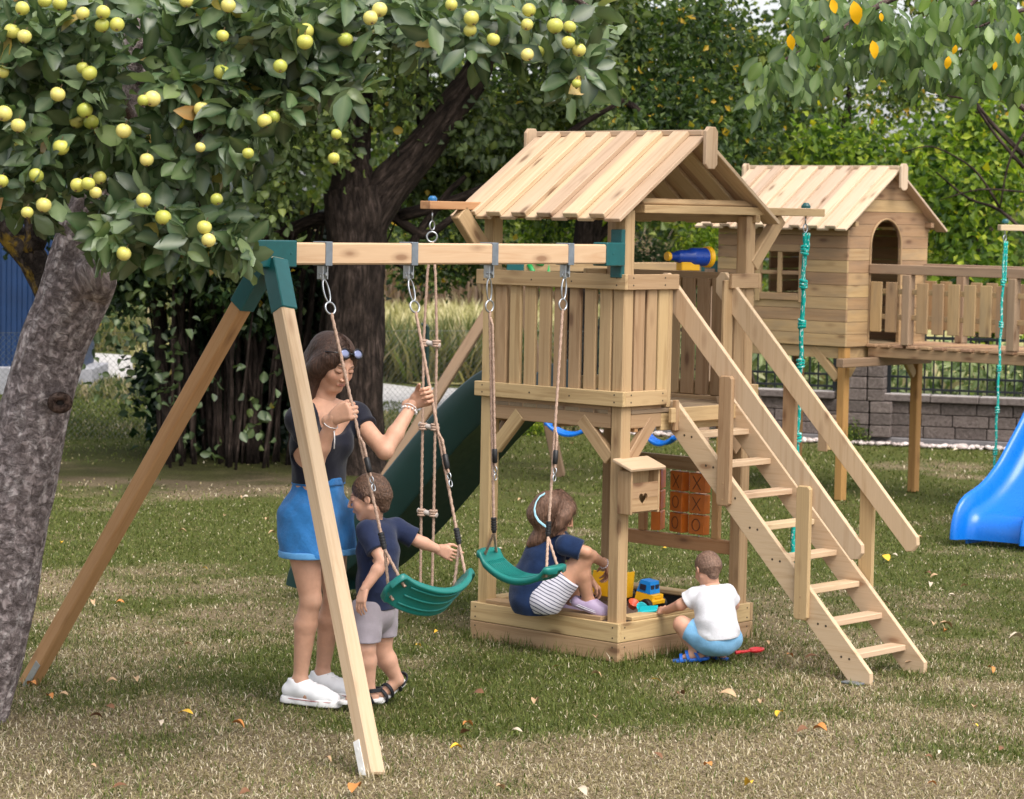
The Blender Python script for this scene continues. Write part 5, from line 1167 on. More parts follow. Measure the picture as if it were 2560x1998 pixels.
    ML = leafmat('apple_leaf', [(0, (.014, .034, .014)), (.3, (.026, .060, .022)), (.62, (.048, .096, .032)), (.88, (.085, .14, .042)), (.935, (.15, .20, .07)), (.96, (.38, .30, .06)), (1., (.42, .20, .08))], .34, .5, .2, back=(.17, .22, .12))
    link('foliage', raw_mesh('foliage', V, F, lt, True, {'rnd': ('FLOAT', rr), 'rib': ('FLOAT', rib_of(len(rr)))}), ML, r)
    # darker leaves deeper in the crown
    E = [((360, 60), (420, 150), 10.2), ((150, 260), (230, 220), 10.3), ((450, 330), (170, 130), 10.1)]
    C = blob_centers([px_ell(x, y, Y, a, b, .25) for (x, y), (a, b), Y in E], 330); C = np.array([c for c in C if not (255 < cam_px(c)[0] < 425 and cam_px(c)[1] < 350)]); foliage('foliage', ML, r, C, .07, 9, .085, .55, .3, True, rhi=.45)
    # apples
    MA, nt, b = newmat('apple_skin'); tc = N_(nt, 'ShaderNodeTexCoord').outputs['Object']; rn = attr(nt, 'rnd')
    c1 = ramp(nt, mathn(nt, 'ADD', mathn(nt, 'MULTIPLY', noise(nt, tc, 18, 3), .6), mathn(nt, 'MULTIPLY', rn, .45)), [(.25, (.33, .38, .06)), (.48, (.52, .50, .10)), (.8, (.70, .60, .20))])
    sp = ramp(nt, noise(nt, tc, 260, 2), [(.66, (0, 0, 0)), (.72, (.6, .6, .6))]); nt.links.new(mixc(nt, sp, c1, (.30, .22, .06)), b.inputs['Base Color']); b.inputs['Roughness'].default_value = .35
    b.inputs['Subsurface Weight'].default_value = .08; b.inputs['Subsurface Radius'].default_value = (.01, .008, .002)
    MS = plain('apple_stalk', (.10, .06, .03), .8)
    z1 = [(135, 52), (72, 190), (148, 222), (270, 5), (362, 22), (503, 83), (625, 75), (620, 155), (710, 150), (15, 437), (500, 412), (543, 445), (350, 573), (870, 610), (925, 600), (515, 670), (465, 738), (553, 742), (110, 762), (25, 690), (750, 795), (1090, 752), (1225, 665), (1350, 218), (1345, 440), (1427, 465), (1700, 403), (1605, 735), (1660, 712), (2100, 240), (1850, 255), (1855, 190), (1385, 35), (1130, 5), (370, 895), (80, 900), (890, 970), (1215, 895), (1505, 930), (2040, 815), (2025, 960), (470, 1125), (535, 1115), (605, 1080), (580, 1170), (10, 1100), (220, 1065), (165, 1290), (265, 1245), (872, 1215), (1315, 1210), (990, 1320), (1240, 1380), (1265, 1458), (1265, 1525), (750, 1540), (1700, 45)]
    z2 = [(240, 60), (185, 110), (675, 30), (30, 240), (1147, 62), (790, 185), (797, 112), (930, 240), (1305, 158), (1393, 165), (1135, 150), (1137, 333), (1200, 318), (1385, 258), (1450, 305), (1435, 508), (672, 375)]
    small = {(1215, 895), (1505, 930), (2040, 815), (2025, 960), (580, 1170), (672, 375), (1435, 508)}
    for src, off in ((z1, 0), (z2, 850)):
        for p in src:
            px, py = off+p[0]/2.427, p[1]/2.427; R_ = .0245*random.uniform(.82, 1.14)*(.75 if p in small else 1); c = at(px, py, Y=8.80+random.uniform(0, .13)+(.2 if random.random() < .12 else 0))
            ax = unit(A(random.uniform(-.5, .5), random.uniform(-.2, .8), 1)); prof = []
            for k in range(13):
                t = math.pi*k/12; rr_ = R_*(math.sin(t)**.9)*(1.03-.05*math.cos(t)); zz = -R_*.93*math.cos(t); 
                if k in (0,): zz += R_*.12
                if k == 12: zz -= R_*.25
                prof.append((zz, rr_))
            mb = MB(); mb.lathe(prof, c, ax, 18); o = mb.build('apple', MA, r, True)
            mb = MB(); mb.tube([c+ax*R_*.65, c+ax*R_*1.3+A(.004, 0, .003)], .0016, 5); mb.build('stalk', MS, o); mb = MB(); mb.ell(c-ax*R_*.93, (.005, .005, .003), n=7, m=5); mb.build('calyx', MS, o)
    root_fix(r)
apple_tree()
# ================================================================ overhanging boughs at the top right
def plum_tree():
    r = empty('plum_tree', (4.1, 13.2, 0), 'plum tree boughs with drooping grey green leaves hanging in at the top right', 'tree')
    mb = MB(); rough_trunk(mb, [A(4.3, 13.4, -.05), A(4.25, 13.4, 1.2), A(4.0, 13.3, 2.6), A(3.6, 13.2, 3.9)], [.16, .13, .12, .10], 26, 8, .1, 2); mb.build('trunk', M_BARKD, r, True)
    g = lambda x, y, Y=12.6: at(x, y, Y=Y)
    for P, a, b in (([(2700, -100), (2400, -60), (2200, 10), (2080, 90), (1960, 150), (1900, 190)], .02, .004), ([(2500, -60), (2380, 60), (2300, 120)], .012, .004), ([(2700, 60), (2560, 20), (2440, 70)], .014, .005), ([(2640, 330), (2530, 250), (2470, 190), (2410, 130)], .018, .006), ([(2500, 215), (2430, 250), (2370, 240)], .008, .004)):
        mb = MB(); limb(mb, [g(x, y) for x, y in P], a, b, 8, .1, 6); mb.build('branch', M_TWIG, r, True)
    cs = []
    for (cx, cy), (rx, ry), n in [((2110, 80), (110, 70), 22), ((1960, 170), (60, 45), 8), ((1915, 225), (25, 25), 4), ((2240, 110), (110, 80), 26), ((2400, 60), (140, 70), 34), ((2380, 170), (110, 50), 12), ((2520, 60), (70, 90), 20), ((2520, 170), (60, 50), 8), ((2130, 10), (160, 30), 14), ((2050, 170), (60, 40), 6)]:
        for _ in range(n):
            a = random.uniform(0, 6.28); q = math.sqrt(random.random()); cs.append(g(cx+rx*q*math.cos(a), cy+ry*q*math.sin(a), random.uniform(12.1, 13.1)))
    cs = np.array(cs); per = 6; n = len(cs)*per; P = np.repeat(cs, per, 0)+RNG.normal(size=(n, 3))*.035
    D = rand_unit(n)*.55; D[:, 2] -= .8; D /= np.linalg.norm(D, axis=1)[:, None]; Nn = rand_unit(n)*.5; Nn[:, 1] -= .6; Nn[:, 2] += .3
    L = RNG.uniform(.07, .125, n); R = np.clip(RNG.random(n), 0, .93)
    V, F, lt, rr = leaves(P, D, Nn, L, L*RNG.uniform(.42, .6, n), R, .14, True)
    ML = leafmat('plum_leaf', [(0, (.03, .062, .022)), (.4, (.065, .12, .040)), (.8, (.12, .20, .06)), (.93, (.20, .29, .08)), (.96, (.75, .45, .01))], .45, .45, .35, back=(.14, .20, .09))
    link('foliage', raw_mesh('foliage', V, F, lt, True, {'rnd': ('FLOAT', rr), 'rib': ('FLOAT', rib_of(len(rr)))}), ML, r)
    pos = [(2134, 20, .11), (1975, 103, .075), (2181, 119, .085), (2080, 15, .07), (2372, 158, .06), (2390, 130, .045), (2545, 100, .05), (2202, 50, .04), (2490, 172, .04)]
    P = np.array([g(x, y-18, 12.0) for x, y, _ in pos]); L = A(*[q for *_, q in pos]); D = np.array([unit(A(random.uniform(-.3, .3), 0, -1)) for _ in pos]); Nn = np.array([A(random.uniform(-.3, .3), -1, .2) for _ in pos])
    V, F, lt, rr = leaves(P, D, Nn, L, L*.55, np.ones(len(pos)), .12, True)
    link('yellow_leaves', raw_mesh('yellow_leaves', V, F, lt, True, {'rnd': ('FLOAT', rr)}), leafmat('yellow_leaf', [(0, (.85, .42, .005)), (1, (.90, .47, .01))], .5, .3, .3, tcol=1.), r); root_fix(r)
plum_tree()
# ================================================================ people
def strands(name, guides, n, mat, parent, jit=.004, r0=.0011):
    G = np.array(guides, float); m = G.shape[1]; mb = MB(); q = np.linspace(0, m-1, 4*(m-1)+1)
    for _ in range(n):
        t = random.uniform(0, len(G)-1.001); i = int(t); f = t-i; P = G[i]*(1-f)+G[i+1]*f; C = np.stack([np.interp(q, np.arange(m), P[:, k]) for k in range(3)], 1)
        for _ in range(3): C[1:-1] = (C[:-2]+2*C[1:-1]+C[2:])/4
        C = C+RNG.normal(size=3)*jit+np.outer(np.linspace(0, 1, len(C))**2, RNG.normal(size=3)*jit*3); e = random.uniform(.75, 1.); C = C[:int(len(C)*e)]
        mb.tube(C, np.linspace(r0*1.3, r0*.5, len(C)), 4, False)
    return mb.build(name, mat, parent, True)
class Field:
    """a signed distance grid: limbs are blended in, then one continuous surface is drawn out of it"""
    def __init__(s, lo, hi, h):
        s.lo = np.asarray(lo, float)-2*h; s.h = h; s.n = np.ceil((np.asarray(hi, float)+2*h-s.lo)/h).astype(int)+1
        s.F = np.full(tuple(s.n), .25, np.float32)
    def blk(s, lo, hi):
        a = np.clip(np.floor((lo-s.lo)/s.h).astype(int), 0, s.n); b = np.clip(np.ceil((hi-s.lo)/s.h).astype(int)+1, 0, s.n)
        sl = tuple(slice(i, j) for i, j in zip(a, b)); ax = [s.lo[i]+s.h*np.arange(a[i], b[i]) for i in range(3)]
        return sl, np.stack(np.meshgrid(*ax, indexing='ij'), -1).astype(np.float32)
    def mix(s, sl, d, k):
        f = s.F[sl]
        if k > 0: hh = np.clip(.5+.5*(d-f)/k, 0, 1); s.F[sl] = d+(f-d)*(1-hh) if False else f*hh*0+(d*(1-hh)+f*hh-k*hh*(1-hh))
        else: s.F[sl] = np.minimum(f, d)
    def cap(s, p0, p1, r0, r1, k=.02, flat=None):
        p0 = np.asarray(p0, float); p1 = np.asarray(p1, float); m = max(r0, r1)*max(1, flat[1] if flat else 1)+k+.03
        sl, X = s.blk(np.minimum(p0, p1)-m, np.maximum(p0, p1)+m)
        if 0 in X.shape: return s
        ax = p1-p0; L2 = max(1e-9, ax@ax); rel = X-p0.astype(np.float32); t = np.clip(rel@ax.astype(np.float32)/L2, 0, 1); q = rel-t[..., None]*ax.astype(np.float32)
        if flat: fd = unit(flat[0]).astype(np.float32); c = q@fd; q = q+fd*((c/flat[1]-c)[..., None])
        s.mix(sl, np.linalg.norm(q, axis=-1)-(r0+(r1-r0)*t), k); return s
    def chain(s, P, R, k=.02, flat=None):
        for i in range(len(P)-1): s.cap(P[i], P[i+1], R[i], R[i+1], k, flat)
        return s
    def ell(s, c, R, axes=None, k=.02, sub=False):
        c = np.asarray(c, float); R = np.asarray(R, float) if np.ndim(R) else np.full(3, float(R)); m = R.max()+k+.02
        sl, X = s.blk(c-m, c+m)
        if 0 in X.shape: return s
        Ax = np.eye(3) if axes is None else np.asarray(axes, float); q = (X-c.astype(np.float32))@Ax.T.astype(np.float32)
        k0 = np.linalg.norm(q/R, axis=-1); k1 = np.linalg.norm(q/(R*R), axis=-1)+1e-6; d = k0*(k0-1)/k1
        if sub: f = s.F[sl]; hh = np.clip(.5-.5*(f+d)/max(k, 1e-4), 0, 1); s.F[sl] = f+(-d-f)*hh+k*hh*(1-hh)
        else: s.mix(sl, d, k)
        return s
    def grid(s): return s.blk(s.lo-1, s.lo+s.n*s.h+1)[1]
    def cut(s, p, n):                       # remove what lies on the +n side
        X = s.grid(); s.F = np.maximum(s.F, ((X-np.asarray(p, np.float32))@unit(n).astype(np.float32))); return s
    def wrinkle(s, amp, fr, dirs=((.3, .2, 1), (1, -.4, .6), (-.5, 1, .8))):
        X = s.grid(); w = 0
        for i, d in enumerate(dirs):
            d = unit(d)*fr*(1+.37*i); w = w+np.sin(X@d.astype(np.float32)+1.7*np.sin(X@(np.roll(d, 1)*.6).astype(np.float32)+i))
        s.F = s.F+(amp*w/len(dirs)).astype(np.float32); return s
    def surf(s):
        F = s.F; S = F < 0; nx, ny, nz = F.shape
        c = [S[i:nx-1+i, j:ny-1+j, k:nz-1+k] for i in (0, 1) for j in (0, 1) for k in (0, 1)]
        anyc = np.logical_or.reduce(c); allc = np.logical_and.reduce(c); act = anyc & ~allc; idx = np.argwhere(act); n = len(idx)
        co = [(i, j, k) for i in (0, 1) for j in (0, 1) for k in (0, 1)]
        val = np.stack([F[idx[:, 0]+i, idx[:, 1]+j, idx[:, 2]+k] for i, j, k in co], 1); acc = np.zeros((n, 3)); cnt = np.zeros(n)
        for a in range(8):
            for b in range(a+1, 8):
                if sum(abs(x-y) for x, y in zip(co[a], co[b])) != 1: continue
                m = (val[:, a] < 0) != (val[:, b] < 0); t = val[m, a]/(val[m, a]-val[m, b])
                acc[m] += np.array(co[a])+t[:, None]*(np.array(co[b])-np.array(co[a])); cnt[m] += 1
        V = s.lo+(idx+acc/cnt[:, None])*s.h; ids = np.full(act.shape, -1, np.int64); ids[tuple(idx.T)] = np.arange(n); Q = []
        for ax in range(3):
            o = [i for i in range(3) if i != ax]; sh = [slice(None)]*3
            A0 = np.take(S, range(0, S.shape[ax]-1), ax); A1 = np.take(S, range(1, S.shape[ax]), ax); E = A0 != A1; e = np.argwhere(E)
            e = e[(e[:, o[0]] > 0) & (e[:, o[1]] > 0) & (e[:, o[0]] < S.shape[o[0]]-1) & (e[:, o[1]] < S.shape[o[1]]-1)]
            f = A0[tuple(e.T)]; d1 = np.zeros(3, int); d1[o[0]] = 1; d2 = np.zeros(3, int); d2[o[1]] = 1
            q = np.stack([ids[tuple((e-d1-d2).T)], ids[tuple((e-d2).T)], ids[tuple(e.T)], ids[tuple((e-d1).T)]], 1)
            fl = f if ax != 1 else ~f; q[~fl] = q[~fl][:, ::-1]; Q.append(q)
        Q = np.concatenate(Q); Q = Q[(Q >= 0).all(1)]
        for _ in range(2):                                           # light relaxation
            nb = np.zeros_like(V); k = np.zeros(len(V))
            for a, b in ((0, 1), (1, 2), (2, 3), (3, 0)):
                np.add.at(nb, Q[:, a], V[Q[:, b]]); np.add.at(nb, Q[:, b], V[Q[:, a]]); np.add.at(k, Q[:, a], 1); np.add.at(k, Q[:, b], 1)
            V = V*.6+.4*nb/np.maximum(k, 1)[:, None]
        return V, Q
def sdf_obj(name, fields, mat, parent=None, paint=None):
    V = []; Q = []; n = 0
    for f in fields:
        v, q = f.surf(); V.append(v); Q.append(q+n); n += len(v)
    V = np.concatenate(V); Q = np.concatenate(Q); at_ = {'gco': ('FLOAT_VECTOR', V)}
    if paint: col, fac = paint(V); at_['paint'] = ('FLOAT_COLOR', np.concatenate([col, np.ones((len(V), 1))], 1)); at_['pfac'] = ('FLOAT', fac)
    return link(name, raw_mesh(name, V, Q.ravel(), np.full(len(Q), 4), True, at_), mat, parent)
def skinmat(name, c):
    m, nt, b = newmat(name); tc = N_(nt, 'ShaderNodeTexCoord').outputs['Object']; n = noise(nt, tc, 28, 4, .6); n2 = noise(nt, tc, 9, 2)
    col = ramp(nt, n, [(.3, tuple(x*.88 for x in c)), (.7, tuple(min(1, x*1.07) for x in c))]); col = mixc(nt, mathn(nt, 'MULTIPLY', n2, .3), col, (c[0]*1.02, c[1]*.78, c[2]*.74))
    col = mixc(nt, attr(nt, 'pfac'), col, attr(nt, 'paint', 'Color')); nt.links.new(col, b.inputs['Base Color'])
    b.inputs['Roughness'].default_value = .5; b.inputs['Specular IOR Level'].default_value = .35; b.inputs['Subsurface Weight'].default_value = .12; b.inputs['Subsurface Radius'].default_value = (.012, .005, .003); b.inputs['Subsurface Scale'].default_value = .6
    bump(nt, b, noise(nt, tc, 260, 3), .12, .002); return m
def hairmat(name, c1, c2, direction=(60, 60, 4)):
    m, nt, b = newmat(name); tc = N_(nt, 'ShaderNodeTexCoord').outputs['Object']; n = noise(nt, vmul(nt, tc, direction), 1.6, 5, .65, .6)
    nt.links.new(ramp(nt, n, [(.32, c1), (.68, c2)]), b.inputs['Base Color']); b.inputs['Roughness'].default_value = .5; b.inputs['Specular IOR Level'].default_value = .35; bump(nt, b, n, .8, .008); return m
def cloth(name, c, var=.12, weave=600, bs=.25, stripes=None):
    m, nt, b = newmat(name); tc = N_(nt, 'ShaderNodeTexCoord').outputs['Object']; n = noise(nt, tc, 22, 5, .65); w = noise(nt, tc, weave, 2)
    col = ramp(nt, n, [(.3, tuple(x*(1-var) for x in c)), (.7, tuple(min(1, x*(1+var)) for x in c))]); col = mixc(nt, mathn(nt, 'MULTIPLY', w, .25), col, tuple(x*.75 for x in c))
    if stripes:
        vec, sc, sc_col = stripes; sp = nt.nodes.new('ShaderNodeVectorMath'); sp.operation = 'DOT_PRODUCT'; nt.links.new(tc, sp.inputs[0]); sp.inputs[1].default_value = vec
        s_ = mathn(nt, 'FRACT', mathn(nt, 'MULTIPLY', mathn(nt, 'ADD', sp.outputs['Value'], mathn(nt, 'MULTIPLY', noise(nt, tc, 6, 1), .03)), sc)); col = mixc(nt, mathn(nt, 'LESS_THAN', s_, .27), col, sc_col)
    nt.links.new(col, b.inputs['Base Color']); b.inputs['Roughness'].default_value = .85; b.inputs['Specular IOR Level'].default_value = .15; b.inputs['Sheen Weight'].default_value = .15
    bump(nt, b, mathn(nt, 'ADD', n, mathn(nt, 'MULTIPLY', w, .3)), bs, .008); return m
def frame(fwd, up):
    f = unit(fwd); r = unit(np.cross(f, up)); u = np.cross(r, f); return r, f, u      # right, forward, up
def head(h, c, fwd, up, s, neck, nr, ear=True, fem=True, look_down=True, browc=(.06, .035, .025), lipc=(.42, .15, .13)):
    r, f, u = frame(fwd, up); L = lambda x, y, z: np.asarray(c)+s*(x*r+y*f+z*u); ax = [r, f, u]
    F = Field(np.minimum(L(0, 0, 0), neck)-s*.62, np.maximum(L(0, 0, 0), neck)+s*.62, h)
    F.ell(L(0, -.075, .13), s*A(.335, .40, .365), ax, 0); F.ell(L(0, .10, -.13), s*A(.265, .275, .35), ax, s*.10)
    F.ell(L(0, .235, -.40), s*A(.12, .10, .085), ax, s*.09)
    for x in (-1, 1): F.ell(L(x*.155, .225, -.13), s*A(.115, .11, .12), ax, s*.06); F.cap(L(x*.24, -.02, -.22), L(x*.10, .22, -.42), s*.06, s*.05, s*.08)
    F.cap(L(-.14, .325, .095), L(.14, .325, .095), s*.035, s*.035, s*.06)
    for x in (-1, 1): F.ell(L(x*.135, .405, .01), s*A(.085, .075, .05), ax, s*.05, sub=True); F.ell(L(x*.13, .30, .005), s*A(.078, .07, .062), ax, s*.012)
    F.cap(L(0, .365, .06), L(0, .455, -.125), s*.026, s*.042, s*.035)
    for x in (-1, 1): F.ell(L(x*.052, .40, -.15), s*A(.035, .04, .028), ax, s*.02)
    F.cap(L(-.065, .360, -.238), L(.065, .360, -.238), s*.018, s*.018, s*.03); F.cap(L(-.07, .362, -.27), L(.07, .362, -.27), s*.02, s*.02, s*.03)
    F.cap(L(0, .385, -.240), L(0, .383, -.272), s*.018, s*.022, s*.02)
    if ear:
        for x in (-1, 1): F.ell(L(x*.335, -.03, -.02), s*A(.032, .075, .105), [unit(r+f*.35*x), unit(f-r*.35*x), u], s*.03); F.ell(L(x*.365, -.005, -.01), s*A(.018, .038, .06), ax, s*.015, sub=True)
    F.cap(L(0, -.10, -.22), neck, nr, nr*1.08, s*.12)
    def paint(V):
        q = (V-np.asarray(c))@np.array([r, f, u]).T/s; col = np.zeros((len(V), 3)); fac = np.zeros(len(V))
        def put(m, cc): 
            k = m > fac; col[k] = cc; fac[k] = m[k]
        near = q[:, 1] > .18
        lip = np.clip(1.25-((q[:, 0]/.095)**2+((q[:, 2]+.255)/.036)**2), 0, 1)*near; put(np.minimum(lip*.8, .75), lipc)
        for x in (-1, 1):
            bx = (q[:, 0]-x*.14); put(np.clip(1.35-((bx/.085)**2+((q[:, 2]-.115+.9*bx*bx*3)/.017)**2), 0, 1)*near*.8, browc)
            put(np.clip(1.35-((bx/.068)**2+((q[:, 2]-(-.022 if look_down else .0)-bx*bx*4)/.013)**2), 0, 1)*near, (.02, .012, .01))
            put(np.clip(1.-((bx/.08)**2+((q[:, 2]-.02)/.04)**2), 0, 1)*near*.28, (.25, .12, .09))
            put(np.clip(1.2-(((q[:, 0]-x*.19)/.09)**2+((q[:, 2]+.12)/.07)**2), 0, 1)*near*.22, (.62, .25, .19))
            put(np.clip(1.2-(((q[:, 0]-x*.035)/.016)**2+((q[:, 2]+.172)/.012)**2), 0, 1)*(q[:, 1] > .38)*.7, (.12, .05, .04))
        return col, fac
    return F, paint, L, (r, f, u)
def hand(h, wrist, out, across, pn, size, curl, spread=.05, thumb=(.6, .5), side=1, wr=.026):
    """out: wrist to knuckles; across: little finger to index; pn: the way the palm faces; curl per joint in radians"""
    o = unit(out); a = unit(np.asarray(across)-o*(np.dot(across, o))); p = unit(pn-o*np.dot(pn, o)-a*np.dot(pn, a)); w = np.asarray(wrist, float); s = size/.185
    F = Field(w-s*.19, w+s*.19, h)
    F.cap(w-o*.035*s, w+o*.012*s, wr*s, wr*s*.98, .0, (p, .72))
    for k in (-1, -.33, .33, 1): F.cap(w+o*.005*s+a*k*.017*s, w+o*(.082-.006*abs(k-.2))*s+a*k*.029*s, .0155*s, .0125*s, .014*s)
    F.cap(w+o*.015*s+a*.022*s+p*.008*s, w+o*.05*s+a*.032*s+p*.012*s, .017*s, .014*s, .015*s)
    Ls = {1: (.040, .025, .019), .33: (.044, .029, .020), -.33: (.041, .027, .019), -1: (.032, .020, .016)}
    for k, LL in Ls.items():
        b = w+o*(.082-.006*abs(k-.2))*s+a*k*.029*s; ang = 0; d = o; cs = curl[{1: 0, .33: 1, -.33: 2, -1: 3}[k]] if np.ndim(curl[0]) else curl
        for j, l in enumerate(LL):
            ang += cs[j]; d = o*math.cos(ang)+p*math.sin(ang)+a*spread*k; e = b+unit(d)*l*s; F.cap(b, e, (.0092, .0084, .0076)[j]*s, (.0085, .0076, .0064)[j]*s, .004*s); b = e
    tb = w+o*.028*s+a*.030*s+p*.010*s; d1 = unit(o*.75+a*.75+p*thumb[0]); e1 = tb+d1*.034*s; d2 = unit(o*.8+a*.25+p*(thumb[0]+thumb[1])); e2 = e1+d2*.028*s; d3 = unit(o*.75-a*.1+p*(thumb[0]+thumb[1]*1.5)); e3 = e2+d3*.022*s
    F.cap(tb, e1, .0135*s, .011*s, .012*s); F.cap(e1, e2, .0105*s, .0092*s, .004*s); F.cap(e2, e3, .0092*s, .0072*s, .003*s); return F
def person(name, loc, label): return empty(name, loc, label, 'person')
def bounds(P, m): P = np.array(P); return P.min(0)-m, P.max(0)+m
def child(o, root): o.parent = root; return o
# ---------------------------------------------------------------- the woman
def woman():
    SK = skinmat('skin_woman', (.55, .32, .22)); R = person('person', at(785, 1755, z=0), 'woman with long brown hair, black top and blue denim shorts holding both swing ropes')
    hd = unit(A(.74, -.68, 0)); rt = unit(np.cross(hd, EZ))      # her right, towards the camera-left
    nb = at(803, 1018, Y=11.20); shR = at(752, 1050, Y=11.07); shL = at(888, 1042, Y=11.31); ch = at(800, 1105, Y=11.20); wa = at(797, 1195, Y=11.22); hp = at(790, 1290, Y=11.25)
    hR, hL = at(754, 1322, Y=11.17), at(824, 1322, Y=11.31); kR, kL = at(777, 1500, Y=11.16), at(836, 1492, Y=11.30); aR, aL = at(750, 1703, Y=11.20), at(806, 1683, Y=11.38)
    h = .0048
    P1 = T(.048, -1.938, 1.872); rope1 = lambda t: P1+(s1a-P1)*t; P2 = T(.048, -1.422, 1.872); rope2 = lambda t: P2+(s1b-P2)*t
    g1, g2 = rope1(.498), rope2(.452)
    # hands round the ropes
    rd1 = unit(s1a-P1); o1 = unit(A(.62, -.25, .55)); pn1 = unit(A(.45, .9, -.1)); ac1 = -rd1
    o1 = unit(o1-rd1*(o1@rd1)*.7); pn1 = unit(pn1-o1*(pn1@o1)-rd1*(pn1@rd1)); w1 = g1-o1*.088-pn1*.021
    rd2 = unit(s1b-P2); o2 = unit(A(.70, -.10, .60)); o2 = unit(o2-rd2*(o2@rd2)*.7); pn2 = unit(A(.25, -1., .1)); pn2 = unit(pn2-o2*(pn2@o2)-rd2*(pn2@rd2)); w2 = g2-o2*.088-pn2*.021
    CU_ = (1.15, 1.35, .8)
    H1 = hand(.0028, w1, o1, ac1, pn1, .180, CU_, 0, (.9, .5)); H2 = hand(.0028, w2, o2, -rd2, pn2, .180, CU_, 0, (.9, .5))
    eR, eL = at(789, 1156, Y=10.98), at(962, 1128, Y=11.16)
    B = Field(*bounds([nb, shR, shL, aR-A(0, 0, .06), aL, kR, kL, hp, w1, w2, eR, eL], .15), h)
    B.cap(ch, wa, .125, .105, .05, (hd, .72)); B.cap(wa, hp, .105, .13, .05, (hd, .80)); B.cap(nb-EZ*.04, ch, .07, .12, .06, (hd, .75))
    B.cap(shR, shL, .052, .052, .05); B.cap(nb, shR, .045, .048, .05); B.cap(nb, shL, .045, .048, .05)
    for sh, e, w in ((shR, eR, w1), (shL, eL, w2)): B.cap(sh, e, .044, .036, .03); B.cap(e, e+(w-e)*.35, .036, .036, .015); B.cap(e+(w-e)*.35, w, .036, .0235, .015)
    for a, k, n in ((hR, kR, aR), (hL, kL, aL)):
        B.cap(a, k, .084, .046, .04); c = k+(n-k)*.30-hd*.012; B.cap(k, c, .044, .049, .018); B.cap(c, n, .049, .029, .015); B.ell(k+hd*.012, (.036, .036, .044), None, .012); B.cap(n, n-EZ*.05+hd*.05, .035, .03, .02)
    hc = at(838, 908, Y=11.17); HF, paint, HL, (r_, f_, u_) = head(.0024, hc, unit(A(.60, -.70, -.44)), unit(A(.30, -.24, 1)), .232, nb, .050)
    body = sdf_obj('body', [B, HF, H1, H2], SK, R, paint)
    # top
    S = Field(*bounds([nb+EZ*.05, shR, shL, hp], .19), h)
    S.cap(ch, wa, .137, .117, .05, (hd, .74)); S.cap(wa, hp+EZ*.03, .116, .135, .05, (hd, .82)); S.cap(nb-EZ*.035, ch, .075, .132, .06, (hd, .77)); S.cap(shR, shL, .060, .060, .05); S.cap(nb-EZ*.01, shR, .05, .058, .04); S.cap(nb-EZ*.01, shL, .05, .058, .04)
    for x in (-1, 1): S.ell(ch+EZ*.0+hd*.062+rt*x*.056, A(.060, .050, .058), None, .05)
    for sh, e in ((shR, eR), (shL, eL)):
        d = unit(e-sh); S.cap(sh, sh+d*.07, .058, .060, .02)
    S.wrinkle(.003, 42)
    Xg = S.grid()
    for sh, e, x in ((shR, eR, 1), (shL, eL, -1)):
        d = unit(e-sh); q = Xg-(sh+d*.085).astype(np.float32); m = (Xg-(nb+hp).astype(np.float32)/2)@(rt*x).astype(np.float32); pl = q@d.astype(np.float32); msk = (np.linalg.norm(q, axis=-1) < .16) & (m > .11); S.F = np.where(msk, np.maximum(S.F, pl), S.F)
    S.ell(nb+hd*.085-EZ*.02, A(.098, .115, .096), [rt, hd, EZ], .01, sub=True); S.ell(nb+EZ*.055, A(.105, .10, .075), [rt, hd, EZ], .01, sub=True)
    S.cut(wa-EZ*.018, -EZ); sdf_obj('top', [S], cloth('black_jersey', (.011, .012, .022), .2, bs=.35), R)
    # shorts
    J = Field(*bounds([wa, hR, hL, kR*.5+hR*.5, kL*.5+hL*.5], .17), h)
    J.cap(wa-EZ*.005, hp, .116, .140, .05, (hd, .86)); J.ell(hp-hd*.05-EZ*.02, A(.14, .10, .11), [rt, hd, EZ], .05)
    hem = hp[2]-.165
    for a, k in ((hR, kR), (hL, kL)): d = unit(k-a); J.cap(a+EZ*.05, a+d*.17, .108, .114, .03)
    J.wrinkle(.0065, 38, ((.2, .1, 1), (1, .3, .9), (-.9, .2, 1))); J.cut(A(0, 0, hem), -EZ); J.cut(wa+EZ*.005, EZ)
    DN = cloth('blue_denim', (.035, .19, .49), .16, 900, .9); o = sdf_obj('shorts', [J], DN, R)
    K = Field(*bounds([hR-EZ*.1, hL-EZ*.1], .17), .0045)
    for a, k in ((hR, kR), (hL, kL)): d = unit(k-a); K.cap(a+EZ*.05, a+d*.17, .112, .119, .012)
    K.wrinkle(.003, 30); K.cut(A(0, 0, hem-.004), -EZ); K.cut(A(0, 0, hem+.026), EZ); sdf_obj('cuff', [K], cloth('light_denim', (.11, .32, .62), .1, 900, .4), o)
    Wb = Field(*bounds([wa, hp], .18), .004); Wb.cap(wa-EZ*.005, hp, .1205, .1445, .05, (hd, .86)); Wb.wrinkle(.0045, 60, ((1, 1, .1), (-1, 1, .1), (.5, 1, 0))); Wb.cut(wa+EZ*.008, EZ); Wb.cut(wa-EZ*.028, -EZ); sdf_obj('waistband', [Wb], cloth('mid_denim', (.03, .17, .45), .14, 900, .9), o)
    # hair
    F2 = Field(*bounds([hc+A(0, 0, .12), nb+A(-.06, .0, -.10)], .18), .0034); s = .232; ax = [r_, f_, u_]
    F2.ell(HL(0, -.085, .14), s*A(.362, .425, .39), ax, 0)
    F2.chain([HL(.27, .06, .10), HL(.32, -.04, -.12), HL(.31, -.14, -.38), nb+rt*.085-hd*.02-EZ*.01, nb+rt*.105-hd*.005-EZ*.075], [.038, .040, .040, .034, .016], .035)
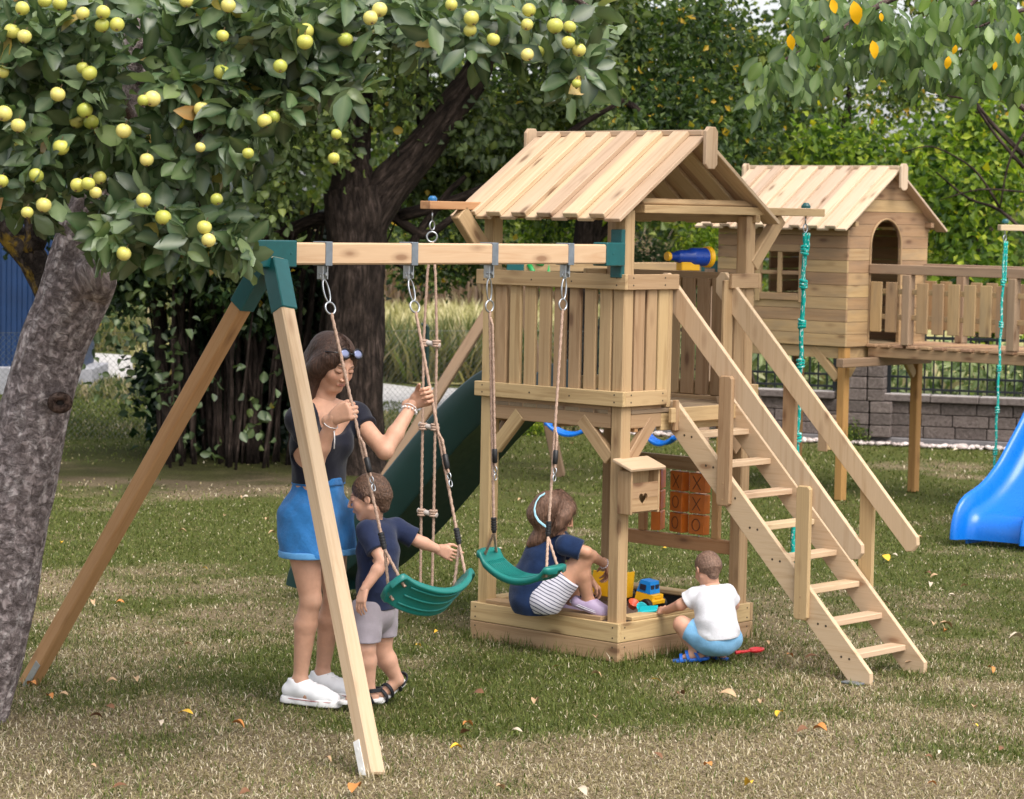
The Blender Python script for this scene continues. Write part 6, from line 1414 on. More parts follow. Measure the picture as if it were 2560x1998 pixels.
    F2.chain([HL(-.27, .02, .08), HL(-.31, -.12, -.15), HL(-.26, -.30, -.42), nb-rt*.07-hd*.08-EZ*.07], [.035, .034, .034, .018], .035)
    F2.chain([HL(0, -.38, .1), HL(0, -.40, -.25), nb-hd*.085-EZ*.05, nb-hd*.105-EZ*.14], [.07, .07, .06, .03], .05)
    F2.ell(HL(-.03, .52, -.12), s*A(.27, .34, .47), ax, .012, sub=True); F2.wrinkle(.0013, 210, (tuple(r_), tuple(r_*.8+f_*.5), tuple(r_*.9-f_*.6)))
    HM = hairmat('brown_hair', (.018, .009, .006), (.085, .042, .028), (90, 90, 5)); ho = sdf_obj('hair', [F2], HM, R)
    GR = [[HL(.02, .31, .36), HL(.20, .29, .22), HL(.315, .14, -.02), HL(.335, .03, -.30), HL(.33, .02, -.52), nb+rt*.10+hd*.035-EZ*.05], [HL(.02, .12, .50), HL(.27, .12, .34), HL(.365, -.02, .05), HL(.36, -.10, -.30), nb+rt*.115-hd*.0-EZ*.03, nb+rt*.125+hd*.01-EZ*.10],
          [HL(.0, -.15, .54), HL(.24, -.22, .42), HL(.37, -.28, .10), HL(.36, -.30, -.30), nb+rt*.10-hd*.07-EZ*.04, nb+rt*.10-hd*.07-EZ*.13], [HL(.0, -.30, .46), HL(.05, -.46, .25), HL(.02, -.50, -.05), HL(.0, -.46, -.40), nb-hd*.12-EZ*.05, nb-hd*.13-EZ*.16],
          [HL(.0, -.15, .54), HL(-.24, -.22, .42), HL(-.36, -.28, .10), HL(-.33, -.30, -.30), nb-rt*.09-hd*.08-EZ*.03, nb-rt*.09-hd*.08-EZ*.11], [HL(.02, .12, .50), HL(-.25, .12, .34), HL(-.36, .0, .05), HL(-.35, -.08, -.28), HL(-.30, -.2, -.52), nb-rt*.08-hd*.05-EZ*.06], [HL(.02, .31, .36), HL(-.18, .29, .24), HL(-.30, .17, .02), HL(-.33, .06, -.22), HL(-.30, -.05, -.42), HL(-.27, -.1, -.52)]]
    strands('strands', GR, 420, HM, ho, .0035)
    # sunglasses pushed up
    mb = MB(); g = lambda x, y, z: HL(x, y, z); gl = MB()
    for x in (-1, 1):
        c = g(x*.15, .335, .375); n = unit(f_*.75+u_*.55+r_*x*.12); mb.ring(c, n, .0205, .0035, 22, 6, 1.15, r_); gl.ell(c, (.022, .018, .003), r_, unit(np.cross(n, r_)), n); mb.tube([g(x*.27, .30, .37), g(x*.37, .10, .28), g(x*.385, -.12, .14)], .0028, 6)
    mb.tube([g(-.05, .36, .385), g(.05, .36, .385)], .003, 6); so = mb.build('sunglasses', plain('black_frame', (.006, .006, .01), .2), R, True); gm, nt, b = newmat('lens'); b.inputs['Base Color'].default_value = (.25, .27, .42, 1); b.inputs['Roughness'].default_value = .05; b.inputs['Metallic'].default_value = .6; gl.build('lens', gm, so, True)
    # jewellery
    PE = plain('pearl_beads', (.75, .72, .72), .3)
    for w, e, ph in ((w1, eR, 0), (w2, eL, 1)):
        d = unit(w-e); c = w-d*.045; u1 = unit(np.cross(d, EZ)); v1 = np.cross(d, u1); mb = MB()
        if ph: 
            for k in range(12): t = 2*math.pi*k/12; mb.ell(c+(u1*math.cos(t)+v1*math.sin(t))*.032+d*.006*math.sin(t), (.0055,)*3, n=8, m=6)
        mb.ring(c+d*.012, d, .0305, .0022, 20, 5)
        if not ph: mb.tube([c+v1*.03, c+v1*.034-EZ*.035, c+v1*.032-EZ*.075], .003, 5)
        mb.build('bracelet', PE, R, True)
    mb = MB(); mb.tube([nb+hd*(.055+.028*math.cos(t))+rt*.068*math.sin(t)-EZ*(.01+.04*math.cos(t)**2) for t in np.linspace(-1.5, 1.5, 24)], .0011, 4); mb.ell(nb+hd*.088-EZ*.057, (.004,)*3); mb.build('necklace', plain('gold', (.7, .45, .15), .3, metal=.9), R, True)
    # sneakers
    for a, dr in ((aR, A(.86, -.42, 0)), (aL, A(.80, -.55, 0))): sneaker(R, a, dr, 1., plain('white_canvas', (.80, .80, .83), .7, .05), .015)
    root_fix(R)
def sneaker(R, ank, dr, s, mat, z0):
    d = unit(dr); sd = np.cross(EZ, d); b = A(ank[0], ank[1], z0); F = Field(b-A(.24, .24, .05)*s, b+A(.24, .24, .14)*s, .0032)
    F.chain([b-d*.05*s+EZ*.045*s, b+d*.02*s+EZ*.055*s, b+d*.10*s+EZ*.035*s, b+d*.165*s+EZ*.025*s], [.036*s, .042*s, .040*s, .032*s], .03); F.cap(b-d*.03*s+EZ*.05*s, b-d*.02*s+EZ*.085*s, .036*s, .038*s, .015)
    F.ell(b-d*.008*s+EZ*.112*s, A(.05, .035, .028)*s, [d, sd, EZ], .004, sub=True); F.cut(b+EZ*.012*s, -EZ); o = sdf_obj('shoe', [F], mat, R)
    G = Field(b-A(.24, .24, .05)*s, b+A(.24, .24, .14)*s, .0034); G.chain([b-d*.052*s, b+d*.03*s, b+d*.12*s, b+d*.168*s], [.041*s, .040*s, .046*s, .038*s], .02); X = G.grid()
    G.F = np.maximum(G.F, np.abs(X[..., 2]-(z0+.008*s))-.0165*s); sdf_obj('sole', [G], plain('rubber_sole', (.72, .71, .72), .5, .04), o)
    mb = MB(); P = [b+d*x*s+sd*y*s+EZ*.0155*s for x, y in ((-.088, .0), (-.075, -.03), (.0, -.0425), (.06, -.0445), (.12, -.0475), (.17, -.036), (.203, 0), (.17, .036), (.12, .0475), (.0, .0425), (-.075, .03), (-.088, 0))]; mb.tube(P, .0016, 5); mb.build('trim_line', plain('red_trim', (.35, .05, .05), .5), o)
    mb = MB()
    for k in range(4): x = .045+k*.024; z = .100-k*.011; mb.tube([b+(d*x+sd*-.022+EZ*(z-.006))*s, b+(d*(x+.004)+EZ*z)*s, b+(d*x+sd*.022+EZ*(z-.006))*s], .0028*s, 6)
    mb.build('laces', plain('white_laces', (.82, .82, .84), .7), o, True); mb = MB()
    for k in range(4):
        x = .045+k*.024; z = .088-k*.010
        for y in (-1, 1): mb.ring(b+(d*x+sd*y*.024+EZ*z)*s, unit(EZ+sd*y*1.2), .0032*s, .0012*s, 10, 5)
    mb.build('eyelets', M_STEEL, o, True)
def sandal(R, ank, toe, s, mat, solemat, up=EZ):
    """ank: ankle centre, toe: direction of the foot; the sole lies under it"""
    d = unit(toe); up = unit(up-d*(np.dot(up, d))); sd = np.cross(up, d); b = np.asarray(ank)-up*.050*s
    G = Field(b-.17*s, b+.17*s, .0028); G.cap(b-d*.035*s, b+d*.045*s, .027*s, .027*s, .01); G.cap(b+d*.045*s, b+d*.10*s, .027*s, .034*s, .02); X = G.grid(); G.F = np.maximum(G.F, np.abs((X-b.astype(np.float32))@up.astype(np.float32)-.0)-.0085*s); so = sdf_obj('sandal', [G], solemat, R)
    mb = MB()
    for x0, w, hh, tilt in ((.085, .034, .033, 0), (.045, .031, .048, .01), (-.01, .030, .062, .03)):
        P = [b+(d*(x0+tilt*math.sin(t))+sd*w*math.cos(t)*1.05+up*hh*math.sin(t))*s for t in np.linspace(-.15, math.pi+.15, 16)]
        for k in (-1, 0, 1): mb.tube([p+d*k*.0045*s for p in P], .0042*s, 6)
    P = [b+(d*(.0-.055*math.sin(t))+sd*.031*math.cos(t)+up*.045)*s for t in np.linspace(0, math.pi, 14)]
    for k in (-1, 0, 1): mb.tube([p+up*k*.005*s for p in P], .0042*s, 6)
    mb.build('strap', mat, so, True)
def foot(B, ank, toe, s, up=EZ, k=.015):
    d = unit(toe); up = unit(up-d*(np.dot(up, d))); b = np.asarray(ank)-up*.035*s
    B.cap(b-d*.022*s, b+d*.03*s+up*.005*s, .024*s, .024*s, k); B.cap(ank, b+d*.05*s+up*.008*s, .026*s, .022*s, k); B.cap(b+d*.04*s, b+d*.09*s-up*.003*s, .022*s, .018*s, k, (up, .75))
# ---------------------------------------------------------------- the boy
def boy():
    SK = skinmat('skin_boy', (.58, .335, .235)); R = person('person', at(925, 1765, z=0), 'boy in navy T-shirt and grey shorts reaching for the swing rope')
    hd = unit(A(-.90, .42, 0)); rt = unit(np.cross(hd, EZ))
    nb = at(932, 1296, Y=11.19); shL = at(915, 1327, Y=11.09); shR = at(985, 1319, Y=11.27); ch = at(945, 1375, Y=11.18); wa = at(944, 1460, Y=11.18); hp = at(938, 1525, Y=11.18)
    eL, wL = at(957, 1405, Y=11.02), at(911, 1474, Y=10.98); eR, wR = at(1046, 1353, Y=11.27), at(1096, 1374, Y=11.30)
    hL, hR = at(915, 1545, Y=11.12), at(955, 1545, Y=11.24); kL, kR = at(914, 1622, Y=11.08), at(955, 1628, Y=11.25); aL, aR = at(922, 1722, Y=11.10), at(994, 1700, Y=11.27)
    B = Field(*bounds([nb, shL, shR, aL-EZ*.06, aR, wL, wR, eL, hp], .12), .0042)
    B.cap(ch, hp, .078, .082, .04, (hd, .8)); B.cap(nb-EZ*.02, ch, .045, .075, .04); B.cap(shL, shR, .034, .034, .03)
    for s_, e, w in ((shL, eL, wL), (shR, eR, wR)): B.cap(s_, e, .033, .026, .02); B.cap(e, e+(w-e)*.3, .0265, .027, .01); B.cap(e+(w-e)*.3, w, .027, .019, .01)
    for a, k, n in ((hL, kL, aL), (hR, kR, aR)): B.cap(a, k, .062, .042, .03); c = k+(n-k)*.3; B.cap(k, c, .041, .043, .015); B.cap(c, n, .043, .026, .015)
    tL = A(-1, -.15, -.05); foot(B, aL, tL, .95); tR = unit(at(958, 1764, Y=11.2)-at(1016, 1722, Y=11.3)); upR = unit(np.cross(np.cross(tR, A(.8, 0, .9)), tR)); foot(B, aR, tR, .95, upR)
    hc = at(921, 1243, Y=11.16); HF, paint, HL, (r_, f_, u_) = head(.0024, hc, unit(A(-.98, .12, -.20)), unit(A(-.18, 0, 1)), .198, nb, .039)
    H1 = hand(.0028, wL, unit(at(900, 1512, Y=10.96)-wL), A(-.6, .5, 0), A(-.4, 1, .2), .125, (.35, .4, .3), .10, (.3, .3), wr=.027)
    o2 = unit(at(1125, 1386, Y=11.28)-wR); H2 = hand(.0028, wR, o2, A(.1, .15, 1), A(.15, 1, -.5), .128, ((.25, .3, .2), (.5, .5, .3), (.75, .6, .4), (.9, .7, .4)), .12, (.1, .15), wr=.027)
    sdf_obj('body', [B, HF, H1, H2], SK, R, paint)
    S = Field(*bounds([nb, shL, shR, hp], .15), .0042)
    S.cap(ch, wa, .094, .094, .04, (hd, .85)); S.cap(wa, hp-EZ*.01, .094, .100, .04, (hd, .85)); S.cap(nb-EZ*.018, ch, .043, .09, .045); S.cap(shL, shR, .042, .042, .03)
    for s_, e in ((shL, eL), (shR, eR)): d = unit(e-s_); S.cap(s_, s_+d*.16, .042, .053, .02)
    S.wrinkle(.004, 46); Xg = S.grid()
    for s_, e, x, l in ((shL, eL, -1, .105), (shR, eR, 1, .10)):
        d = unit(e-s_); q = Xg-(s_+d*l).astype(np.float32); pl = q@d.astype(np.float32); m = (np.linalg.norm(q-(d*.06).astype(np.float32), axis=-1) < .095) & (((Xg-ch.astype(np.float32))@(rt*x).astype(np.float32) > .055) | (np.abs(pl) < .001)); S.F = np.where(m & (pl > -.02), np.maximum(S.F, pl), S.F)
    S.ell(nb+EZ*.03+hd*.01, A(.048, .055, .04), [rt, hd, EZ], .006, sub=True); S.cut(hp+EZ*.008, -EZ); so = sdf_obj('t_shirt', [S], cloth('navy_jersey', (.016, .024, .062), .2, bs=.4), R)
    mb = MB()
    for k, (x, z, q, c) in enumerate([(0, .05, .022, 0), (.01, .02, .026, 0), (-.012, -.01, .020, 0), (.0, -.05, .022, 0), (.012, -.085, .018, 0)]): mb.ell(ch+hd*.0795+rt*(x-.012)+EZ*z, (.004, q*.7, q), hd, rt, EZ, 9, 6)
    mb.build('shirt_print', plain('print_white', (.65, .65, .68), .6, .3, 60), so, True)
    mb = MB(); mb.ell(ch+hd*.082+rt*-.006+EZ*.012, (.004, .012, .020), hd, rt, EZ); mb.ell(ch+hd*.082+rt*-.018-EZ*.03, (.004, .009, .014), hd, rt, EZ); mb.build('shirt_print', plain('print_orange', (.7, .28, .04), .6), so, True)
    J = Field(*bounds([hp, hL, hR, kL], .12), .0042); J.cap(hp+EZ*.04, hp-EZ*.01, .094, .096, .03, (hd, .85))
    for a, k in ((hL, kL), (hR, kR)): d = unit(k-a); J.cap(a+EZ*.03, a+d*.12, .070, .068, .012)
    J.wrinkle(.003, 40); Xg = J.grid(); J.F = np.maximum(J.F, (kL[2]+.030-Xg[..., 2])); J.cut(hp+EZ*.05, EZ); sdf_obj('shorts', [J], cloth('grey_shorts', (.30, .265, .30), .1, 700), R)
    F2 = Field(hc-.17, hc+.17, .0026); s = .198; ax = [r_, f_, u_]; F2.ell(HL(0, -.085, .14), s*A(.355, .425, .385), ax, 0); F2.chain([HL(0, -.30, -.05), HL(0, -.27, -.24)], [.045, .032], .03); F2.chain([HL(.30, -.02, .08), HL(.31, -.06, -.02)], [.02, .012], .02); F2.chain([HL(-.30, -.02, .08), HL(-.31, -.06, -.02)], [.02, .012], .02)
    F2.ell(HL(0, .52, -.12), s*A(.40, .33, .42), ax, .006, sub=True); F2.ell(HL(0, .10, -.55), s*A(.5, .38, .42), ax, .006, sub=True)
    for x in (-1, 1): F2.ell(HL(x*.36, -.02, -.04), s*A(.07, .10, .11), ax, .003, sub=True)
    F2.wrinkle(.0016, 330); sdf_obj('hair', [F2], hairmat('short_brown_hair', (.035, .018, .012), (.17, .095, .062), (70, 70, 50)), R)
    BK, WS = plain('black_strap', (.010, .011, .016), .7), plain('white_foam', (.70, .68, .68), .6); sandal(R, aL, tL, 1.0, BK, WS); sandal(R, aR, tR, 1.0, BK, WS, upR); root_fix(R)
# ---------------------------------------------------------------- the girl on the sandbox edge
def girl():
    SK = skinmat('skin_girl', (.54, .30, .20)); R = person('person', T(.42, .0, .21), 'girl in navy T-shirt and striped shorts crouching on the sandbox edge')
    hd = unit(A(.94, .10, 0)); rt = unit(np.cross(hd, EZ))
    nb = at(1388, 1338, Y=12.62); shR = at(1412, 1362, Y=12.52); shL = at(1405, 1352, Y=12.76); ch = at(1366, 1398, Y=12.64); wa = at(1343, 1450, Y=12.65); hp = at(1347, 1495, Y=12.65)
    eR, wR = at(1466, 1380, Y=12.50), at(1514, 1412, Y=12.66); eL, wL = at(1450, 1420, Y=12.84), at(1478, 1452, Y=12.92)
    hR, hL = at(1372, 1492, Y=12.57), at(1368, 1486, Y=12.74); kR, kL = at(1455, 1400, Y=12.55), at(1448, 1412, Y=12.78); aR, aL = at(1470, 1497, Y=12.60), at(1432, 1508, Y=12.80)
    B = Field(*bounds([nb, shL, shR, aR-EZ*.06, aL, wL, wR, eL, hp], .12), .0042)
    B.cap(ch, hp, .075, .09, .04); B.cap(nb, ch, .045, .075, .04); B.cap(shL, shR, .034, .034, .03)
    for s_, e, w in ((shL, eL, wL), (shR, eR, wR)): B.cap(s_, e, .034, .027, .02); B.cap(e, e+(w-e)*.3, .027, .027, .01); B.cap(e+(w-e)*.3, w, .027, .019, .01)
    for a, k, n in ((hL, kL, aL), (hR, kR, aR)): B.cap(a, k, .066, .046, .03); c = k+(n-k)*.35-hd*.012; B.cap(k, c, .044, .044, .015); B.cap(c, n, .044, .027, .015)
    tR = unit(A(.88, -.25, -.28)); tL = unit(A(.9, .1, -.2)); foot(B, aR, tR, 1.0); foot(B, aL, tL, 1.0)
    hc = at(1394, 1284, Y=12.60); HF, paint, HL, (r_, f_, u_) = head(.0024, hc, unit(A(.88, .12, -.42)), unit(A(.42, 0, 1)), .196, nb, .037)
    o1 = unit(at(1524, 1452, Y=12.72)-wR); H1 = hand(.003, wR, o1, A(-.2, 1, .2), A(-1, .1, -.3), .13, (.5, .5, .4), .06, (.4, .4), wr=.027); o2 = unit(at(1496, 1470, Y=12.95)-wL); H2 = hand(.003, wL, o2, A(0, -1, .2), A(-.3, 0, -1), .13, (.5, .5, .4), .06, (.4, .4), wr=.027)
    sdf_obj('body', [B, HF, H1, H2], SK, R, paint)
    S = Field(*bounds([nb, shL, shR, hp, at(1318, 1530, Y=12.62)], .16), .0042)
    S.chain([nb-EZ*.03, ch-hd*.01, wa-hd*.005, hp-hd*.03], [.055, .096, .105, .108], .05); S.cap(shL, shR, .044, .044, .03); S.cap(hp-hd*.04, at(1338, 1522, Y=12.62), .085, .070, .05)
    for s_, e in ((shL, eL), (shR, eR)): d = unit(e-s_); S.cap(s_, s_+d*.10, .046, .052, .02)
    S.wrinkle(.005, 36, ((.8, .2, .7), (1, .3, -.5), (-.4, .6, 1))); Xg = S.grid()
    for s_, e, x in ((shL, eL, -1), (shR, eR, 1)):
        d = unit(e-s_); q = Xg-(s_+d*.085).astype(np.float32); pl = q@d.astype(np.float32); m = np.linalg.norm(q-(d*.05).astype(np.float32), axis=-1) < .085; S.F = np.where(m, np.maximum(S.F, pl), S.F)
    S.ell(nb+EZ*.02+hd*.02, A(.045, .05, .04), [rt, hd, EZ], .006, sub=True); S.cut(at(1335, 1537, Y=12.6), -EZ); sdf_obj('t_shirt', [S], cloth('navy_cotton', (.009, .024, .075), .25, bs=.5), R)
    J = Field(*bounds([hp, hL, hR, kR], .13), .0042)
    for a, k in ((hL, kL), (hR, kR)): d = k-a; J.cap(a-unit(d)*.02, a+d*.60, .086, .072, .015)
    J.ell(hp+EZ*-.01+hd*.01, A(.10, .12, .085), [hd, rt, EZ], .03); J.wrinkle(.002, 40); d = unit(kR-hR); Xg = J.grid(); pl = (Xg-(hR+(kR-hR)*.56).astype(np.float32))@d.astype(np.float32); J.F = np.maximum(J.F, pl); J.cut(A(0, 0, .2095), -EZ)
    sdf_obj('shorts', [J], cloth('striped_cotton', (.62, .60, .68), .06, 700, .2, stripes=(tuple(unit(A(.55, .1, 1))), 62., (.03, .035, .09))), R)
    F2 = Field(*bounds([hc, at(1352, 1350, Y=12.62)], .17), .003); s = .196; ax = [r_, f_, u_]; F2.ell(HL(0, -.085, .14), s*A(.372, .435, .395), ax, 0)
    for x in (-1, 1): F2.chain([HL(x*.24, .20, .25), HL(x*.32, .12, .0), HL(x*.33, .10, -.22), HL(x*.30, .13, -.48)], [.026, .026, .020, .008], .03)
    F2.chain([HL(0, -.36, .05), HL(0, -.40, -.20), at(1366, 1330, Y=12.60), at(1340, 1350, Y=12.60), at(1322, 1362, Y=12.60)], [.065, .055, .038, .028, .012], .04)
    F2.ell(HL(0, .50, -.14), s*A(.24, .26, .36), ax, .008, sub=True); F2.wrinkle(.0014, 210, (tuple(f_), tuple(r_*.7+f_*.6), tuple(r_*.8-f_*.7)))
    o = sdf_obj('hair', [F2], hairmat('light_brown_hair', (.05, .026, .017), (.22, .12, .08), (80, 80, 6)), R)
    HC = HL(0, -.18, .54); GR = []
    for a_ in np.linspace(-2.6, 2.6, 12):
        cx, cy = math.sin(a_), math.cos(a_); lo = abs(a_) < .5
        P = [HC, HL(.26*cx, -.08+.30*cy, .44), HL(.385*cx, -.08+.43*cy, .20), HL(.40*cx, -.08+.43*cy, -.02)]
        P += [HL(.38*cx, -.06+.40*cy, -.25), HL(.34*cx, -.04+.38*cy, -.48)] if cy > -.2 else [HL(.30*cx, -.10+.40*cy, -.25), at(1346, 1346, Y=12.60)+RNG.normal(size=3)*.02]
        GR.append(P)
    GR[5] = [HC, HL(-.06, .2, .46), HL(-.12, .30, .36), HL(-.16, .355, .24), HL(-.2, .36, .14), HL(-.24, .34, .06)]; GR[6] = [HC, HL(.06, .2, .46), HL(.12, .30, .36), HL(.16, .355, .24), HL(.2, .36, .14), HL(.24, .34, .06)]
    strands('strands', GR, 420, o.data.materials[0], o, .004)
    mb = MB(); pp = [(1362, 1234), (1349, 1242), (1340, 1256), (1336, 1272), (1338, 1288), (1346, 1302), (1358, 1312), (1370, 1320)]; pq = np.array([at(x, y, Y=12.55-.012*i) for i, (x, y) in enumerate(pp)]); tt = np.linspace(0, 7, 40); q = [A(*[np.interp(t_, range(8), pq[:, k_]) for k_ in range(3)]) for t_ in tt]
    for k in (-1, 0, 1): mb.tube([p+u_*k*.003 for p in q], .003, 6)
    mb.build('headband', plain('pale_blue_band', (.35, .62, .75), .4), R, True)
    mb = MB(); dd = unit(wR-eR); u1 = unit(np.cross(dd, EZ)); v1 = np.cross(dd, u1)
    for k in range(14): t = 2*math.pi*k/14; mb.ell(wR-dd*.02+(u1*math.cos(t)+v1*math.sin(t))*.024, (.0048,)*3, n=7, m=5)
    mb.build('bead_bracelet', plain('white_beads', (.75, .68, .72), .3), R, True)
    for an, t in ((aR, tR), (aL, tL)):
        d = unit(t); up = unit(EZ-d*(d@EZ)); sd = np.cross(up, d); b = an-up*.045; F = Field(b-.17, b+.17, .003); F.chain([b-d*.045+up*.012, b+d*.03+up*.012, b+d*.09+up*.006], [.033, .034, .036], .02); F.cap(b+d*.03+up*.03, b+d*.08+up*.014, .030, .032, .02); F.ell(b-d*.012+up*.055, A(.05, .030, .035), [d, sd, up], .004, sub=True); X = F.grid(); F.F = np.maximum(F.F, -((X-b.astype(np.float32))@up.astype(np.float32)+.014))
        so = sdf_obj('clog', [F], plain('lilac_foam', (.42, .33, .50), .5, .06), R); mb = MB()
        for z, r0 in ((.0, .036), (.008, .0365)): mb.tube([b+up*z+d*(.022+.105*math.cos(t_)) + sd*r0*1.08*math.sin(t_)*(1.0 if math.cos(t_) > 0 else .95) for t_ in np.linspace(0, 6.28, 36)], .002, 5)
        mb.build('sole_stripe', plain('white_stripe', (.7, .68, .75), .5), so, True)
    root_fix(R)
# ---------------------------------------------------------------- the toddler
def toddler():
    SK = skinmat('skin_toddler', (.58, .33, .235)); R = person('person', at(1735, 1645, z=0), 'toddler in white T-shirt and pale blue shorts squatting beside the sandbox')
    hd = unit(A(-.35, .92, 0)); rt = unit(np.cross(hd, EZ))
    nb = at(1778, 1462, Y=12.50); shL = at(1737, 1490, Y=12.50); shR = at(1818, 1486, Y=12.48); ch = at(1784, 1510, Y=12.46); hp = at(1795, 1590, Y=12.42)
    eL, wL = at(1702, 1512, Y=12.52), at(1664, 1527, Y=12.62); eR, wR = at(1834, 1512, Y=12.52), at(1826, 1516, Y=12.64)
    hL, hR = at(1768, 1598, Y=12.43), at(1818, 1596, Y=12.46); kL, kR = at(1705, 1562, Y=12.48), at(1800, 1560, Y=12.68); aL, aR = at(1742, 1624, Y=12.46), at(1800, 1624, Y=12.58)
    B = Field(*bounds([nb, shL, shR, aL-EZ*.06, aR, wL, wR, kL, hp], .12), .004)
    B.cap(ch, hp, .072, .085, .04); B.cap(nb, ch, .04, .07, .04); B.cap(shL, shR, .032, .032, .03)
    for s_, e, w in ((shL, eL, wL), (shR, eR, wR)): B.cap(s_, e, .032, .027, .02); B.cap(e, w, .027, .019, .012)
    for a, k, n in ((hL, kL, aL), (hR, kR, aR)): B.cap(a, k, .06, .042, .03); B.cap(k, k+(n-k)*.4, .040, .038, .015); B.cap(k+(n-k)*.4, n, .038, .027, .015)
    tL, tR = A(-.93, .1, -.12), A(-.5, .8, -.1); foot(B, aL, tL, .82); foot(B, aR, tR, .82)
    hc = at(1768, 1424, Y=12.52); HF, paint, HL, (r_, f_, u_) = head(.0024, hc, unit(A(-.42, .80, -.42)), unit(A(-.15, .35, 1)), .172, nb, .036)
    H1 = hand(.0026, wL, unit(at(1645, 1526, Y=12.66)-wL), A(.1, .6, .7), A(.1, .6, -.8), .098, (.3, .3, .2), .08, (.3, .2), wr=.031); H2 = hand(.0026, wR, unit(A(-.3, .8, -.3)), A(-1, 0, .2), A(0, 0, -1), .098, (.5, .4, .3), .08, (.3, .2), wr=.031)
    sdf_obj('body', [B, HF, H1, H2], SK, R, paint)
    S = Field(*bounds([nb, shL, shR, hp], .15), .004); S.chain([nb-EZ*.025, ch, at(1790, 1555, Y=12.43), at(1795, 1585, Y=12.42)], [.042, .088, .096, .100], .04); S.cap(shL, shR, .044, .044, .03)
    for s_, e in ((shL, eL), (shR, eR)): d = unit(e-s_); S.cap(s_, s_+d*.055, .043, .047, .015)
    S.wrinkle(.0058, 38, ((.9, .2, .8), (-.8, .3, .9), (.2, .6, 1))); Xg = S.grid()
    for s_, e in ((shL, eL), (shR, eR)):
        d = unit(e-s_); q = Xg-(s_+d*.05).astype(np.float32); pl = q@d.astype(np.float32); m = np.linalg.norm(q-(d*.045).astype(np.float32), axis=-1) < .07; S.F = np.where(m, np.maximum(S.F, pl), S.F)
    S.ell(nb+EZ*.022, A(.042, .046, .03), [rt, hd, EZ], .006, sub=True); S.cut(at(1795, 1596, Y=12.4), A(.1, 0, -1)); sdf_obj('t_shirt', [S], cloth('white_cotton', (.72, .72, .78), .05, 700, .5), R)
    J = Field(*bounds([hp, hL, hR, kL, kR], .12), .004); J.ell(hp-EZ*.015, A(.105, .09, .085), [rt, hd, EZ], .03)
    for a, k in ((hL, kL), (hR, kR)): d = k-a; J.cap(a, a+d*.82, .074, .058, .02)
    J.wrinkle(.003, 44); Xg = J.grid()
    for a, k in ((hL, kL), (hR, kR)):
        d = unit(k-a); q = Xg-(a+(k-a)*.74).astype(np.float32); pl = q@d.astype(np.float32); m = np.linalg.norm(q-(d*.05).astype(np.float32), axis=-1) < .09; J.F = np.where(m, np.maximum(J.F, pl), J.F)
    J.cut(A(0, 0, .03), -EZ); sdf_obj('shorts', [J], cloth('pale_blue_cotton', (.20, .43, .68), .12, 700, .4), R)
    F2 = Field(hc-.16, hc+.16, .0026); s = .172; ax = [r_, f_, u_]; F2.ell(HL(0, -.085, .135), s*A(.352, .418, .375), ax, 0); F2.chain([HL(0, -.28, -.05), HL(0, -.26, -.22)], [.045, .028], .03); F2.ell(HL(0, .52, -.12), s*A(.40, .36, .42), ax, .006, sub=True); F2.ell(HL(0, .10, -.52), s*A(.5, .38, .40), ax, .006, sub=True)
    for x in (-1, 1): F2.ell(HL(x*.36, -.02, -.04), s*A(.07, .10, .11), ax, .003, sub=True)
    F2.wrinkle(.0010, 330); sdf_obj('hair', [F2], hairmat('fine_brown_hair', (.10, .055, .04), (.26, .16, .115), (60, 60, 40)), R)
    BL = plain('blue_foam', (.004, .12, .55), .45, .05); sandal(R, aL, tL, .92, BL, BL); sandal(R, aR, tR, .92, BL, BL); root_fix(R)
woman(); boy(); girl(); toddler()
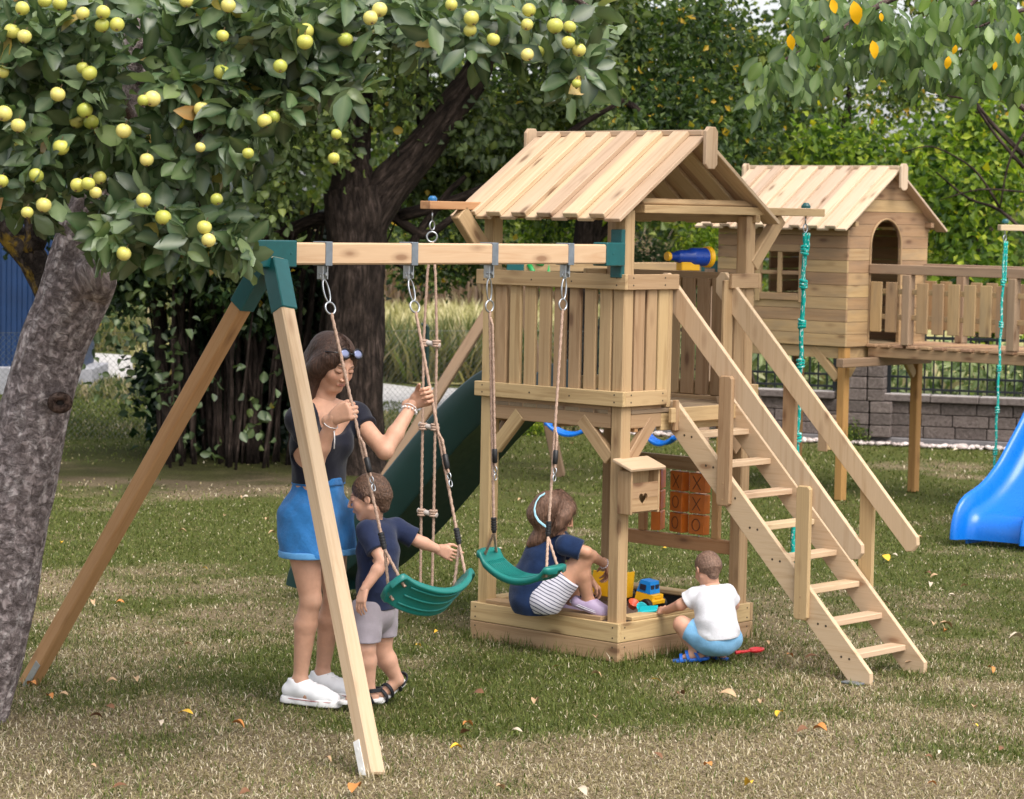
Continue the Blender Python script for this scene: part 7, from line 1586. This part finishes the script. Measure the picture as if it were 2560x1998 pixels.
# ---------------------------------------------------------------- toys
def toys():
    r = empty('toy_truck', T(.50, .70, .1), 'yellow toy dump truck with blue cab and black wheels in the sandbox', 'toy truck')
    c = at(1604, 1492, Y=12.98); yaw = unit(A(.72, -.55, -.12)); sd = unit(np.cross(EZ, yaw)); up = np.cross(yaw, sd)
    def tapered(mb, c, L, Wd, H, tl, tw, z0):
        V = [c+yaw*x*L/2*(tl if z else 1)+sd*y*Wd/2*(tw if z else 1)+up*(z0+z*H) for x in (-1, 1) for y in (-1, 1) for z in (0, 1)]; F = [[0, 1, 3, 2], [4, 6, 7, 5], [0, 4, 5, 1], [2, 3, 7, 6], [0, 2, 6, 4], [1, 5, 7, 3]]; mb.add(V, F)
    mb = MB(); tapered(mb, c+yaw*.045, .105, .10, .042, .95, .95, -.01); mb.box(c+yaw*.102+up*-.002, (.014, .105, .022), yaw, sd, up, .003); mb.box(c+yaw*.098+up*.018, (.004, .05, .008), yaw, sd, up, .001); mb.build('chassis', M_YEL, r)
    mb = MB(); tapered(mb, c+yaw*.035, .082, .088, .06, .72, .85, .034); cab = mb.build('cab', plain('cab_blue', (.005, .22, .66), .35), r)
    mb = MB(); [mb.box(c+yaw*.070+sd*y+up*.062, (.004, .030, .030), unit(yaw-up*.2), sd, up, .001) for y in (-.02, .02)]; mb.box(c+yaw*.03+sd*-.0455+up*.062, (.036, .004, .028), yaw, sd, up, .001); mb.build('cab_window', plain('opening_shade', (.01, .015, .04), .5), cab)  # solid plates; shade inside the cab openings is put into their colour
    for x in (.075, -.12):
        for y in (-1, 1):
            mb = MB(); w0 = c+yaw*x+sd*y*.048-up*.022; mb.lathe([(0, .018), (.002, .030), (.006, .035), (.026, .035), (.03, .030), (.031, .016)], w0, sd*y, 18); mb.build('wheel', M_BLACK, r)
    mb = MB(); b = at(1530, 1478, Y=13.02); bx = unit(A(.78, -.5, -.08)); by = unit(np.cross(EZ, bx)); bz = unit(np.cross(bx, by)); th = .006
    for (o, s_) in ((-by*.058+bz*.04, (.17, th, .12)), (by*.058+bz*.04, (.17, th, .12)), (-bz*.02, (.17, .116, th)), (bx*.085+bz*.045, (th, .116, .13)), (-bx*.085+bz*.03, (th, .116, .10))): mb.box(b+o, s_, bx, by, bz, .002)
    mb.build('dump_bed', M_YEL, r); root_fix(r)
    def bucket(px, py, Y, rad, hh, mat, lab, nm='toy_bucket', tilt=(0, 0, 1)):
        c = at(px, py, Y=Y); q = empty(nm, c, lab, nm.replace('_', ' ').split()[-1]); mb = MB(); mb.lathe([(0, rad*.7), (hh, rad), (hh+.003, rad*1.1), (hh+.003, rad*.96), (.004, rad*.64)], c, tilt, 18); mb.build('cup', mat, q, True); root_fix(q)
    TQ = plain('turquoise_plastic', (.005, .40, .46), .4)
    bucket(1602, 1523, 12.80, .026, .02, TQ, 'small round turquoise sand sieve beside the toddler hand', 'sand_sieve', (.2, -.8, .6)); bucket(1580, 1518, 12.9, .028, .03, plain('orange_red_plastic', (.62, .10, .04), .4), 'orange red sand cup behind the near post', 'sand_cup', (.3, -.5, .8))
    bucket(1440, 1497, 12.95, .024, .04, plain('lemon_plastic', (.75, .55, .02), .4), 'small yellow sand cup between the girl legs', 'sand_cup', (-.5, -.5, .6))
    q = empty('toy_scoop', at(1625, 1530, Y=12.72), 'turquoise sand shovel lying under the toddler hand on the sandbox rim', 'shovel'); c = at(1622, 1526, Y=12.70); x_ = unit(A(.95, -.1, .12)); y_ = unit(A(.1, .9, .35)); mb = MB()
    mb.prism([(-.045, -.022), (-.03, -.030), (.045, -.024), (.045, .024), (-.03, .030), (-.045, .022)], c, x_, y_, np.cross(x_, y_), .012, .003); mb.box(c-x_*.048, (.010, .05, .016), x_, y_, np.cross(x_, y_), .002); mb.build('blade', TQ, q); root_fix(q)
    q = empty('toy_shovel', at(1880, 1628, z=.02), 'red toy shovel lying on the grass beside the sandbox', 'shovel'); a, b = at(1838, 1632, z=.03), at(1878, 1627, z=.035); RD = plain('red_plastic', (.62, .025, .03), .35); mb = MB(); mb.tube([a, b], [.009, .006], 8); mb.build('handle', RD, q)
    F = Field(b-.1, b+.14, .003); d = unit(at(1912, 1622, z=.03)-b); F.ell(b+d*.045+EZ*.002, A(.055, .032, .016), [d, np.cross(EZ, d), EZ], 0); F.ell(b+d*.047+EZ*.014, A(.047, .025, .014), [d, np.cross(EZ, d), EZ], .003, sub=True); sdf_obj('scoop', [F], RD, q); root_fix(q)
toys()
